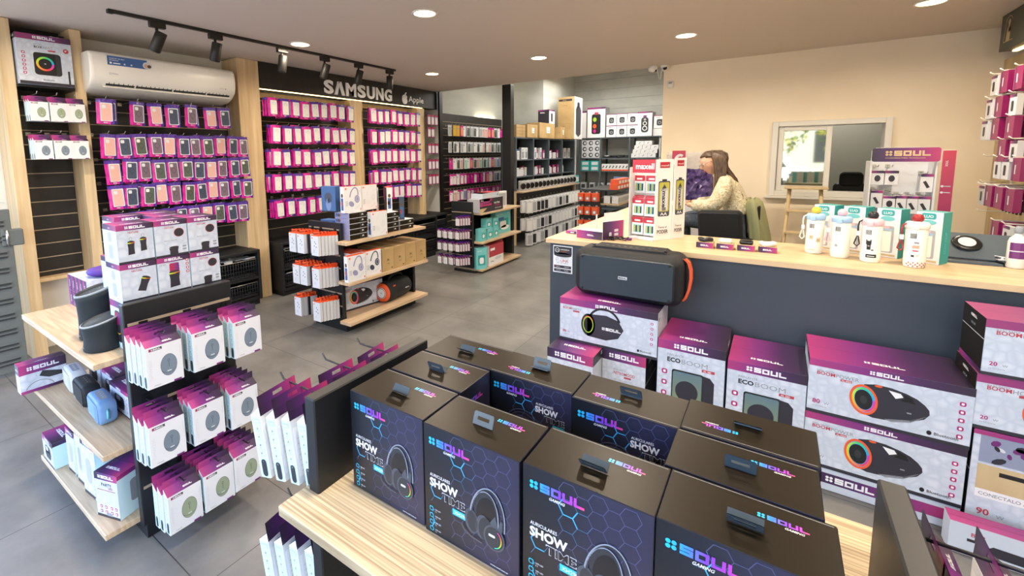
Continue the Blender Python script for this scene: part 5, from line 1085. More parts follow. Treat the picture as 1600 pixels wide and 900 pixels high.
# bottom shelf
o = carton('speaker_carton', .54, .12, .275, a_power, category='box', label='white and magenta speaker carton standing on the bottom shelf of the centre gondola'); o.location = (-3.36, 2.96, .1215); o.rotation_euler = (0, 0, YR-.15)
t = empty('barrel_speaker', (-3.24, 3.37, .1225), YR+.12, label='black barrel speaker with glowing orange ring on the centre gondola bottom shelf', category='speaker')
b = MB(); k = len(b.v); b.lathe([(.075, -.21), (.098, -.19), (.105, -.12), (.105, .10), (.095, .18), (.07, .21)], 'rubber_black', n=28); b.xf(Matrix.Translation((0, 0, .106)) @ Matrix.Rotation(pi/2, 4, 'Y'), k); b.build('body', t)
b = MB(); k = len(b.v)
b.lathe([(.060, -.222), (.088, -.215), (.096, -.198), (.09, -.192)], 'orange', n=28, mats=['orange', 'orange', 'orange']); b.xf(Matrix.Translation((0, 0, .106)) @ Matrix.Rotation(pi/2, 4, 'Y'), k); b.build('ring', t, label='orange ring')
b = MB(); k = len(b.v); b.lathe([(.058, -.2235), (.052, -.2245), (.02, -.219), (.001, -.2255)], 'chrome', n=28, mats=['ink_white', 'dark_grey', 'chrome', 'chrome']); b.xf(Matrix.Translation((0, 0, .106)) @ Matrix.Rotation(pi/2, 4, 'Y'), k); b.build('cone', t)
b = MB(); b.tube([(-.10, 0, .20), (-.085, 0, .235), (-.03, 0, .252), (.06, 0, .252), (.12, 0, .23), (.14, 0, .19)], .013, 'rubber_black', 8); b.build('handle', t)
b = MB(); A = b.art((-.0, -.107, .10), (1, 0, 0), (0, 0, 1)); A.soul(.05, 0, .014, 'ink_light', icon=False); A.rrect(-.16, .07, .04, .015, .005, 'orange'); b.build('emblem', t)
# orange topped packs on the end panel
def opack(spine):
    w, d, h = .098, .028, .175; b = MB(); b.box(-w/2, w/2, -d/2, d/2, 0, h, 'white_card' if spine == 0 else 'carton_grey', .001); b.box(-w/2, w/2, -d/2-.0005, d/2, h-.001, h+.004, 'orange', .001); b.box(-w/2+.01, w/2-.01, d/2-.003, d/2-.001, h+.002, h+.032, 'orange')
    A = front(b, w, d); A.up(); A.rrect(.012, h*.86, .014, .010, .002, 'orange')
    for (x, y) in ((.3, .7), (.45, .62), (.25, .5), (.5, .45)): A.ell(w*x+.02, h*y, .005, .006, 'dark_grey', 10)
    A.line([(w*.3, h*.15), (w*.4, h*.3), (w*.5, h*.18)], .002, 'ink_grey'); A = right(b, w, d); A.rect(0, 0, d, h, 'ink_light' if spine == 0 else 'carton_dark'); return Proto(b.build('earphone_pack', category='earphones'))
OP = [opack(0), opack(1)]
for r, z in enumerate((.745, .455, .150)):
    xs = ((-3.59, -3.47, -3.27), (-3.56, -3.45, -3.28), (-3.56, -3.29))[r]
    for c, x in enumerate(xs):
        hook_to(G2, (x+.02, 2.641, z+.196), (x+.02, 2.40, z+.196))
        n = 6 if c == len(xs)-1 else 5
        for k in range(n):
            x2 = x + (.0 if c < len(xs)-1 else 0)
            OP[0 if c == len(xs)-1 else (1 if (k+c) % 3 == 2 else 0)].put((x2+.004*k, 2.445+.034*k, z-.003*k), 0, 'orange-topped earphone pack, %s from the front, %s hook, %s row, centre gondola' % (ORD[k], COLN[c] if len(xs) == 3 else ('left', 'right')[c], ROWN[r]), 'orange-topped packs on the centre gondola end')
# ------------------------------------------------------------------ far gondola goods
def cable_pack():
    w, d, h = .062, .014, .115; b = MB(); b.box(-w/2, w/2, -d/2, d/2, 0, h, 'pouch_plum', .001); A = front(b, w, d); A.rect(0, 0, w, h*.8, 'ink_white'); A.grad(0, h*.8, w, h*.2, 'g_header'); A.up(); A.ring(w*.5, h*.4, .013, .015, .002, 'ink_grey', 14); A.rect(w*.3, h*.12, w*.4, .004, 'ink_light'); A.soul(w*.5, h*.86, .007, 'ink_white', icon=False, align='c')
    b.box(-.018, .018, -.0006, .0006, h, h+.018, 'pouch_purple'); return Proto(b.build('cable_pack', category='cable pack'))
CB = cable_pack()
for r, z in enumerate((.675, .49, .325, .135)):
    xs = (-3.43,) if r == 0 else (-3.74, -3.64, -3.545, -3.44)
    for c, x in enumerate(xs):
        hook_to(G3, (x, 4.981, z+.127), (x, 4.78, z+.127))
        for k in range(5 if c == len(xs)-1 else 2):
            CB.put((x+.02*k*(1 if c == len(xs)-1 else .4), 4.80+.032*k, z), 0, 'purple-headed cable pack, %s deep, %s from left, %s row, far gondola' % (ORD[k], ORD[c] if r else 'only stack', RN[r]), 'cable packs on the far gondola end')
b = MB(); w, d, h = .62, .20, .185; b.box(-w/2, w/2, -d/2, d/2, 0, h, 'carton_grey', .002, mf='carton_dark'); A = front(b, w, d); A.rect(0, h*.45, w*.42, h*.55, 'g_pink'); A.rect(0, h*.8, w*.5, h*.2, 'ink_magenta'); A.poly([(0, 0), (w*.12, 0), (w*.3, h*.3), (0, h*.3)], 'board_tan')
A.up(); A.rrect(w*.13, h*.42, w*.42, h*.24, .004, 'ink_black'); A.up(); A.rrect(w*.14, h*.46, w*.36, h*.16, .003, 'ink_magenta'); A.text('PLATTEN', w*.60, h*.52, .026, 'ink_white', 3, w=w*.24); A.rect(w*.64, h*.38, w*.22, .010, 'ink_magenta'); A.icons(w*.66, h*.2, 0, 5, .010, 'ink_grey', w*.06); A.soul(w*.04, h*.85, .012, 'ink_white')
b.build('keyboard_carton', loc=(-3.32, 5.32, .826), rz=YR, label='large dark and magenta keyboard carton on the far gondola top', category='box')
b = MB(); w, d, h = .48, .18, .07; b.box(-w/2, w/2, -d/2, d/2, 0, h, 'carton_white', .002); A = front(b, w, d); A.up(); A.rect(.02, .015, w*.7, .008, 'ink_light'); A.rect(w*.86, .02, .04, .02, 'teal'); A = top(b, w, d, h); A.rect(0, 0, w, d, 'ink_red'); A.rect(0, 0, w*.4, d, 'g_crimson')
b.build('flat_carton', loc=(-3.33, 5.33, 1.012), rz=YR+.05, label='flat red-topped white carton lying on the keyboard carton', category='box')
b = MB(); w, d, h = .28, .05, .235; b.box(-w/2, w/2, -d/2, d/2, 0, h, 'ink_white', .002); A = front(b, w, d); A.up(); A.rect(.02, .02, w-.04, h-.05, 'carton_grey'); b.build('white_carton', loc=(-3.37, 5.80, .826), rz=YR-.1, label='white carton standing beyond the keyboard carton on the far gondola', category='box')
def tp(w, d, h, label, loc, pic=0, rz=YR):
    b = MB(); b.box(-w/2, w/2, -d/2, d/2, 0, h, 'teal_light', .0015, mf='teal'); A = front(b, w, d); A.rect(0, 0, w, h, 'teal_light'); A.up(); A.rrect(w*.15, h*.18, w*.7, h*.48, .01, 'teal'); A.up(); A.rrect(w*.3, h*.25, w*.4, h*.3, .02, 'ink_white'); A.text('tp-link', w*.1, h*.82, h*.07, 'ink_white', 1, w=w*.4)
    if pic: A.rect(w*.06, h*.60, w*.5, h*.13, 'photo_blue'); A.ell(w*.62, h*.25, w*.28, h*.10, 'ink_white'); A.text('AC12', w*.78, h*.85, .02, 'ink_white', 2)
    o = b.build('router_box', loc=loc, rz=rz, category='box', label=label, group='teal router boxes on the far gondola')
tp(.13, .09, .17, 'small teal router box, nearest on the middle shelf of the far gondola', (-3.29, 5.14, .4312)); tp(.15, .09, .15, 'small teal router box, lower one of the middle pair', (-3.30, 5.335, .4312)); tp(.14, .09, .14, 'small teal router box, lower one at the far side of the pair', (-3.30, 5.50, .4312))
tp(.14, .09, .14, 'small teal router box, upper left of the stacked four', (-3.30, 5.30, .5828)); tp(.13, .09, .14, 'small teal router box, upper right of the stacked four', (-3.30, 5.49, .5728)); tp(.46, .08, .33, 'largest teal router box with a white router picture', (-3.38, 5.84, .4312), 1)
tp(.16, .08, .29, 'tall teal router box on the bottom shelf of the far gondola', (-3.27, 5.09, .0562), 0, YR-.5)
b = MB(); w, d, h = .40, .09, .29; b.box(-w/2, w/2, -d/2, d/2, 0, h, 'ink_white', .002); A = front(b, w, d); A.rect(0, h*.42, w, h*.58, 'ink_red'); A.up(); A.rect(w*.08, h*.72, w*.3, h*.12, 'ink_white'); A.ell(w*.6, h*.3, w*.24, h*.08, 'ink_light'); A.text('300 Mbps', w*.1, h*.15, .022, 'ink_black', 2); A = top(b, w, d, h); A.rect(0, 0, w, d, 'ink_red')
rb = Proto(b.build('router_box', category='box'))
for k in range(3): rb.put((-3.27-.0-.02*k, 5.45+.0+.095*0+.17*k if k else 5.45, .0562), YR if k == 0 else YR-.0, 'x') if k == 0 else None
rb.o['label'] = 'red and white router box, front one on the bottom shelf'; rb.o['group'] = 'red router boxes'
for k in range(2): rb.put((-3.37-.0935*k, 5.60+.06*k, .0562), YR, 'red and white router box behind the front one, %s' % ('second in depth', 'third in depth')[k], 'red router boxes')
b = MB(); b.box(-.22, .22, -.04, .04, 0, .27, 'carton_grey', .002, mt='carton_purple'); b.build('grey_carton', loc=(-3.47, 5.28, .0562), rz=YR, label='grey carton with purple top at the back of the far gondola bottom shelf', category='box')
b = MB(); b.lathe([(.05, 0), (.055, .01), (.055, .22), (.045, .24)], 'olive', n=18); b.build('green_canister', loc=(-3.99, 5.6, 0.0), label='greenish clear canister on the floor left of the far gondola', category='canister')
# ------------------------------------------------------------------ store room fittings
t = HU = empty('hook_display', label='long dark hook panel with an oak ledge of white boxed goods in the store room', category='display unit')
b = MB(); b.box(-3.85, -3.76, 6.98, 9.72, .04, .93, 'slat_dark'); b.build('back_panel', t)
b = MB(); b.box(-4.02, -3.60, 6.96, 9.74, .932, .958, 'oak_shelf_y', .002); b.build('ledge', t)
b = MB(); b.box(-3.9, -3.72, 6.95, 6.98, 0, .93, 'oak_upright'); b.box(-3.9, -3.72, 9.72, 9.76, 0, .93, 'oak_upright'); b.build('side_post', t)
def wbox(m, fm): 
    w, d, h = .125, .05, .215; b = MB(); b.box(-w/2, w/2, -d/2, d/2, 0, h, m, .001); A = front(b, w, d); A.up(); A.rrect(w*.15, h*.10, w*.7, h*.74, .008, fm); A.rect(w*.4, h-.012, w*.2, .006, 'dark_grey'); return Proto(b.build('boxed_cable', category='accessory box'))
WB = [wbox('white_card', 'ink_white'), wbox('white_card', 'carton_grey'), wbox('white_card', 'dark_grey')]
seq = [0, 1, 2, 2, 2, 0, 0, 1, 2, 1, 2, 0, 0, 0, 0, 0]
for r, z in enumerate((.585, .270, .020)):
    for i in range(16):
        y = 7.03+.165*i; hook_to(t, (-3.757, y, z+.225), (-3.45, y, z+.225), 'hook_metal')
        for k in range(2 if r < 2 else 1):
            WB[seq[(i+5*r) % 16] if r < 2 else (1, 2, 0)[i % 3]].put((-3.50-.10*k, y, z), 0, '%s boxed pack, %s from near end, %s row, store room hooks%s' % (('white', 'grey-faced', 'dark-faced')[seq[(i+5*r) % 16] if r < 2 else (1, 2, 0)[i % 3]], ORD[i], ROWN[r], ', rear' if k else ''), 'boxed packs hanging in the store room', rot=(0, 0, pi/2-.55))
b = MB()
k = len(b.v); b.lathe([(.055, 0), (.055, .02), (.045, .028)], 'black_plastic', n=20); b.xf(Matrix.Translation((0, 0, .085)) @ Matrix.Rotation(radians(90), 4, 'X'), k); b.box(-.065, .065, -.02, .03, .0, .165, 'film', .006); b.box(-.07, .07, .03, .034, 0, .18, 'case_clear', .001)
hp = Proto(b.build('headphone_clamshell', category='headphones'))
for i in range(15): hp.put((-3.66, 7.10+.172*i, .9595), 0, 'black headphones in a clear clamshell on the oak ledge, %s from the near end' % ORD[i], 'clamshell headphones on the ledge', rot=(0, 0, pi/2-.5))
b = MB(); b.box(-.06, .06, -.03, .03, 0, .17, 'teal', .002); A = front(b, .12, .06); A.up(); A.rect(.015, .03, .09, .1, 'ink_light'); b.build('teal_pack', loc=(-3.66, 9.66, .9595), rz=pi/2-.4, label='teal and white pack at the far end of the oak ledge', category='box')
# steel cubby rack above
t = RK = empty('steel_rack', label='grey steel cubby rack above the store room hooks, full of small packs', category='rack')
b = MB()
for z in (1.19, 1.49, 1.88): b.box(-4.02, -3.74, 6.98, 9.74, z, z+.022, 'shelf_steel', .002)
b.build('shelf', t)
for y in (6.98, 7.66, 8.35, 9.02, 9.71): b = MB(); b.box(-4.02, -3.73, y, y+.03, .96, 1.88, 'shelf_steel', .002); b.build('upright', t)
b = MB(); b.box(-4.035, -4.022, 6.98, 9.74, .96, 1.9, 'slat_dark'); b.build('back_sheet', t)
def spack(m, w=.075, h=.15, d=.05, fm='ink_light'):
    b = MB(); b.box(-w/2, w/2, -d/2, d/2, 0, h, m, .001); A = front(b, w, d); A.up(); A.rect(w*.15, h*.1, w*.7, h*.55, fm); A.rect(w*.2, h*.75, w*.5, h*.08, 'ink_grey'); return Proto(b.build('accessory_box', category='accessory box'))
SP = [('white', spack('white_card')), ('white', spack('white_card', .09, .21, .06, 'ink_grey')), ('plum', spack('pouch_plum', .08, .17)), ('blue', spack('photo_blue', .08, .18)), ('white', spack('white_card', .06, .12))]
rr = random.Random(4); cb = 0
for rz_, (z, zh) in enumerate(((1.5125, .36), (1.2125, .26))):
    for c in range(4):
        y0 = 7.03+.685*c; y = y0+.03; j = 0
        while y < y0+.58:
            nm, p = SP[rr.choice([0, 1, 1, 2, 2, 4, 3 if c == 0 else 0])] if rz_ == 0 else SP[rr.choice([0, 4, 2, 0])]
            if rz_ == 1 and c == 3 and j > 2: break
            p.put((-3.80-rr.uniform(0, .06), y, z), 0, '%s box, %s in the %s cubby of the %s rack row' % (nm, ORD[j], ORD[c], ('upper', 'lower')[rz_]), 'small boxes in the steel cubby rack', rot=(0, 0, pi/2+rr.uniform(-.2, .1)))
            if rz_ == 0 and rr.random() < .5 and nm != 'blue': SP[2][1].put((-3.93, y, z+.0), 0, 'plum box behind the front packs, %s in the %s cubby of the upper rack row' % (ORD[j], ORD[c]), 'small boxes in the steel cubby rack', rot=(0, 0, pi/2))
            y += .098; j += 1
# vertical letter board at the corner
b = MB(); b.box(-3.90, -3.72, 9.78, 9.80, .3, 1.95, 'white_card', .002); A = b.art((-3.90, 9.78, .3), (1, 0, 0), (0, 0, 1)); A.up(); A.text('E', .03, 1.08, .13, 'ink_black', 3, w=.11)
for i in range(9): A.rect(.02, 1.26+.042*i, .13, .022, 'ink_black')
b.build('letter_board', label='narrow white upright board with a black letter E at the store room corner', category='board')
# cartons on top of the rack
def kbox(w, d, h, loc, label, lab=1, rz=0, m='kraft'):
    b = MB(); b.box(-w/2, w/2, -d/2, d/2, 0, h, m, .002); A = front(b, w, d); A.up(); A.rect(w*.05, h*.48, w*.9, .003, 'kraft_edge')
    A = right(b, w, d); A.up(); A.rect(d*.45, h*.35, d*.22, h*.4, 'ink_white') if lab else None; A.up(); A.rect(d*.48, h*.45, d*.16, h*.05, 'ink_grey') if lab else None
    return b.build('cardboard_box', loc=loc, rz=rz, label=label, category='box', group='kraft boxes on top of the steel rack')
for k in range(4): kbox(.26, .34, .052, (-3.88, 7.20, 1.904+.0535*k), 'flat kraft box in the stack beside the black post, %s from bottom' % ORD[k], 0)
kbox(.26, .42, .235, (-3.86, 7.62, 1.904), 'kraft box with one white label, left on the rack top'); kbox(.27, .70, .29, (-3.85, 8.24, 1.904), 'widest kraft box with white labels on the rack top'); kbox(.24, .22, .23, (-3.72, 8.74, 1.904), 'small kraft box before the tall speaker carton')
b = MB(); w, d, h = .24, .26, .27; b.box(-w/2, w/2, -d/2, d/2, 0, h, 'ink_white', .002, mf='carton_dark'); A = front(b, w, d); A.grad(0, h*.9, w, h*.1, 'g_header'); A.up(); A.soul(w*.2, h*.75, .02, 'ink_white', icon=False); A = right(b, w, d); A.grad(0, h*.9, d, h*.1, 'g_header'); A.up(); A.rrect(d*.3, h*.15, d*.35, h*.6, .02, 'carton_dark')
b.build('speaker_carton', loc=(-3.84, 8.46, 2.196), label='small black and white speaker carton on top of the widest kraft box', category='box')
b = MB(); w, d, h = .36, .46, .86; b.box(-w/2, w/2, -d/2, d/2, 0, h, 'kraft', .003); A = front(b, w, d); A.rect(w*.06, h*.90, w*.8, h*.05, 'carton_dark'); A.up(); A.text('SOUL', w*.3, h*.91, .025, 'kraft', 2); A.text('SOUL', w*.3, h*.78, .03, 'kraft_edge', 2); A.ring(w*.32, h*.28, .03, .03, .004, 'kraft_edge', 16); A.ring(w*.66, h*.28, .03, .03, .004, 'kraft_edge', 16); A.rect(w*.15, h*.36, w*.66, .005, 'kraft_edge')
A = right(b, w, d); A.rect(0, 0, d, h, 'ink_white'); A.up(); A.poly([(d*.2, h*.12), (d*.5, h*.05), (d*.8, h*.12), (d*.84, h*.7), (d*.7, h*.78), (d*.3, h*.78), (d*.18, h*.7)], 'carton_dark'); A.rrect(d*.35, h*.76, d*.3, h*.12, .03, 'carton_dark')
b.build('speaker_carton', loc=(-3.66, 9.26, 1.904), label='tallest kraft speaker carton with a white side, at the store room corner', category='box')
# far steel shelving
t = empty('steel_shelving', label='grey steel shelving along the far wall of the store room', category='shelving')
for z in (.35, .78, 1.19, 1.475, 1.92):
    b = MB(); b.box(-3.72, -2.0, 9.98, 10.44, z, z+.025, 'shelf_steel', .002); b.build('shelf', t)
for x in (-3.72, -3.25, -2.63, -2.03):
    b = MB(); b.box(x, x+.035, 9.97, 10.0, 0, 1.94, 'shelf_steel', .002); b.build('upright', t); b = MB(); b.box(x, x+.035, 10.42, 10.45, 0, 1.94, 'shelf_steel', .002); b.build('upright', t)
def fcart(w, h, loc, label, pic, grp='speaker cartons on top of the far shelving', d=.3):
    b = MB(); b.box(-w/2, w/2, -d/2, d/2, 0, h, 'carton_grey', .002, mf='ink_white'); A = front(b, w, d); A.grad(0, h*.94, w, h*.06, 'g_pink'); A.up()
    if pic == 0: A.rrect(w*.25, h*.12, w*.5, h*.66, .04, 'ink_black'); A.up(); A.ell(w*.42, h*.6, w*.10, w*.12, 'lime'); A.ell(w*.42, h*.38, w*.10, w*.12, 'orange'); A.ell(w*.42, h*.22, w*.08, w*.1, 'pouch_magenta'); A.rrect(w*.4, h*.76, w*.22, h*.08, .01, 'ink_red')
    if pic == 1: A.rrect(w*.26, h*.2, w*.5, h*.5, .03, 'dark_grey'); A.up(); A.ell(w*.52, h*.42, w*.15, w*.15, 'ink_grey'); A.ell(w*.52, h*.42, w*.08, w*.08, 'ink_black'); A.rect(w*.2, h*.82, w*.4, h*.05, 'ink_grey')
    if pic == 2: A.rrect(w*.25, h*.15, w*.5, h*.62, .05, 'dark_grey'); A.up(); A.ring(w*.5, h*.32, w*.17, w*.17, .015, 'ink_white', 16); A.ring(w*.5, h*.52, w*.14, w*.14, .012, 'ink_white', 16); A.ring(w*.5, h*.68, w*.07, w*.07, .008, 'ink_white', 12); A.rrect(w*.38, h*.76, w*.24, h*.09, .01, 'carton_purple')
    return b.build('speaker_carton', loc=loc, label=label, category='box', group=grp)
fcart(.40, .66, (-3.345, 10.14, 1.946), 'large carton with a green and orange tower speaker on the far shelving', 0); fcart(.14, .60, (-3.65, 10.2, 1.946), 'narrow grey carton left of the tower speaker carton on the far shelving', 3, d=.34)
for j in range(2):
    for i in range(3): fcart(.215, .245, (-3.005+.222*i, 10.12, 1.946+.2475*j), 'small round-speaker carton, %s row, %s of three on the far shelving' % (('lower', 'upper')[j], ORD[i]), 1, 'six small speaker cartons on the far shelving')
fcart(.29, .50, (-2.315, 10.12, 1.946), 'carton picturing a three-cone tower speaker on the far shelving', 2)
fcart(.22, .26, (-2.04, 10.16, 2.10+.0), 'small carton at the right end over the wire crates, by the cream wall', 1)
b = MB(); b.box(-2.16, -1.92, 10.02, 10.3, 1.946, 2.098, 'white_card', .002); b.build('white_carton', label='plain white carton at the right end of the far shelving top', category='box')
t = empty('wire_divider', label='white wire divider rack at the right end of the far shelving', category='rack')
for i in range(7): b = MB(); b.box(-2.0+.045*i, -1.985+.045*i, 9.90, 10.3, 1.08, 1.90, 'white_card', .001); b.build('divider', t)
b = MB(); b.tube([(-2.02, 9.90, 1.5), (-1.7, 9.90, 1.5)], .006, 'dark_grey', 6); b.tube([(-2.02, 9.90, 1.9), (-1.7, 9.90, 1.9)], .006, 'dark_grey', 6); b.box(-2.02, -1.70, 9.92, 10.3, 1.05, 1.079, 'shelf_steel'); b.build('rail', t)
def simple(nm, w, d, h, m, fm, grp, cat='accessory box', extra=None):
    b = MB(); b.box(-w/2, w/2, -d/2, d/2, 0, h, m, .0015); A = front(b, w, d); A.up()
    if extra: extra(A, w, h)
    else: A.rect(w*.15, h*.15, w*.7, h*.6, fm)
    o = b.build(nm, category=cat); o['group'] = grp; return Proto(o)
rb_ = simple('earbud_box', .135, .12, .13, 'ink_light', '', 'grey boxes on the upper left far shelf', extra=lambda A, w, h: (A.ell(w*.5, h*.5, w*.36, h*.38, 'dark_grey'), A.up(), A.ell(w*.55, h*.5, w*.2, h*.2, 'ink_light')))
for j in range(3):
    for i in range(3): rb_.put((-3.60+.142*i, 10.06, 1.502+.132*j), 0, 'grey box with round picture, %s row, %s of three, upper left far shelf' % (ROWN[2-j], ORD[i]))
tb = simple('teal_box', .20, .12, .11, 'teal', 'ink_light', 'teal and white boxes on the middle left far shelf')
for j in range(2):
    for i in range(2): tb.put((-3.58+.215*i, 10.06, 1.217+.112*j), 0, 'teal and white box, %s, %s of two, middle left far shelf' % (('lower', 'upper')[j], ORD[i]))
gb_ = simple('grey_pack', .12, .1, .14, 'carton_grey', 'dark_grey', 'grey packs on the lower far shelf')
for i in range(8): gb_.put((-3.62+.2*i if i < 2 else -3.62+.2*i, 10.05, .807), 0, 'grey pack on the lower far shelf, %s from left' % ORD[i])
mess('bagged_cables', -3.15, -2.7, 10.03, 10.3, 1.52, 60, ['carton_dark', 'dark_grey', 'ink_light', 'ink_black'], kind='stuff', label='dark heap of bagged cables on the upper middle far shelf', category='cables', sz=.07)
ch = simple('charger_pack', .07, .12, .15, 'white_card', '', 'white charger packs on the middle far shelf', 'charger', extra=lambda A, w, h: (A.rect(0, 0, w, h*.2, 'orange'), A.line([(w*.3, h*.4), (w*.7, h*.75)], .02, 'ink_black')))
for i in range(8): ch.put((-3.17+.072*i, 10.06, 1.217), 0, 'white and orange charger pack, %s from left on the middle far shelf' % ORD[i])
wp = simple('white_pack', .16, .2, .085, 'white_card', '', 'white packs stacked on the right far shelf', extra=lambda A, w, h: A.line([(w*.4, h*.3), (w*.6, h*.7)], .015, 'ink_grey'))
for j in range(4):
    for i in range(3 if j < 3 else 2): wp.put((-2.50+.165*i+.03*j, 10.1, 1.502+.087*j), 0, 'white pack, %s layer, %s from left, right far shelf' % (ORD[j], ORD[i]))
bb_ = simple('blue_box', .15, .15, .14, 'case_blue', 'photo_blue', 'blue boxes on the lower middle far shelf')
for j in range(2):
    for i in range(2): bb_.put((-2.86+.16*i, 10.08, .807+.142*j), 0, 'blue box, %s, %s of two, lower middle far shelf' % (('lower', 'upper')[j], ORD[i]))
# small gondola with orange goods
t = G5 = empty('display_gondola', label='small far gondola with orange packs standing before the store room shelving', category='display gondola', group='low oak and black display gondolas')
for z in (.10, .47, .80, 1.02): b = MB(); b.box(-2.62, -2.02, 7.19, 8.25, z-.024, z, 'oak_shelf_y' if z < 1 else 'black_panel', .002); b.build('shelf', t)
b = MB(); b.box(-2.63, -2.31, 7.15, 7.185, .04, 1.0, 'black_panel', .002); b.build('end_panel', t)
b = MB(); b.box(-2.66, -2.625, 7.19, 8.25, .04, 1.0, 'black_panel', .002); b.build('back_panel', t)
b = MB(); b.box(-2.6, -2.08, 7.2, 8.2, 0, .075, 'black_panel', .002); b.build('plinth', t)
op = simple('orange_pack', .085, .04, .13, 'orange', '', 'orange packs on the far small gondola end', extra=lambda A, w, h: (A.rrect(w*.15, h*.1, w*.7, h*.45, .008, 'ink_grey'), A.up(), A.ell(w*.5, h*.35, .02, .02, 'ink_white')))
for r, z in enumerate((.84, .62, .40)):
    for c, x in enumerate((-2.59, -2.475, -2.36)):
        hook_to(t, (x, 7.146, z+.135), (x, 7.0, z+.135), 'hook_metal'); op.put((x, 7.06, z), 0, 'orange pack, %s row, %s of three, far small gondola end' % (ROWN[r], ORD[c])); op.put((x+.01, 7.11, z), 0, 'orange pack, %s row, %s of three, rear one, far small gondola end' % (ROWN[r], ORD[c]))
rd = simple('red_pack', .10, .04, .13, 'ink_red', 'ink_light', 'red pack'); rd.put((-2.47, 7.10, .2), 0, 'single red and white pack at the bottom of the small far gondola end')
ob = simple('orange_box', .16, .13, .08, 'orange', 'ink_white', 'orange and white boxes on top of the small far gondola')
for j in range(2):
    for i in range(6 if j == 0 else 4): ob.put((-2.12, 7.30+.165*i+.05*j, 1.022+.082*j), pi/2, 'orange and white box, %s layer, %s from the near end, small far gondola' % (('lower', 'upper')[j], ORD[i]))
vb = simple('white_pack', .06, .1, .12, 'white_card', 'ink_grey', 'white packs on the small far gondola shelf')
for i in range(13): vb.put((-2.09, 7.25+.075*i, .802), pi/2, 'white pack on the upper shelf of the small far gondola, %s from near' % ORD[i])
for i in range(13): vb.put((-2.22, 7.25+.075*i, .802), pi/2, 'white pack in the rear row of the upper shelf, small far gondola, %s from near' % ORD[i])
b = MB(); k = len(b.v); b.lathe([(.06, -.19), (.07, -.18), (.07, .18), (.06, .19)], 'dark_grey', n=18); b.xf(Matrix.Translation((0, 0, .07)) @ Matrix.Rotation(pi/2, 4, 'Y'), k); k = len(b.v); b.lathe([(.03, -.192), (.05, -.19)], 'ink_red', n=14); b.xf(Matrix.Translation((0, 0, .07)) @ Matrix.Rotation(pi/2, 4, 'Y'), k)
cs = Proto(b.build('cylinder_speaker', category='speaker', group='dark cylinder speakers on the small far gondola'))
for z, zn in ((.472, 'upper'), (.102, 'lower')):
    for i in range(2): cs.put((-2.12-.17*i, 7.50, z), pi/2, 'dark cylinder speaker, %s shelf, %s, small far gondola' % (zn, ('front', 'rear')[i])); cs.put((-2.12-.17*i, 7.95, z), pi/2, 'dark cylinder speaker, %s shelf, %s, farther along the small far gondola' % (zn, ('front', 'rear')[i]))
b = MB(); b.box(-.05, .05, -.04, .04, 0, .30, 'photo_blue', .004); b.box(-.03, .03, -.045, -.04, .1, .26, 'ink_light'); b.build('blue_carton', loc=(-2.02, 8.42, .55), label='tall blue pack at the far end of the small far gondola', category='box')
b = MB(); b.box(-2.2, -1.9, 8.3, 8.6, .0, .549, 'black_panel', .004); b.build('black_stand', label='low black stand under the tall blue pack', category='stand')
# ------------------------------------------------------------------ goods on the counter (top at z = 1.0)
ZC = 1.001
t = empty('battery_display', (0, 0, 0), label='white and red cardboard battery display with two tall battery panels on the counter', category='display stand')
def panel2(mb, p, q, z0, z1, th, m):
    d = Vector((q[0]-p[0], q[1]-p[1], 0)); L = d.length; k = len(mb.v); mb.box(0, L, 0, th, 0, z1-z0, m, .0008); mb.xf(Matrix.Translation((p[0], p[1], z0)) @ Matrix.Rotation(math.atan2(d.y, d.x), 4, 'Z'), k)
    u = d.normalized(); return L, mb.art((p[0], p[1], z0), u, (0, 0, 1))
P0, P1, P1b, P2, P3 = (-.845, 3.315), (-.668, 3.228), (-.668, 3.24), (-.583, 3.356), (-.526, 3.470)
b = MB(); b.prism([(-.845, 3.27), (-.672, 3.215), (-.62, 3.40), (-.78, 3.47)], 'white_card', ZC, ZC+.012); b.build('tray', t)
b = MB(); L, A = panel2(b, (-.840, 3.43), (-.655, 3.40), ZC+.012, 1.545, .004, 'ink_white'); b.build('back_panel', t)
b = MB(); L, A = panel2(b, (-.850, 3.28), (-.835, 3.425), ZC+.0, 1.50, .003, 'ink_white'); b.build('side_panel', t)
b = MB(); L, A = panel2(b, (-.838, 3.30), (-.665, 3.262), 1.462, 1.553, .004, 'maxell_red'); A.up(); A.text('maxell', L*.13, .025, .040, 'ink_white', 3, w=L*.74); b.build('header', t)
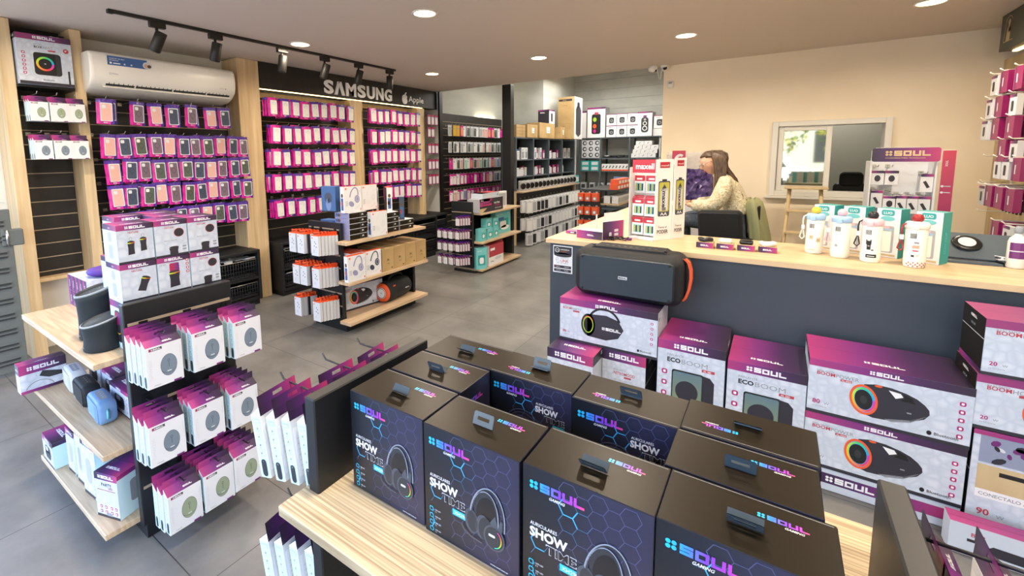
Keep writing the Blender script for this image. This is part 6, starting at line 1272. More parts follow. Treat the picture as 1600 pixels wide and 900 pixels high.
def battery(A, L, h):
    A.rect(L*.22, h-.055, L*.56, .040, 'maxell_red'); A.up(); A.text('maxell', L*.28, h-.044, .012, 'ink_white', 1, w=L*.44); A.l -= 1
    x, w = L*.17, L*.66; A.rrect(x, h*.30, w, h*.44, .012, 'case_navy'); A.rect(x+w*.3, h*.74, w*.4, .012, 'carton_dark'); A.up(); A.rrect(x+w*.06, h*.36, w*.88, h*.365, .012, 'gold'); A.up(); A.rrect(x+w*.2, h*.37, w*.62, h*.28, .010, 'ink_light'); A.poly([(x+w*.2, h*.62), (x+w*.82, h*.62), (x+w*.5, h*.70)], 'case_navy')
    A.up(); A.text('maxell', x+w*.32, h*.615, .036, 'carton_dark', 4, w=h*.24, rot=-pi/2); A.rrect(x+w*.05, h*.305, w*.9, h*.055, .006, 'case_navy'); A.up(); A.text('AA', x+w*.5, h*.313, .020, 'ink_white', 2, align='c', w=w*.6)
    A.text('Tiene el', L*.2, h*.155, .012, 'ink_black', 1, w=L*.5); A.text('PODER', L*.16, h*.085, .026, 'ink_black', 2, w=L*.62); A.line([(L*.12, h*.17), (L*.12, h*.19), (L*.3, h*.19)], .001, 'ink_grey'); A.line([(L*.14, h*.07), (L*.8, h*.07)], .001, 'ink_grey')
b = MB(); L, A = panel2(b, P1, (P2[0]+.001, P2[1]+.002), ZC, 1.555, .004, 'ink_white'); battery(A, L, .55); b.build('battery_panel', t)
b = MB(); L, A = panel2(b, (P2[0]+.006, P2[1]+.004), (P3[0]+.006, P3[1]+.008), ZC, 1.562, .004, 'ink_white'); battery(A, L, .56); b.build('battery_panel', t)
b = MB(); b.box(-.04, .04, -.004, .004, 0, .125, 'ink_white', .001); A = front(b, .08, .008); A.rrect(.0, .085, .08, .04, .006, 'maxell_red'); A.up(); A.rect(.02, .095, .04, .012, 'ink_white'); A.rect(.012, .015, .056, .055, 'teal_light'); A.up()
for i in range(4): A.rrect(.014+.014*i, .018, .010, .048, .003, ('gold', 'carton_dark')[i % 2])
bpk = Proto(b.build('battery_pack', category='batteries', group='hanging battery packs in the cardboard display'))
for r, z in enumerate((1.315, 1.175, 1.04)):
    for c in range(2):
        for k in range(3 if r else 1): bpk.put((-.805+.085*c+.004*k, 3.375-.03*k-.018*c, z-.008*k), radians(-10), 'red-headed battery pack, %s row, %s column, %s outward' % (ROWN[r], ('left', 'right')[c], ORD[k]))
# open purple boxes and cable
t = empty('open_purple_box', (0, 0, 0), label='opened purple gift box with raised lid flap on the counter corner', category='box')
b = MB(); L, A = panel2(b, (-1.163, 3.098), (-.970, 3.071), ZC, 1.058, .003, 'ink_white'); A.grad(0, 0, L, .057, 'g_header'); A.up(); A.soul(L*.42, .022, .010, 'ink_white', icon=False)
panel2(b, (-1.163, 3.21), (-.970, 3.19), ZC, 1.055, .003, 'ink_white'); panel2(b, (-1.163, 3.10), (-1.162, 3.21), ZC, 1.055, .003, 'ink_white'); panel2(b, (-.973, 3.08), (-.972, 3.19), ZC, 1.055, .003, 'ink_white'); b.box(-1.16, -.975, 3.10, 3.19, ZC, ZC+.03, 'ink_white'); b.build('tray', t)
b = MB(); L, A = panel2(b, (-.968, 3.071), (-.880, 3.262), ZC, 1.13, .003, 'ink_white'); A.grad(0, 0, L, .127, 'g_header_r'); A.up(); A.rrect(L*.3, .02, .025, .03, .006, 'ink_light'); A.rect(L*.55, .05, .04, .018, 'ink_light'); A.rect(L*.55, .022, .04, .018, 'ink_light')
panel2(b, (-.965, 3.09), (-.89, 3.25), 1.13, 1.19, .002, 'ink_white'); panel2(b, (-1.06, 3.20), (-1.058, 3.20), 1.055, 1.16, .03, 'ink_white'); b.build('lid', t)
b = MB(); b.box(-.06, .06, -.045, .045, 0, .018, 'carton_purple', .002); A = front(b, .12, .09); A.grad(0, 0, .12, .018, 'g_header'); A.up(); A.rect(.04, .006, .03, .006, 'ink_white'); A.l = 1; A = top(b, .12, .09, .018); A.grad(0, 0, .12, .09, 'g_header'); b.build('flat_purple_box', loc=(-1.235, 3.27, ZC), rz=-.15, label='flat purple box lying at the counter corner', category='box')
b = MB(); pts = [(-.90+.10*cos(i*.55)*(.5+.5*sin(i*.21)), 3.13+.045*sin(i*.8), ZC+.006+.008*(i % 3)) for i in range(34)]; b.tube(pts, .0035, 'black_plastic', 6); b.box(-.84, -.80, 3.16, 3.19, ZC, ZC+.014, 'carton_purple', .003); b.build('black_cable', label='tangled black cable on the counter beside the battery display', category='cable')
# four small gift boxes with gadgets on top
for i, (x0, x1, m, kind) in enumerate(((-.399, -.303, 'black_plastic', 'watch'), (-.288, -.196, 'white_plastic', 'earbud'), (-.178, -.087, 'black_plastic', 'earbud'), (-.071, .024, 'white_plastic', 'watch'))):
    w = x1-x0; b = MB(); h = .036; b.box(-w/2, w/2, -.04, .04, 0, h, 'board_tan', .001); A = front(b, w, .08); A.grad(.001, .001, w-.002, h-.002, 'g_header_r'); A.up(); A.soul(w*.5, h*.35, .009, 'ink_white', icon=False, align='c')
    b.build('gadget_box', loc=((x0+x1)/2, 3.19+.01*i, ZC), label='small purple-fronted gadget box, %s' % ['leftmost on the counter', 'second from left on the counter', 'third from left on the counter', 'rightmost, before the first bottle'][i], category='box', group='four small purple-fronted gadget boxes')
    b = MB(); 
    if kind == 'watch': b.tube([(.034*cos(a*pi/8), .024*sin(a*pi/8), .013+.004*sin(a)) for a in range(16)], .011, m, 8, closed=True); b.box(-.014, .014, -.03, -.012, .004, .028, m, .006)
    else: rbox(b, -.036, .036, -.024, .024, 0, .026, .012, m, 4, .008); b.box(-.036, .036, -.0245, -.0235, .015, .016, 'ink_grey')
    b.build(('smart_watch' if kind == 'watch' else 'earbud_case'), loc=((x0+x1)/2, 3.19+.01*i, ZC+h), label=['black coiled watch on the leftmost gadget box', 'white earbud case on the second gadget box', 'black earbud case on the third gadget box', 'white coiled watch on the rightmost gadget box'][i], category=('watch' if kind == 'watch' else 'earbuds'))
# bottles and their cartons
def bottle(loc, lid, cap, strap, label, deco):
    t = empty('water_bottle', loc, label=label, category='bottle', group='white patterned water bottles'); b = MB(); r = .0425
    b.lathe([(.038, 0), (.0405, .004), (r, .03), (r, .195), (.041, .2)], 'bottle_white', n=32)
    def wrap(px, pz, w, h, m, n=5, lay=.0006):
        a0 = -pi/2+px/r; R = r+lay
        for k in range(n):
            a, c = a0+(w/r)*k/n, a0+(w/r)*(k+1)/n; b.poly3([(R*cos(a), R*sin(a), pz), (R*cos(c), R*sin(c), pz), (R*cos(c), R*sin(c), pz+h), (R*cos(a), R*sin(a), pz+h)], m)
    for k in range(5): wrap(-.030+.005*k, .150, .003, .026, 'ink_black', 1)
    if deco == 0:
        for (x, z) in ((-.028, .085), (.006, .070)): wrap(x, z, .018, .022, 'board_tan', 3); wrap(x+.002, z+.022, .004, .006, 'board_tan', 1); wrap(x+.012, z+.022, .004, .006, 'board_tan', 1); wrap(x+.004, z+.012, .003, .003, 'ink_black', 1, .001); wrap(x+.011, z+.012, .003, .003, 'ink_black', 1, .001)
        wrap(-.03, .022, .03, .004, 'gold', 3)
    if deco == 1:
        for i in range(12): wrap(-.03+.012*(i % 5), .03+.022*(i//3), .007, .0015, 'ink_light', 1)
        wrap(-.028, .065, .012, .012, 'ink_grey', 2)
    if deco == 2: wrap(-.022, .070, .016, .034, 'ink_black', 3); wrap(-.026, .098, .022, .020, 'ink_black', 3); wrap(-.026, .118, .005, .006, 'ink_black', 1); wrap(-.009, .118, .005, .006, 'ink_black', 1); wrap(-.018, .088, .008, .004, 'cap_pink', 1, .0012); wrap(-.004, .066, .010, .006, 'ink_black', 1); wrap(-.024, .028, .044, .018, 'ink_black', 5); wrap(-.018, .034, .03, .004, 'ink_light', 3, .0012)
    if deco == 3:
        for i in range(16):
            for j in range(3): wrap(-.040+.0085*i*1.0, .006+.009*j, .006, .006, 'gingham' if (i+j) % 2 else 'ink_white', 1)
        wrap(-.02, .10, .026, .016, 'skin', 3); wrap(-.018, .085, .022, .006, 'maxell_red', 3); wrap(-.014, .124, .018, .010, 'ink_grey', 2); wrap(-.022, .056, .012, .010, 'ink_black', 2); wrap(-.004, .060, .008, .008, 'board_tan', 1)
    b.build('body', t)
    b = MB(); b.lathe([(.043, .198), (.0465, .202), (.0465, .222), (.040, .232), (.02, .235)], lid, n=32); b.box(-.030, -.002, -.056, -.044, .196, .222, lid, .004); b.build('lid', t)
    b = MB(); b.lathe([(.014, .233), (.021, .240), (.023, .252), (.018, .266), (.008, .272)], cap, n=20); b.build('stopper', t)
    b = MB(); b.tube([(-.040, -.01, .225), (-.056, -.018, .215), (-.060, -.02, .19), (-.058, -.02, .15)], .004, strap, 6); k = 0; b.tube([(-.058, -.02, .15), (-.066, -.022, .12), (-.072, -.022, .095), (-.060, -.024, .082), (-.050, -.022, .095), (-.054, -.02, .12)], .0035, strap, 6, closed=True); b.box(-.066, -.050, -.026, -.014, .140, .165, 'ink_white', .002); b.build('wrist_loop', t)
bottle((.200, 3.325, ZC), 'lid_blue', 'cap_yellow', 'bottle_white', 'white bottle with blue lid and yellow stopper, leftmost of four', 0)
bottle((.312, 3.262, ZC), 'lid_blue', 'cap_pink', 'cap_pink', 'white bottle with blue lid and pink stopper, second of four', 1)
bottle((.434, 3.210, ZC), 'lid_pink', 'cap_black', 'cap_black', 'white bottle with pink lid, black stopper and a black cat print', 2)
bottle((.600, 3.178, ZC), 'bottle_white', 'cap_red', 'cap_red', 'white bottle with red stopper and red checked base, rightmost of four', 3)
def bcart(loc, label, i):
    w, d, h = .105, .10, .272; b = MB(); b.box(-w/2, w/2, -d/2, d/2, 0, h, 'ink_white', .0012, mt='teal'); A = front(b, w, d); A.up(); A.rrect(w*.2, h*.86, w*.55, h*.12, .01, 'teal'); A.ell(w*.48, h*.80, w*.3, h*.05, 'teal_light', 18); A.up(); A.text('LUO', w*.3, h*.89, .014, 'ink_white', 2); A.l = 2
    A.rrect(w*.18, h*.1, w*.6, h*.55, .008, 'carton_grey'); A.up(); A.rrect(w*.26, h*.12, w*.42, h*.44, .008, 'bottle_white'); A.rrect(w*.24, h*.54, w*.46, h*.05, .004, 'lid_blue'); A.ell(w*.48, h*.62, w*.12, h*.03, 'cap_pink'); A.rect(w*.1, h*.03, w*.8, h*.04, 'board_tan')
    A = right(b, w, d); A.rect(0, 0, d, h, 'teal'); A.up(); A.text('LUO CUP', d*.62, h*.2, .02, 'teal_light', 2, rot=pi/2); A = left(b, w, d); A.rect(0, 0, d, h, 'teal'); b.build('bottle_carton', loc=loc, rz=radians(-30), label=label, category='box', group='white and teal bottle cartons')
bcart((.270, 3.50, ZC), 'white and teal bottle carton behind the yellow-stopper bottle', 0); bcart((.405, 3.47, ZC), 'white and teal bottle carton behind the pink-stopper bottle', 1); bcart((.545, 3.425, ZC), 'white and teal bottle carton behind the black cat bottle', 2); bcart((.690, 3.345, ZC), 'white and teal bottle carton behind the red-stopper bottle, full teal side showing', 3)
# grey tablet case with a round badge, bag, spray
t = empty('tablet_case', (0, 0, 0), label='grey folded leather tablet case with round hinge lying open on the counter', category='tablet case')
b = MB(); b.prism([(.745, 3.392), (.965, 3.395), (.985, 3.47), (1.03, 3.53), (1.02, 3.59), (.78, 3.59)], 'grey_leather', ZC, ZC+.012); b.build('base_flap', t)
b = MB(); k = len(b.v); b.box(0, .31, 0, .19, 0, .012, 'grey_leather', .003); b.xf(Matrix.Translation((.760, 3.45, ZC+.014)) @ Matrix.Rotation(radians(-2), 4, 'Z') @ Matrix.Rotation(radians(37), 4, 'X'), k); b.build('raised_flap', t)
b = MB(); k = len(b.v); b.lathe([(.055, 0), (.058, .004), (.05, .010), (.042, .011)], 'black_plastic', n=28); b.lathe([(.034, .011), (.034, .0125)], 'ink_light', n=24); b.xf(Matrix.Translation((.860, 3.52, ZC+.090)) @ Matrix.Rotation(radians(36), 4, 'X'), k); b.build('round_hinge', t)
mess('crumpled_bag', .96, 1.04, 3.42, 3.52, ZC+.02, 34, ['black_matte', 'dark_grey', 'black_plastic', 'ink_light'], sz=.035, label='small crumpled black plastic bag on the counter right of the tablet case', category='bag', kind='stuff')
t = empty('spray_bottle', (1.005, 3.40, ZC), label='white spray bottle with purple label at the right edge of the counter', category='bottle')
b = MB(); b.lathe([(.030, 0), (.033, .006), (.033, .13), (.028, .15), (.014, .165), (.012, .175)], 'white_plastic', n=24); b.build('body', t)
b = MB()
for k in range(6): a, c = -2.6+.35*k, -2.6+.35*(k+1); R = .0336; b.poly3([(R*cos(a), R*sin(a), .05), (R*cos(c), R*sin(c), .05), (R*cos(c), R*sin(c), .13), (R*cos(a), R*sin(a), .13)], 'carton_purple'); b.poly3([(R*1.01*cos(a), R*1.01*sin(a), .085), (R*1.01*cos(c), R*1.01*sin(c), .085), (R*1.01*cos(c), R*1.01*sin(c), .09), (R*1.01*cos(a), R*1.01*sin(a), .09)], 'ink_light')
b.build('label', t)
b = MB(); b.lathe([(.014, .175), (.016, .18), (.016, .20), (.010, .21)], 'ink_grey', n=16); b.build('cap', t)
b = MB(); b.box(1.045, 1.12, 3.28, 3.40, ZC, ZC+.20, 'white_card', .002); A = b.art((1.045, 3.28, ZC), (1, 0, 0), (0, 0, 1)); A.up()
for i in range(7): A.rect(.012, .03+.022*i, .05, .008, 'photo_mix')
b.build('white_box', label='white box with printed grid cut by the right edge, on the counter', category='box')

# ------------------------------------------------------------------ cream wall side: stand, ladder, chair in the office, wrapped goods
t = empty('accessory_stand', (0, 0, 0), label='white floor display stand with purple header and crimson side board before the cream wall', category='display stand'); Y = 5.2
b = MB()
for x0, x1 in ((.655, .667), (1.055, 1.067)): b.box(x0, x1, Y, Y+.26, 0, 1.50, 'white_card', .002)
b.box(.667, 1.055, Y+.25, Y+.26, 0, 1.50, 'white_card'); b.box(.667, 1.055, Y, Y+.25, .02, .04, 'white_card'); b.box(.667, 1.055, Y, Y+.25, .52, .53, 'white_card'); b.build('body', t)
b = MB(); b.prism([(.655, 1.495), (1.075, 1.495), (1.075, 1.59), (1.055, 1.615), (.68, 1.615), (.655, 1.59)], 'white_card', Y-.012, Y, 'y'); A = b.art((.655, Y-.012, 1.495), (1, 0, 0), (0, 0, 1)); A.rrect(.002, .002, .416, .116, .018, 'g_header_r'); A.up(); A.soul(.085, .05, .044, 'board_tan'); A.text('ACCESORIOS PARA TECNOLOGIA', .087, .028, .011, 'board_tan', 1, w=.245); b.build('header', t)
b = MB(); L, A = panel2(b, (1.082, 5.18), (1.155, 5.17), .3, 1.588, .01, 'white_card'); A.grad(0, .0, L, 1.286, 'g_crimson_v', True); A.up(); A.text('SOUL', L*.45, 1.16, .014, 'ink_light', 2, rot=pi/2)
for z in (1.0, .95): A.ell(L*.18, z, .009, .009, 'ink_light', 10); A.rect(L*.32, z-.004, L*.5, .008, 'carton_grey')
b.build('side_board', t)
sb = simple('accessory_pack', .085, .03, .12, 'white_card', '', 'white accessory packs in the purple-headed stand', extra=lambda A, w, h: (A.grad(0, h*.82, w, h*.18, 'g_header'), A.ell(w*.5, h*.45, .02, .028, 'carton_dark'), A.rect(w*.2, h*.12, w*.5, .006, 'ink_light')))
hb = simple('accessory_pack', .075, .03, .15, 'white_card', '', 'white accessory packs in the purple-headed stand', extra=lambda A, w, h: (A.grad(0, h*.85, w, h*.15, 'g_header_r'), A.line([(w*.3, h*.6), (w*.65, h*.25)], .02, 'carton_dark')))
for i, (x, z, n, p) in enumerate(((.71, 1.30, 2, sb), (.80, 1.30, 4, sb), (1.015, 1.245, 3, hb), (.715, 1.10, 3, hb), (.80, 1.085, 1, sb), (.872, 1.06, 4, hb), (.94, 1.06, 4, hb), (1.01, 1.06, 4, hb), (.72, .86, 3, sb), (.83, .86, 3, sb), (.95, .86, 3, sb))):
    hook_to(t, (x, Y+.248, z+.155), (x, Y+.02, z+.155), 'hook_metal')
    for k in range(n): p.put((x, Y+.04+.045*k, z), 0, 'accessory pack on the %s hook of the purple-headed stand, %s from the front' % (ORD[i], ORD[k]))
# wooden step ladder
t = empty('step_ladder', (0, 0, 0), label='wooden step ladder standing under the sliding window', category='ladder')
for x, xb in ((.115, .055), (.375, .435)):
    b = MB(); b.tube([(x, 5.85, 1.20), (xb, 5.50, .0)], .018, 'board_tan', 6); b.build('leg', t); b = MB(); b.tube([(x, 5.87, 1.18), (xb, 6.06, .0)], .014, 'board_tan', 6); b.build('leg', t)
b = MB(); b.box(.07, .43, 5.77, 5.95, 1.205, 1.23, 'board_tan', .004); b.build('top_step', t)
for k in range(5):
    z = .98-.22*k; f = (1.2-z)/1.2; b = MB(); b.box(.115-.06*f, .375+.06*f, 5.80-.35*f, 5.90-.35*f, z-.012, z+.012, 'board_tan', .003); b.build('step', t)
b = MB(); b.box(.085, .105, 5.80, 5.83, 1.0, 1.06, 'ink_white', .002); b.build('tag', t)
# office chair beyond the window
t = empty('office_chair', (.73, 7.2, 0), radians(10), label='black mesh office chair seen through the window opening', category='chair')
b = MB(); rbox(b, -.16, .17, -.02, .02, .92, 1.20, .05, 'black_plastic', 4, .012); b.build('backrest', t); b = MB(); rbox(b, -.105, .125, -.03, .01, 1.16, 1.335, .05, 'fabric_black', 4, .015); b.build('headrest', t)
b = MB(); rbox(b, -.25, .25, -.25, .25, .62, .70, .03, 'fabric_black', 4, .03); b.build('seat', t); b = MB(); b.tube([(0, 0, .62), (0, 0, .1)], .03, 'black_plastic', 8); b.tube([(0, .05, .66), (0, .05, .95)], .02, 'black_plastic', 8); b.build('column', t)
b = MB()
for k in range(5): b.tube([(0, 0, .12), (.3*cos(k*1.257), .3*sin(k*1.257), .05)], .018, 'black_plastic', 6); b.lathe([(.02, 0), (.025, .02), (.02, .05)], 'black_plastic', (.3*cos(k*1.257), .3*sin(k*1.257), 0), 10)
b.build('base', t)
# wrapped poster and bag leaning by the cream wall
b = MB(); b.box(-1.08, -.93, 6.10, 6.105, 1.0, 1.62, 'white_card', .001); A = b.art((-1.08, 6.10, 1.0), (1, 0, 0), (0, 0, 1)); A.grad(0, 0, .15, .62, 'g_crimson_v', True); A.up(); A.ring(.09, .48, .07, .10, .03, 'ink_light', 14, 60, 200); b.build('magenta_poster', label='narrow magenta poster on the cream wall behind the battery display', category='poster')
def crinkle(nm, x0, x1, z0, z1, y, m, amp, seed, **tg):
    b = MB(); rr = random.Random(seed); n, q = 12, 10; k = len(b.v); P = {}
    for s_ in (0, 1):
        for i in range(n+1):
            for j in range(q+1):
                e = 0 if i in (0, n) or j in (0, q) else 1
                P[s_, i, j] = len(b.v); b.v.append((x0+(x1-x0)*i/n+rr.uniform(-.006, .006), y-(.0 if s_ else .02*e)-rr.uniform(0, amp)*(1-s_), z0+(z1-z0)*j/q+rr.uniform(-.006, .006)))
    for i in range(n):
        for j in range(q):
            b.face((P[0, i, j], P[0, i+1, j], P[0, i+1, j+1], P[0, i, j+1]), m); b.face((P[1, i, j], P[1, i, j+1], P[1, i+1, j+1], P[1, i+1, j]), m)
    return b.build(nm, **tg)
crinkle('clear_film', -1.15, -.72, 1.28, 1.60, 6.155, 'film', .04, 3, label='crinkled clear plastic film hanging on the cream wall left of the seated person', category='film')
mh('purple_wrap', '5A4A7C', .2); crinkle('purple_bag', -.92, -.62, 1.02, 1.40, 6.06, 'purple_wrap', .07, 5, label='glossy purple wrapped bag before the cream wall, behind the person\'s hands', category='bag')
b = MB(); b.box(-1.15, -.6, 5.95, 6.14, .0, 1.0, 'white_card', .004); b.build('low_cupboard', label='low white cupboard against the cream wall behind the counter', category='cupboard')

# ------------------------------------------------------------------ right wall display
t = RW = empty('wall_display', label='tan wall display with long white hooks at the right edge of the picture', category='display unit')
t.name = 'hook_display.001'
b = MB(); b.box(1.61, 1.63, 3.9, 6.165, .35, 2.38, 'board_tan', .002); b.build('back_panel', t); b = MB(); b.box(1.63, 1.955, 3.9, 3.93, 0, 2.6, 'oak_upright'); b.box(1.63, 1.955, 6.13, 6.165, 0, 2.38, 'oak_upright'); b.build('upright', t)
b = MB(); b.box(1.44, 1.955, 3.9, 5.655, 2.38, 2.662, 'sign_grey' if 0 else 'slat_dark', .002); A = b.art((1.44, 5.655, 2.38), (0, -1, 0), (0, 0, 1)); A.up(2)
A.line([(.075, .06), (.10, .24)], .006, 'board_tan'); A.ring(.16, .215, .055, .04, .006, 'board_tan', 16, 0, 180); A.ell(.165, .205, .022, .024, 'board_tan'); A.poly([(.12, .06), (.19, .06), (.20, .17), (.16, .19), (.13, .16)], 'board_tan'); A.ell(.18, .15, .03, .02, 'board_tan', 12, .6); A.line([(.075, .06), (.25, .06)], .006, 'board_tan')
mh('fascia_green', '3C4038', .5); b.names[0] = 'fascia_green'; b.build('fascia', t)
b = MB(); b.box(1.50, 1.53, 3.95, 5.60, 2.368, 2.379, 'led_glow'); b.build('led_strip', t)
rp = [simple('accessory_pack', .12, .035, .15, 'white_card', '', 'packs on the right wall display', extra=lambda A, w, h: (A.grad(0, h*.86, w, h*.14, 'g_header'), A.rrect(w*.3, h*.2, w*.35, h*.5, .01, 'carton_dark'))),
      simple('accessory_pack', .14, .04, .16, 'pouch_plum', '', 'packs on the right wall display', extra=lambda A, w, h: (A.rect(w*.3, h*.3, w*.15, h*.4, 'ink_light'), A.grad(0, 0, w*.2, h, 'g_pink')))]
for r, (z, ys, kinds) in enumerate(((2.01, (5.35, 5.15, 4.9), (0, 1, 1)), (1.83, (5.40, 5.2, 4.95), (0, 1, 0)), (1.665, (5.45, 5.22, 4.95), (0, 1, 1)), (1.50, (5.05, 4.85), (1, 0)), (1.37, (5.1, 4.95, 4.75), (0, 0, 1)), (1.15, (5.35, 5.2, 5.0, 4.8), (0, 1, 1, 1)), (.9, (5.0, 4.8), (1, 0)))):
    for i, y in enumerate(ys):
        hook_to(t, (1.607, y, z+.165), (1.33, y, z+.165), 'white_plastic', .0045)
        for k in range(3 if kinds[i] else 2): rp[kinds[i]].put((1.375+.06*k, y, z), -pi/2, '%s pack, right wall display, %s row from top, %s from far end, %s outward' % (('white', 'plum')[kinds[i]], ORD[r], ORD[i], ORD[k]), rot=(0, 0, -pi/2))
    hook_to(t, (1.607, 5.70, z+.165), (1.43, 5.70, z+.165), 'white_plastic', .005)
b = MB(); k = 0
for i in range(14): b.tube([(1.40+.012*(i % 3), 5.05-.02*i, 1.22), (1.40+.012*(i % 3), 5.05-.02*i, 1.13)], .006, 'dark_grey', 6)
b.tube([(1.40, 5.08, 1.235), (1.40, 4.76, 1.235)], .008, 'white_plastic', 6); b.build('cable_bundle', kind='stuff', label='row of dark curled cables hanging on the right wall display', category='cables')
# ------------------------------------------------------------------ the seated person
def skin_mesh(name, pts, edges, radii, m, parent, sub=2, root=0, smooth=True, **tags):
    me = bpy.data.meshes.new(name); me.from_pydata([tuple(p) for p in pts], edges, []); me.materials.append(M[m])
    o = bpy.data.objects.new(name, me); COL.objects.link(o); o.parent = parent
    md = o.modifiers.new('skin', 'SKIN'); md.use_smooth_shade = True; md.branch_smoothing = .5
    if not me.skin_vertices: me.attributes.new  # layer is created with the modifier
    sv = me.skin_vertices[0].data if len(me.skin_vertices) else None
    if sv is None:
        bpy.context.view_layer.objects.active = o; o.select_set(True)
        bpy.ops.mesh.customdata_skin_add(); sv = me.skin_vertices[0].data
    for i, r in enumerate(radii): sv[i].radius = r if isinstance(r, tuple) else (r, r); sv[i].use_root = (i == root)
    sd = o.modifiers.new('sub', 'SUBSURF'); sd.levels = sub; sd.render_levels = sub
    for k, v in tags.items(): o[k] = v
    return o
PER = empty('person', (-.30, 5.20, 0), label='person with long brown hair in a cream sweater and jeans, seated behind the counter', category='person')
def Q(x, y, z): return (x+.30, y-5.20, z)      # world to person space
J = [Q(-.29, 5.20, .90), Q(-.31, 5.20, 1.02), Q(-.355, 5.20, 1.17), Q(-.40, 5.20, 1.29), Q(-.45, 5.20, 1.36), Q(-.495, 5.20, 1.425),      # 0-5 spine to skull base
     Q(-.40, 5.06, 1.30), Q(-.455, 5.00, 1.13), Q(-.52, 5.00, 1.06), Q(-.66, 5.03, 1.065), Q(-.745, 5.05, 1.075),       # 6-10 near arm
     Q(-.40, 5.34, 1.30), Q(-.455, 5.42, 1.13), Q(-.53, 5.41, 1.06), Q(-.66, 5.36, 1.065), Q(-.745, 5.34, 1.075),       # 11-15 far arm
     Q(-.33, 5.11, .88), Q(-.58, 5.09, .915), Q(-.80, 5.07, .90), Q(-.80, 5.06, .66), Q(-.76, 5.06, .44), Q(-.80, 5.06, .40), Q(-.90, 5.06, .385),       # 16-22 near leg
     Q(-.33, 5.29, .88), Q(-.58, 5.31, .915), Q(-.80, 5.33, .90), Q(-.80, 5.34, .66), Q(-.76, 5.34, .44), Q(-.80, 5.34, .40), Q(-.90, 5.34, .385)]       # 23-29 far leg
E_ = [(0, 1), (1, 2), (2, 3), (3, 4), (4, 5), (3, 6), (6, 7), (7, 8), (8, 9), (9, 10), (3, 11), (11, 12), (12, 13), (13, 14), (14, 15), (0, 16), (16, 17), (17, 18), (18, 19), (19, 20), (20, 21), (21, 22),
      (0, 23), (23, 24), (24, 25), (25, 26), (26, 27), (27, 28), (28, 29)]
Rd = [(.12, .11), (.105, .095), (.12, .10), (.11, .09), .05, .045, .055, .045, .042, .034, .024, .055, .045, .042, .034, .024, .085, .078, .055, .048, .034, .035, .026, .085, .078, .055, .048, .034, .035, .026]
skin_mesh('body', J, E_, Rd, 'skin', PER)
# sweater: torso and sleeves
sj = [J[0], J[1], J[2], J[3], J[4]] + J[6:10] + [Q(-.70, 5.04, 1.07)] + J[11:15] + [Q(-.70, 5.35, 1.07)]
sj[0] = Q(-.285, 5.20, .955)
se = [(0, 1), (1, 2), (2, 3), (3, 4), (3, 5), (5, 6), (6, 7), (7, 8), (8, 9), (3, 10), (10, 11), (11, 12), (12, 13), (13, 14)]
sr = [(.150, .135), (.145, .130), (.155, .135), (.135, .115), .066, .088, .082, .080, .066, .044, .088, .082, .080, .066, .044]
skin_mesh('sweater', sj, se, sr, 'knit', PER, root=0, label='cream fluffy sweater')
skin_mesh('jeans', [Q(-.28, 5.20, .90)] + J[16:21] + J[23:28], [(0, 1), (1, 2), (2, 3), (3, 4), (4, 5), (0, 6), (6, 7), (7, 8), (8, 9), (9, 10)], [(.135, .125), .105, .098, .078, .070, .062, .105, .098, .078, .070, .062], 'denim', PER, label='blue grey jeans')
for y in (5.06, 5.34):
    b = MB(); k = len(b.v); rbox(b, -.045, .045, -.13, .09, 0, .075, .03, 'ink_white', 4, .02); b.xf(Matrix.Translation(Q(-.835, y, .345)) @ Matrix.Rotation(radians(-90), 4, 'Z'), k); b.build('shoe', PER)
# hands: palm, four fingers and a thumb each
for (hx, hy, sgn) in ((-.765, 5.055, 1), (-.765, 5.335, -1)):
    P = [Q(hx+.03, hy, 1.077), Q(hx, hy, 1.078), Q(hx-.035, hy, 1.076)]; Ed = [(0, 1), (1, 2)]; Rr = [(.024, .018), (.034, .015), (.036, .013)]
    for f, (dy, ln) in enumerate(((-.027, .062), (-.009, .072), (.009, .068), (.026, .052))):
        k = len(P); P += [Q(hx-.050, hy+dy, 1.078), Q(hx-.050-ln*.45, hy+dy*1.15, 1.072), Q(hx-.050-ln*.8, hy+dy*1.2, 1.050), Q(hx-.052-ln*.9, hy+dy*1.2, 1.034)]; Ed += [(2, k), (k, k+1), (k+1, k+2), (k+2, k+3)]; Rr += [.0095, .0088, .0082, .0072]
    k = len(P); ty = sgn*.030; P += [Q(hx-.008, hy+ty, 1.070), Q(hx-.035, hy+ty*1.6, 1.060), Q(hx-.058, hy+ty*1.5, 1.050)]; Ed += [(1, k), (k, k+1), (k+1, k+2)]; Rr += [.012, .010, .0085]
    skin_mesh('hand', P, Ed, Rr, 'skin', PER, root=1)
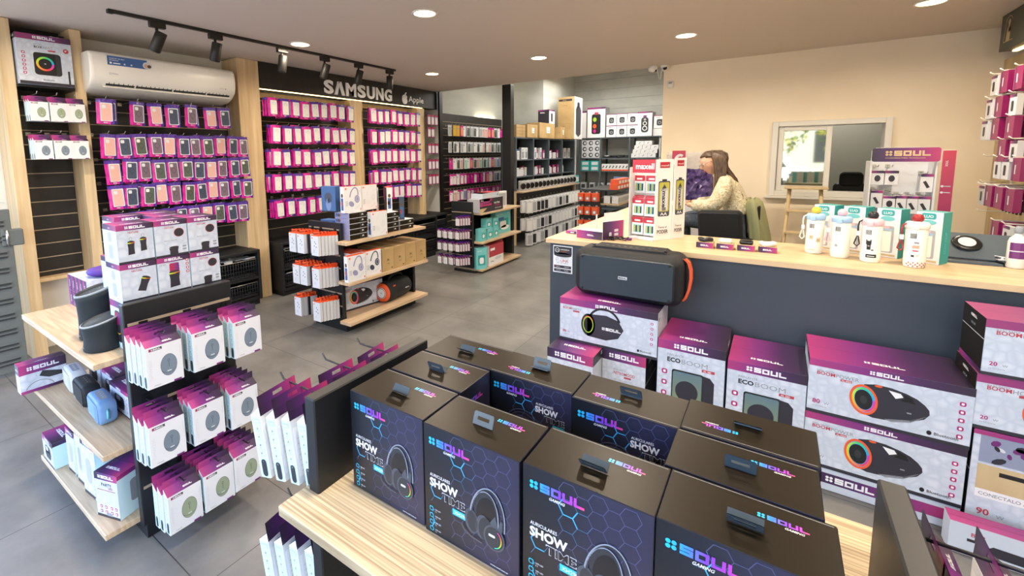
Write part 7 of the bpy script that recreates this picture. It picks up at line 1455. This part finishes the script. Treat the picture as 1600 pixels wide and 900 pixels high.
# head with face, looking down to the left
def gauss(p, c, s): return math.exp(-sum(((p[i]-c[i])/s[i])**2 for i in range(3)))
b = MB(); n, q = 40, 30; k0 = len(b.v)       # local head space: face towards -x, up z
for j in range(q+1):
    th = pi*j/q
    for i in range(n):
        ph = 2*pi*i/n; d = Vector((sin(th)*cos(ph), sin(th)*sin(ph), cos(th)))
        x, y, z = d.x*.092, d.y*.072, d.z*.116
        if z < 0: t_ = -z/.116; x = x*(1-.20*t_) - .010*t_; y *= 1-.30*t_*t_
        if x < 0:
            f = -x/.092
            x += -.004*gauss((x, y, z), (-.08, 0, .045), (.05, .05, .03))                      # brow
            x += .007*gauss((x, y, z), (-.08, .030, .008), (.05, .014, .014)) + .007*gauss((x, y, z), (-.08, -.030, .008), (.05, .014, .014))   # eye sockets
            x += -.024*gauss((x, y, z), (-.09, 0, -.018), (.06, .012, .014)) - .012*gauss((x, y, z), (-.09, 0, .002), (.06, .009, .018))         # nose
            x += -.007*gauss((x, y, z), (-.08, 0, -.052), (.05, .022, .012)) + .003*gauss((x, y, z), (-.08, 0, -.066), (.05, .02, .006))
            x += -.008*gauss((x, y, z), (-.07, 0, -.090), (.05, .022, .016))                     # chin
            y += (.004 if y > 0 else -.004)*gauss((x, abs(y), z), (-.05, .05, -.02), (.03, .03, .03))
        b.v.append((x, y, z))
for j in range(q):
    for i in range(n): b.face((k0+j*n+i, k0+(j+1)*n+i, k0+(j+1)*n+(i+1) % n, k0+j*n+(i+1) % n), 'skin', None, True)
HM = Matrix.Translation(Q(-.556, 5.20, 1.488)) @ Matrix.Rotation(radians(-24), 4, 'Y') @ Matrix.Rotation(radians(24), 4, 'Z')
b.xf(HM)
head = b.build('head', PER)
b = MB()
for s in (-1, 1):
    k = len(b.v); b.lathe([(.001, -.011), (.008, -.009), (.012, 0), (.008, .009), (.001, .011)], 'ink_white', n=12); b.lathe([(.0052, .0095), (.0045, .0118), (.001, .012)], 'ink_brown', n=10)
    b.xf(HM @ Matrix.Translation((-.076, s*.030, .008)) @ Matrix.Rotation(-pi/2, 4, 'Y'), k)
b.build('eyes', head)
b = MB(); k = len(b.v); b.tube([(-.0855, -.020, -.056), (-.094, -.008, -.053), (-.095, 0, -.054), (-.094, .008, -.053), (-.0855, .020, -.056)], .0035, 'lips', 6); b.tube([(-.085, -.018, -.060), (-.093, 0, -.063), (-.085, .018, -.060)], .004, 'lips', 6); b.xf(HM, k); b.build('lips', head)
for s in (-1, 1):
    b = MB(); k = len(b.v); b.tube([(.012, s*.072, .018), (.002, s*.079, .022), (-.008, s*.079, .010), (-.006, s*.077, -.010), (.002, s*.073, -.024), (.010, s*.071, -.012)], .005, 'skin', 6, closed=True); b.box(-.004, .009, s*.069, s*.074, -.016, .014, 'skin', .002); b.xf(HM, k); b.build('ear', head)
t = b = MB(); k = len(b.v)
for s in (-1, 1):
    b.tube([(-.098, s*.033+.022*cos(a*pi/8), .004+.018*sin(a*pi/8)) for a in range(16)], .0018, 'carton_dark', 5, closed=True)
    b.tube([(-.097, s*.055, .008), (-.05, s*.074, .012), (.0, s*.078, .014)], .0016, 'carton_dark', 5)
b.tube([(-.099, -.012, .008), (-.101, 0, .011), (-.099, .012, .008)], .0016, 'carton_dark', 5); b.xf(HM, k); b.build('glasses', head, label='thin round glasses')
# long hair: cap and falling sheet
b = MB(); k0 = len(b.v); n, q = 40, 16
for j in range(q+1):
    th = pi*.60*j/q
    for i in range(n):
        ph = 2*pi*i/n; d = Vector((sin(th)*cos(ph), sin(th)*sin(ph), cos(th))); r = 1.07+.008*sin(ph*9+j)
        x, y, z = d.x*.096*r, d.y*.080*r, d.z*.120*r
        if x < .0 and z < .080: # face opening: pull hair back behind the forehead
            f = min(1, (-x-.0)/.05); x = x+f*.070*(1 if z < .060 else .35); y *= 1.0+.06*f; 
        b.v.append((x, y, z))
for j in range(q):
    for i in range(n): b.face((k0+j*n+i, k0+(j+1)*n+i, k0+(j+1)*n+(i+1) % n, k0+j*n+(i+1) % n), 'hair', None, True)
b.xf(HM, k0)
rr = random.Random(11)
def strand(p, r, m='hair'):
    P_ = [Vector(v) for v in p]; out = []
    for i in range(len(P_)-1):
        a = P_[max(i-1, 0)]; b0 = P_[i]; c = P_[i+1]; d_ = P_[min(i+2, len(P_)-1)]
        for s in (0, .33, .66): out.append(.5*((2*b0)+(c-a)*s+(2*a-5*b0+4*c-d_)*s*s+(3*b0-a-3*c+d_)*s**3))
    out.append(P_[-1]); N = len(out); b.tube([tuple(v) for v in out], r, m, 6, radii=[r*(1-.75*(i/N)**2) for i in range(N)])
for i in range(34):      # back and near side, falling over the shoulder blades
    u = i/33; y = 5.125+.15*u; xo = -.455+.05*abs(u-.5)*-1
    x0, z0 = -.47+rr.uniform(-.02, .02), 1.56+rr.uniform(-.02, .02)
    strand([Q(-.53, 5.20+(y-5.20)*.6, 1.605), Q(x0+.03, y, z0), Q(-.425+rr.uniform(-.012, .008), y, 1.45), Q(-.345+rr.uniform(-.015, .012), y+rr.uniform(-.01, .01), 1.33), Q(-.275+rr.uniform(-.012, .012), y, 1.18), Q(-.232+rr.uniform(-.02, .015), y+rr.uniform(-.02, .02), 1.07+rr.uniform(-.05, .06))], .013)
for i in range(20):      # locks falling forward beside the near cheek
    u = i/19
    strand([Q(-.545+.08*u, 5.17, 1.61), Q(-.535+.10*u, 5.115, 1.55), Q(-.512+.10*u, 5.098, 1.46), Q(-.500+.08*u+rr.uniform(-.008, .008), 5.085, 1.37), Q(-.500+.08*u+rr.uniform(-.01, .01), 5.07, 1.27+.03*rr.random()), Q(-.512+.09*u, 5.075, 1.20+.05*rr.random())], .0105)
for i in range(12):
    u = i/11; strand([Q(-.56+.08*u, 5.23, 1.61), Q(-.56+.11*u, 5.285, 1.55), Q(-.54+.11*u, 5.30, 1.45), Q(-.50+.08*u, 5.30, 1.33), Q(-.49+.08*u, 5.29, 1.24)], .0105)
b.build('hair', PER, label='long straight brown hair')
# her stool with an olive jacket over its back
t = empty('stool', (-.30, 5.20, 0), label='dark seat with a back under the seated person', category='chair')
b = MB(); rbox(b, -.20, .20, -.19, .19, .735, .775, .02, 'fabric_black', 4, .015); b.build('seat', t)
b = MB(); rbox(b, .165, .19, -.20, .20, .80, 1.09, .012, 'fabric_black', 4, .01); b.build('backrest', t)
for sx_ in (-1, 1):
    for sy_ in (-1, 1): b = MB(); b.tube([(sx_*.15, sy_*.15, .74), (sx_*.19, sy_*.19, .0)], .015, 'black_plastic', 6); b.build('leg', t)
b = MB(); b.box(-.60, -.40, -.22, .22, .305, .343, 'black_plastic', .004); b.tube([(-.42, 0, .32), (-.17, 0, .32)], .02, 'black_plastic', 8); b.build('footrest', t)
b = MB(); n = 56; prof = [(.30, 1.142, -.02), (.62, 1.132, -.015), (.86, 1.10, -.005), (.95, 1.03, .01), (1.0, .92, .03), (1.06, .80, .05), (1.12, .68, .065), (1.16, .55, .075)]; ks = []
for (kk, z, dx) in prof:
    ks.append(len(b.v))
    for j in range(n):
        a = 2*pi*j/n; e = 1+(.05*sin(a*7)+.04*sin(a*13+1))*max(0, (1.12-z))*2.2; b.v.append((-.165+dx+.085*kk*e*cos(a), 5.2+.215*(kk**.6)*e*sin(a), z+.012*sin(a*3)*(1 if z > .6 else 2)))
for a, c in zip(ks, ks[1:]):
    for j in range(n): b.face((a+j, c+j, c+(j+1) % n, a+(j+1) % n), 'olive', None, True)
b.face([ks[0]+j for j in range(n)], 'olive')
b.build('jacket', label='olive green jacket draped over the back of the person\'s seat', category='jacket')
# black chair standing in front of the person
t = empty('desk_chair', (-.325, 4.05, 0), radians(-8), label='black upholstered chair with its back to the camera, behind the counter', category='chair')
b = MB(); k = len(b.v); rbox(b, -.155, .155, -.035, .035, 0, .46, .035, 'fabric_black', 5, .02); b.xf(Matrix.Translation((0, 0, .69)) @ Matrix.Rotation(radians(6), 4, 'X') @ Matrix.Rotation(radians(-3), 4, 'Y'), k); b.build('backrest', t)
b = MB(); rbox(b, -.22, .22, .04, .46, .60, .67, .03, 'fabric_black', 4, .02); b.build('seat', t)
b = MB(); b.tube([(0, .25, .60), (0, .25, .12)], .028, 'black_plastic', 8); b.tube([(0, .2, .61), (0, .0, .62), (0, .0, .75)], .018, 'black_plastic', 6); b.build('column', t)
b = MB()
for k in range(5): b.tube([(0, .25, .12), (.28*cos(k*1.257), .25+.28*sin(k*1.257), .055)], .018, 'black_plastic', 6); b.lathe([(.02, 0), (.026, .02), (.02, .052)], 'black_plastic', (.28*cos(k*1.257), .25+.28*sin(k*1.257), 0), 10)
b.build('base', t)
# ------------------------------------------------------------------ the street outside, seen in the window glass
mh('asphalt', '6E6E6C', .9); mh('leaf_yellow', 'B8B040', .7); mh('leaf_green', '5E7A34', .7); mh('bark', '5A4632', .9); mh('facade', 'B8B4A8', .8); mh('car_white', 'E4E6E8', .3)
b = MB(); b.box(-16, 16, -24, -2.62, -.10, -.02, 'asphalt'); S('ground_street', b)
rr = random.Random(21)
for i, (x, y, h) in enumerate(((-4.2, -8.5, 4.6), (-.6, -9.5, 5.2), (2.6, -8.8, 4.8), (5.6, -10, 5))):
    t = empty('street_tree', (x, y, -.02), label='yellow-green street tree outside the shop front, %s from left, mirrored in the window' % ORD[i], category='tree', group='street trees outside')
    b = MB(); b.tube([(0, 0, 0), (.05, .02, h*.3), (-.03, 0, h*.55), (.1, .1, h*.8)], .12, 'bark', 8, radii=[.14, .11, .09, .04])
    for k in range(5): a = k*1.3; b.tube([(0, 0, h*.45), (.7*cos(a), .7*sin(a), h*.7), (1.1*cos(a), 1.1*sin(a), h*.9)], .05, 'bark', 6, radii=[.06, .04, .02])
    b.build('trunk', t); b = MB()
    for k in range(1400):
        a, r, zz = rr.uniform(0, 6.28), rr.random()**.5*1.7, rr.uniform(.22, .98); f = math.sin((zz-.20)/.8*pi)**.5
        c = Vector((r*f*cos(a), r*f*sin(a), h*zz)); u = Vector((rr.uniform(-1, 1), rr.uniform(-1, 1), rr.uniform(-1, 1))).normalized(); v = u.orthogonal().normalized(); s = rr.uniform(.07, .14)
        b.poly3([c-u*s, c-v*s*.6, c+u*s, c+v*s*.6], rr.choice(['leaf_yellow', 'leaf_yellow', 'leaf_green']))
    b.build('foliage', t)
t = empty('parked_van', (-1.2, -6.4, -.02), label='white parked van outside, seen only mirrored in the window glass', category='van')
b = MB(); b.prism([(-2.2, .35), (2.2, .35), (2.2, .95), (1.7, 1.05), (1.2, 1.75), (-2.0, 1.8), (-2.2, 1.6)], 'car_white', -.85, .85, 'y'); b.build('body', t)
b = MB(); b.box(-1.9, -.7, -.86, .86, 1.1, 1.6, 'ink_black', .01); b.prism([(-.5, 1.1), (1.45, 1.1), (1.05, 1.62), (-.5, 1.62)], 'ink_black', -.86, .86, 'y'); b.build('windows', t)
for x in (-1.4, 1.4):
    for y in (-.86, .70): b = MB(); k = len(b.v); b.lathe([(.34, 0), (.34, .16), (.18, .165)], 'rubber_black', n=20); b.xf(Matrix.Translation((x, y, .34)) @ Matrix.Rotation(-pi/2, 4, 'X'), k); b.build('wheel', t)
b = MB(); b.box(-12, 12, -17.2, -17, 0, 4.0, 'facade'); 
for k in range(8): b.box(-10.5+3*k, -9+3*k, -17, -16.97, 1.0, 2.6, 'dark_grey')
S('wall_street_facade', b)
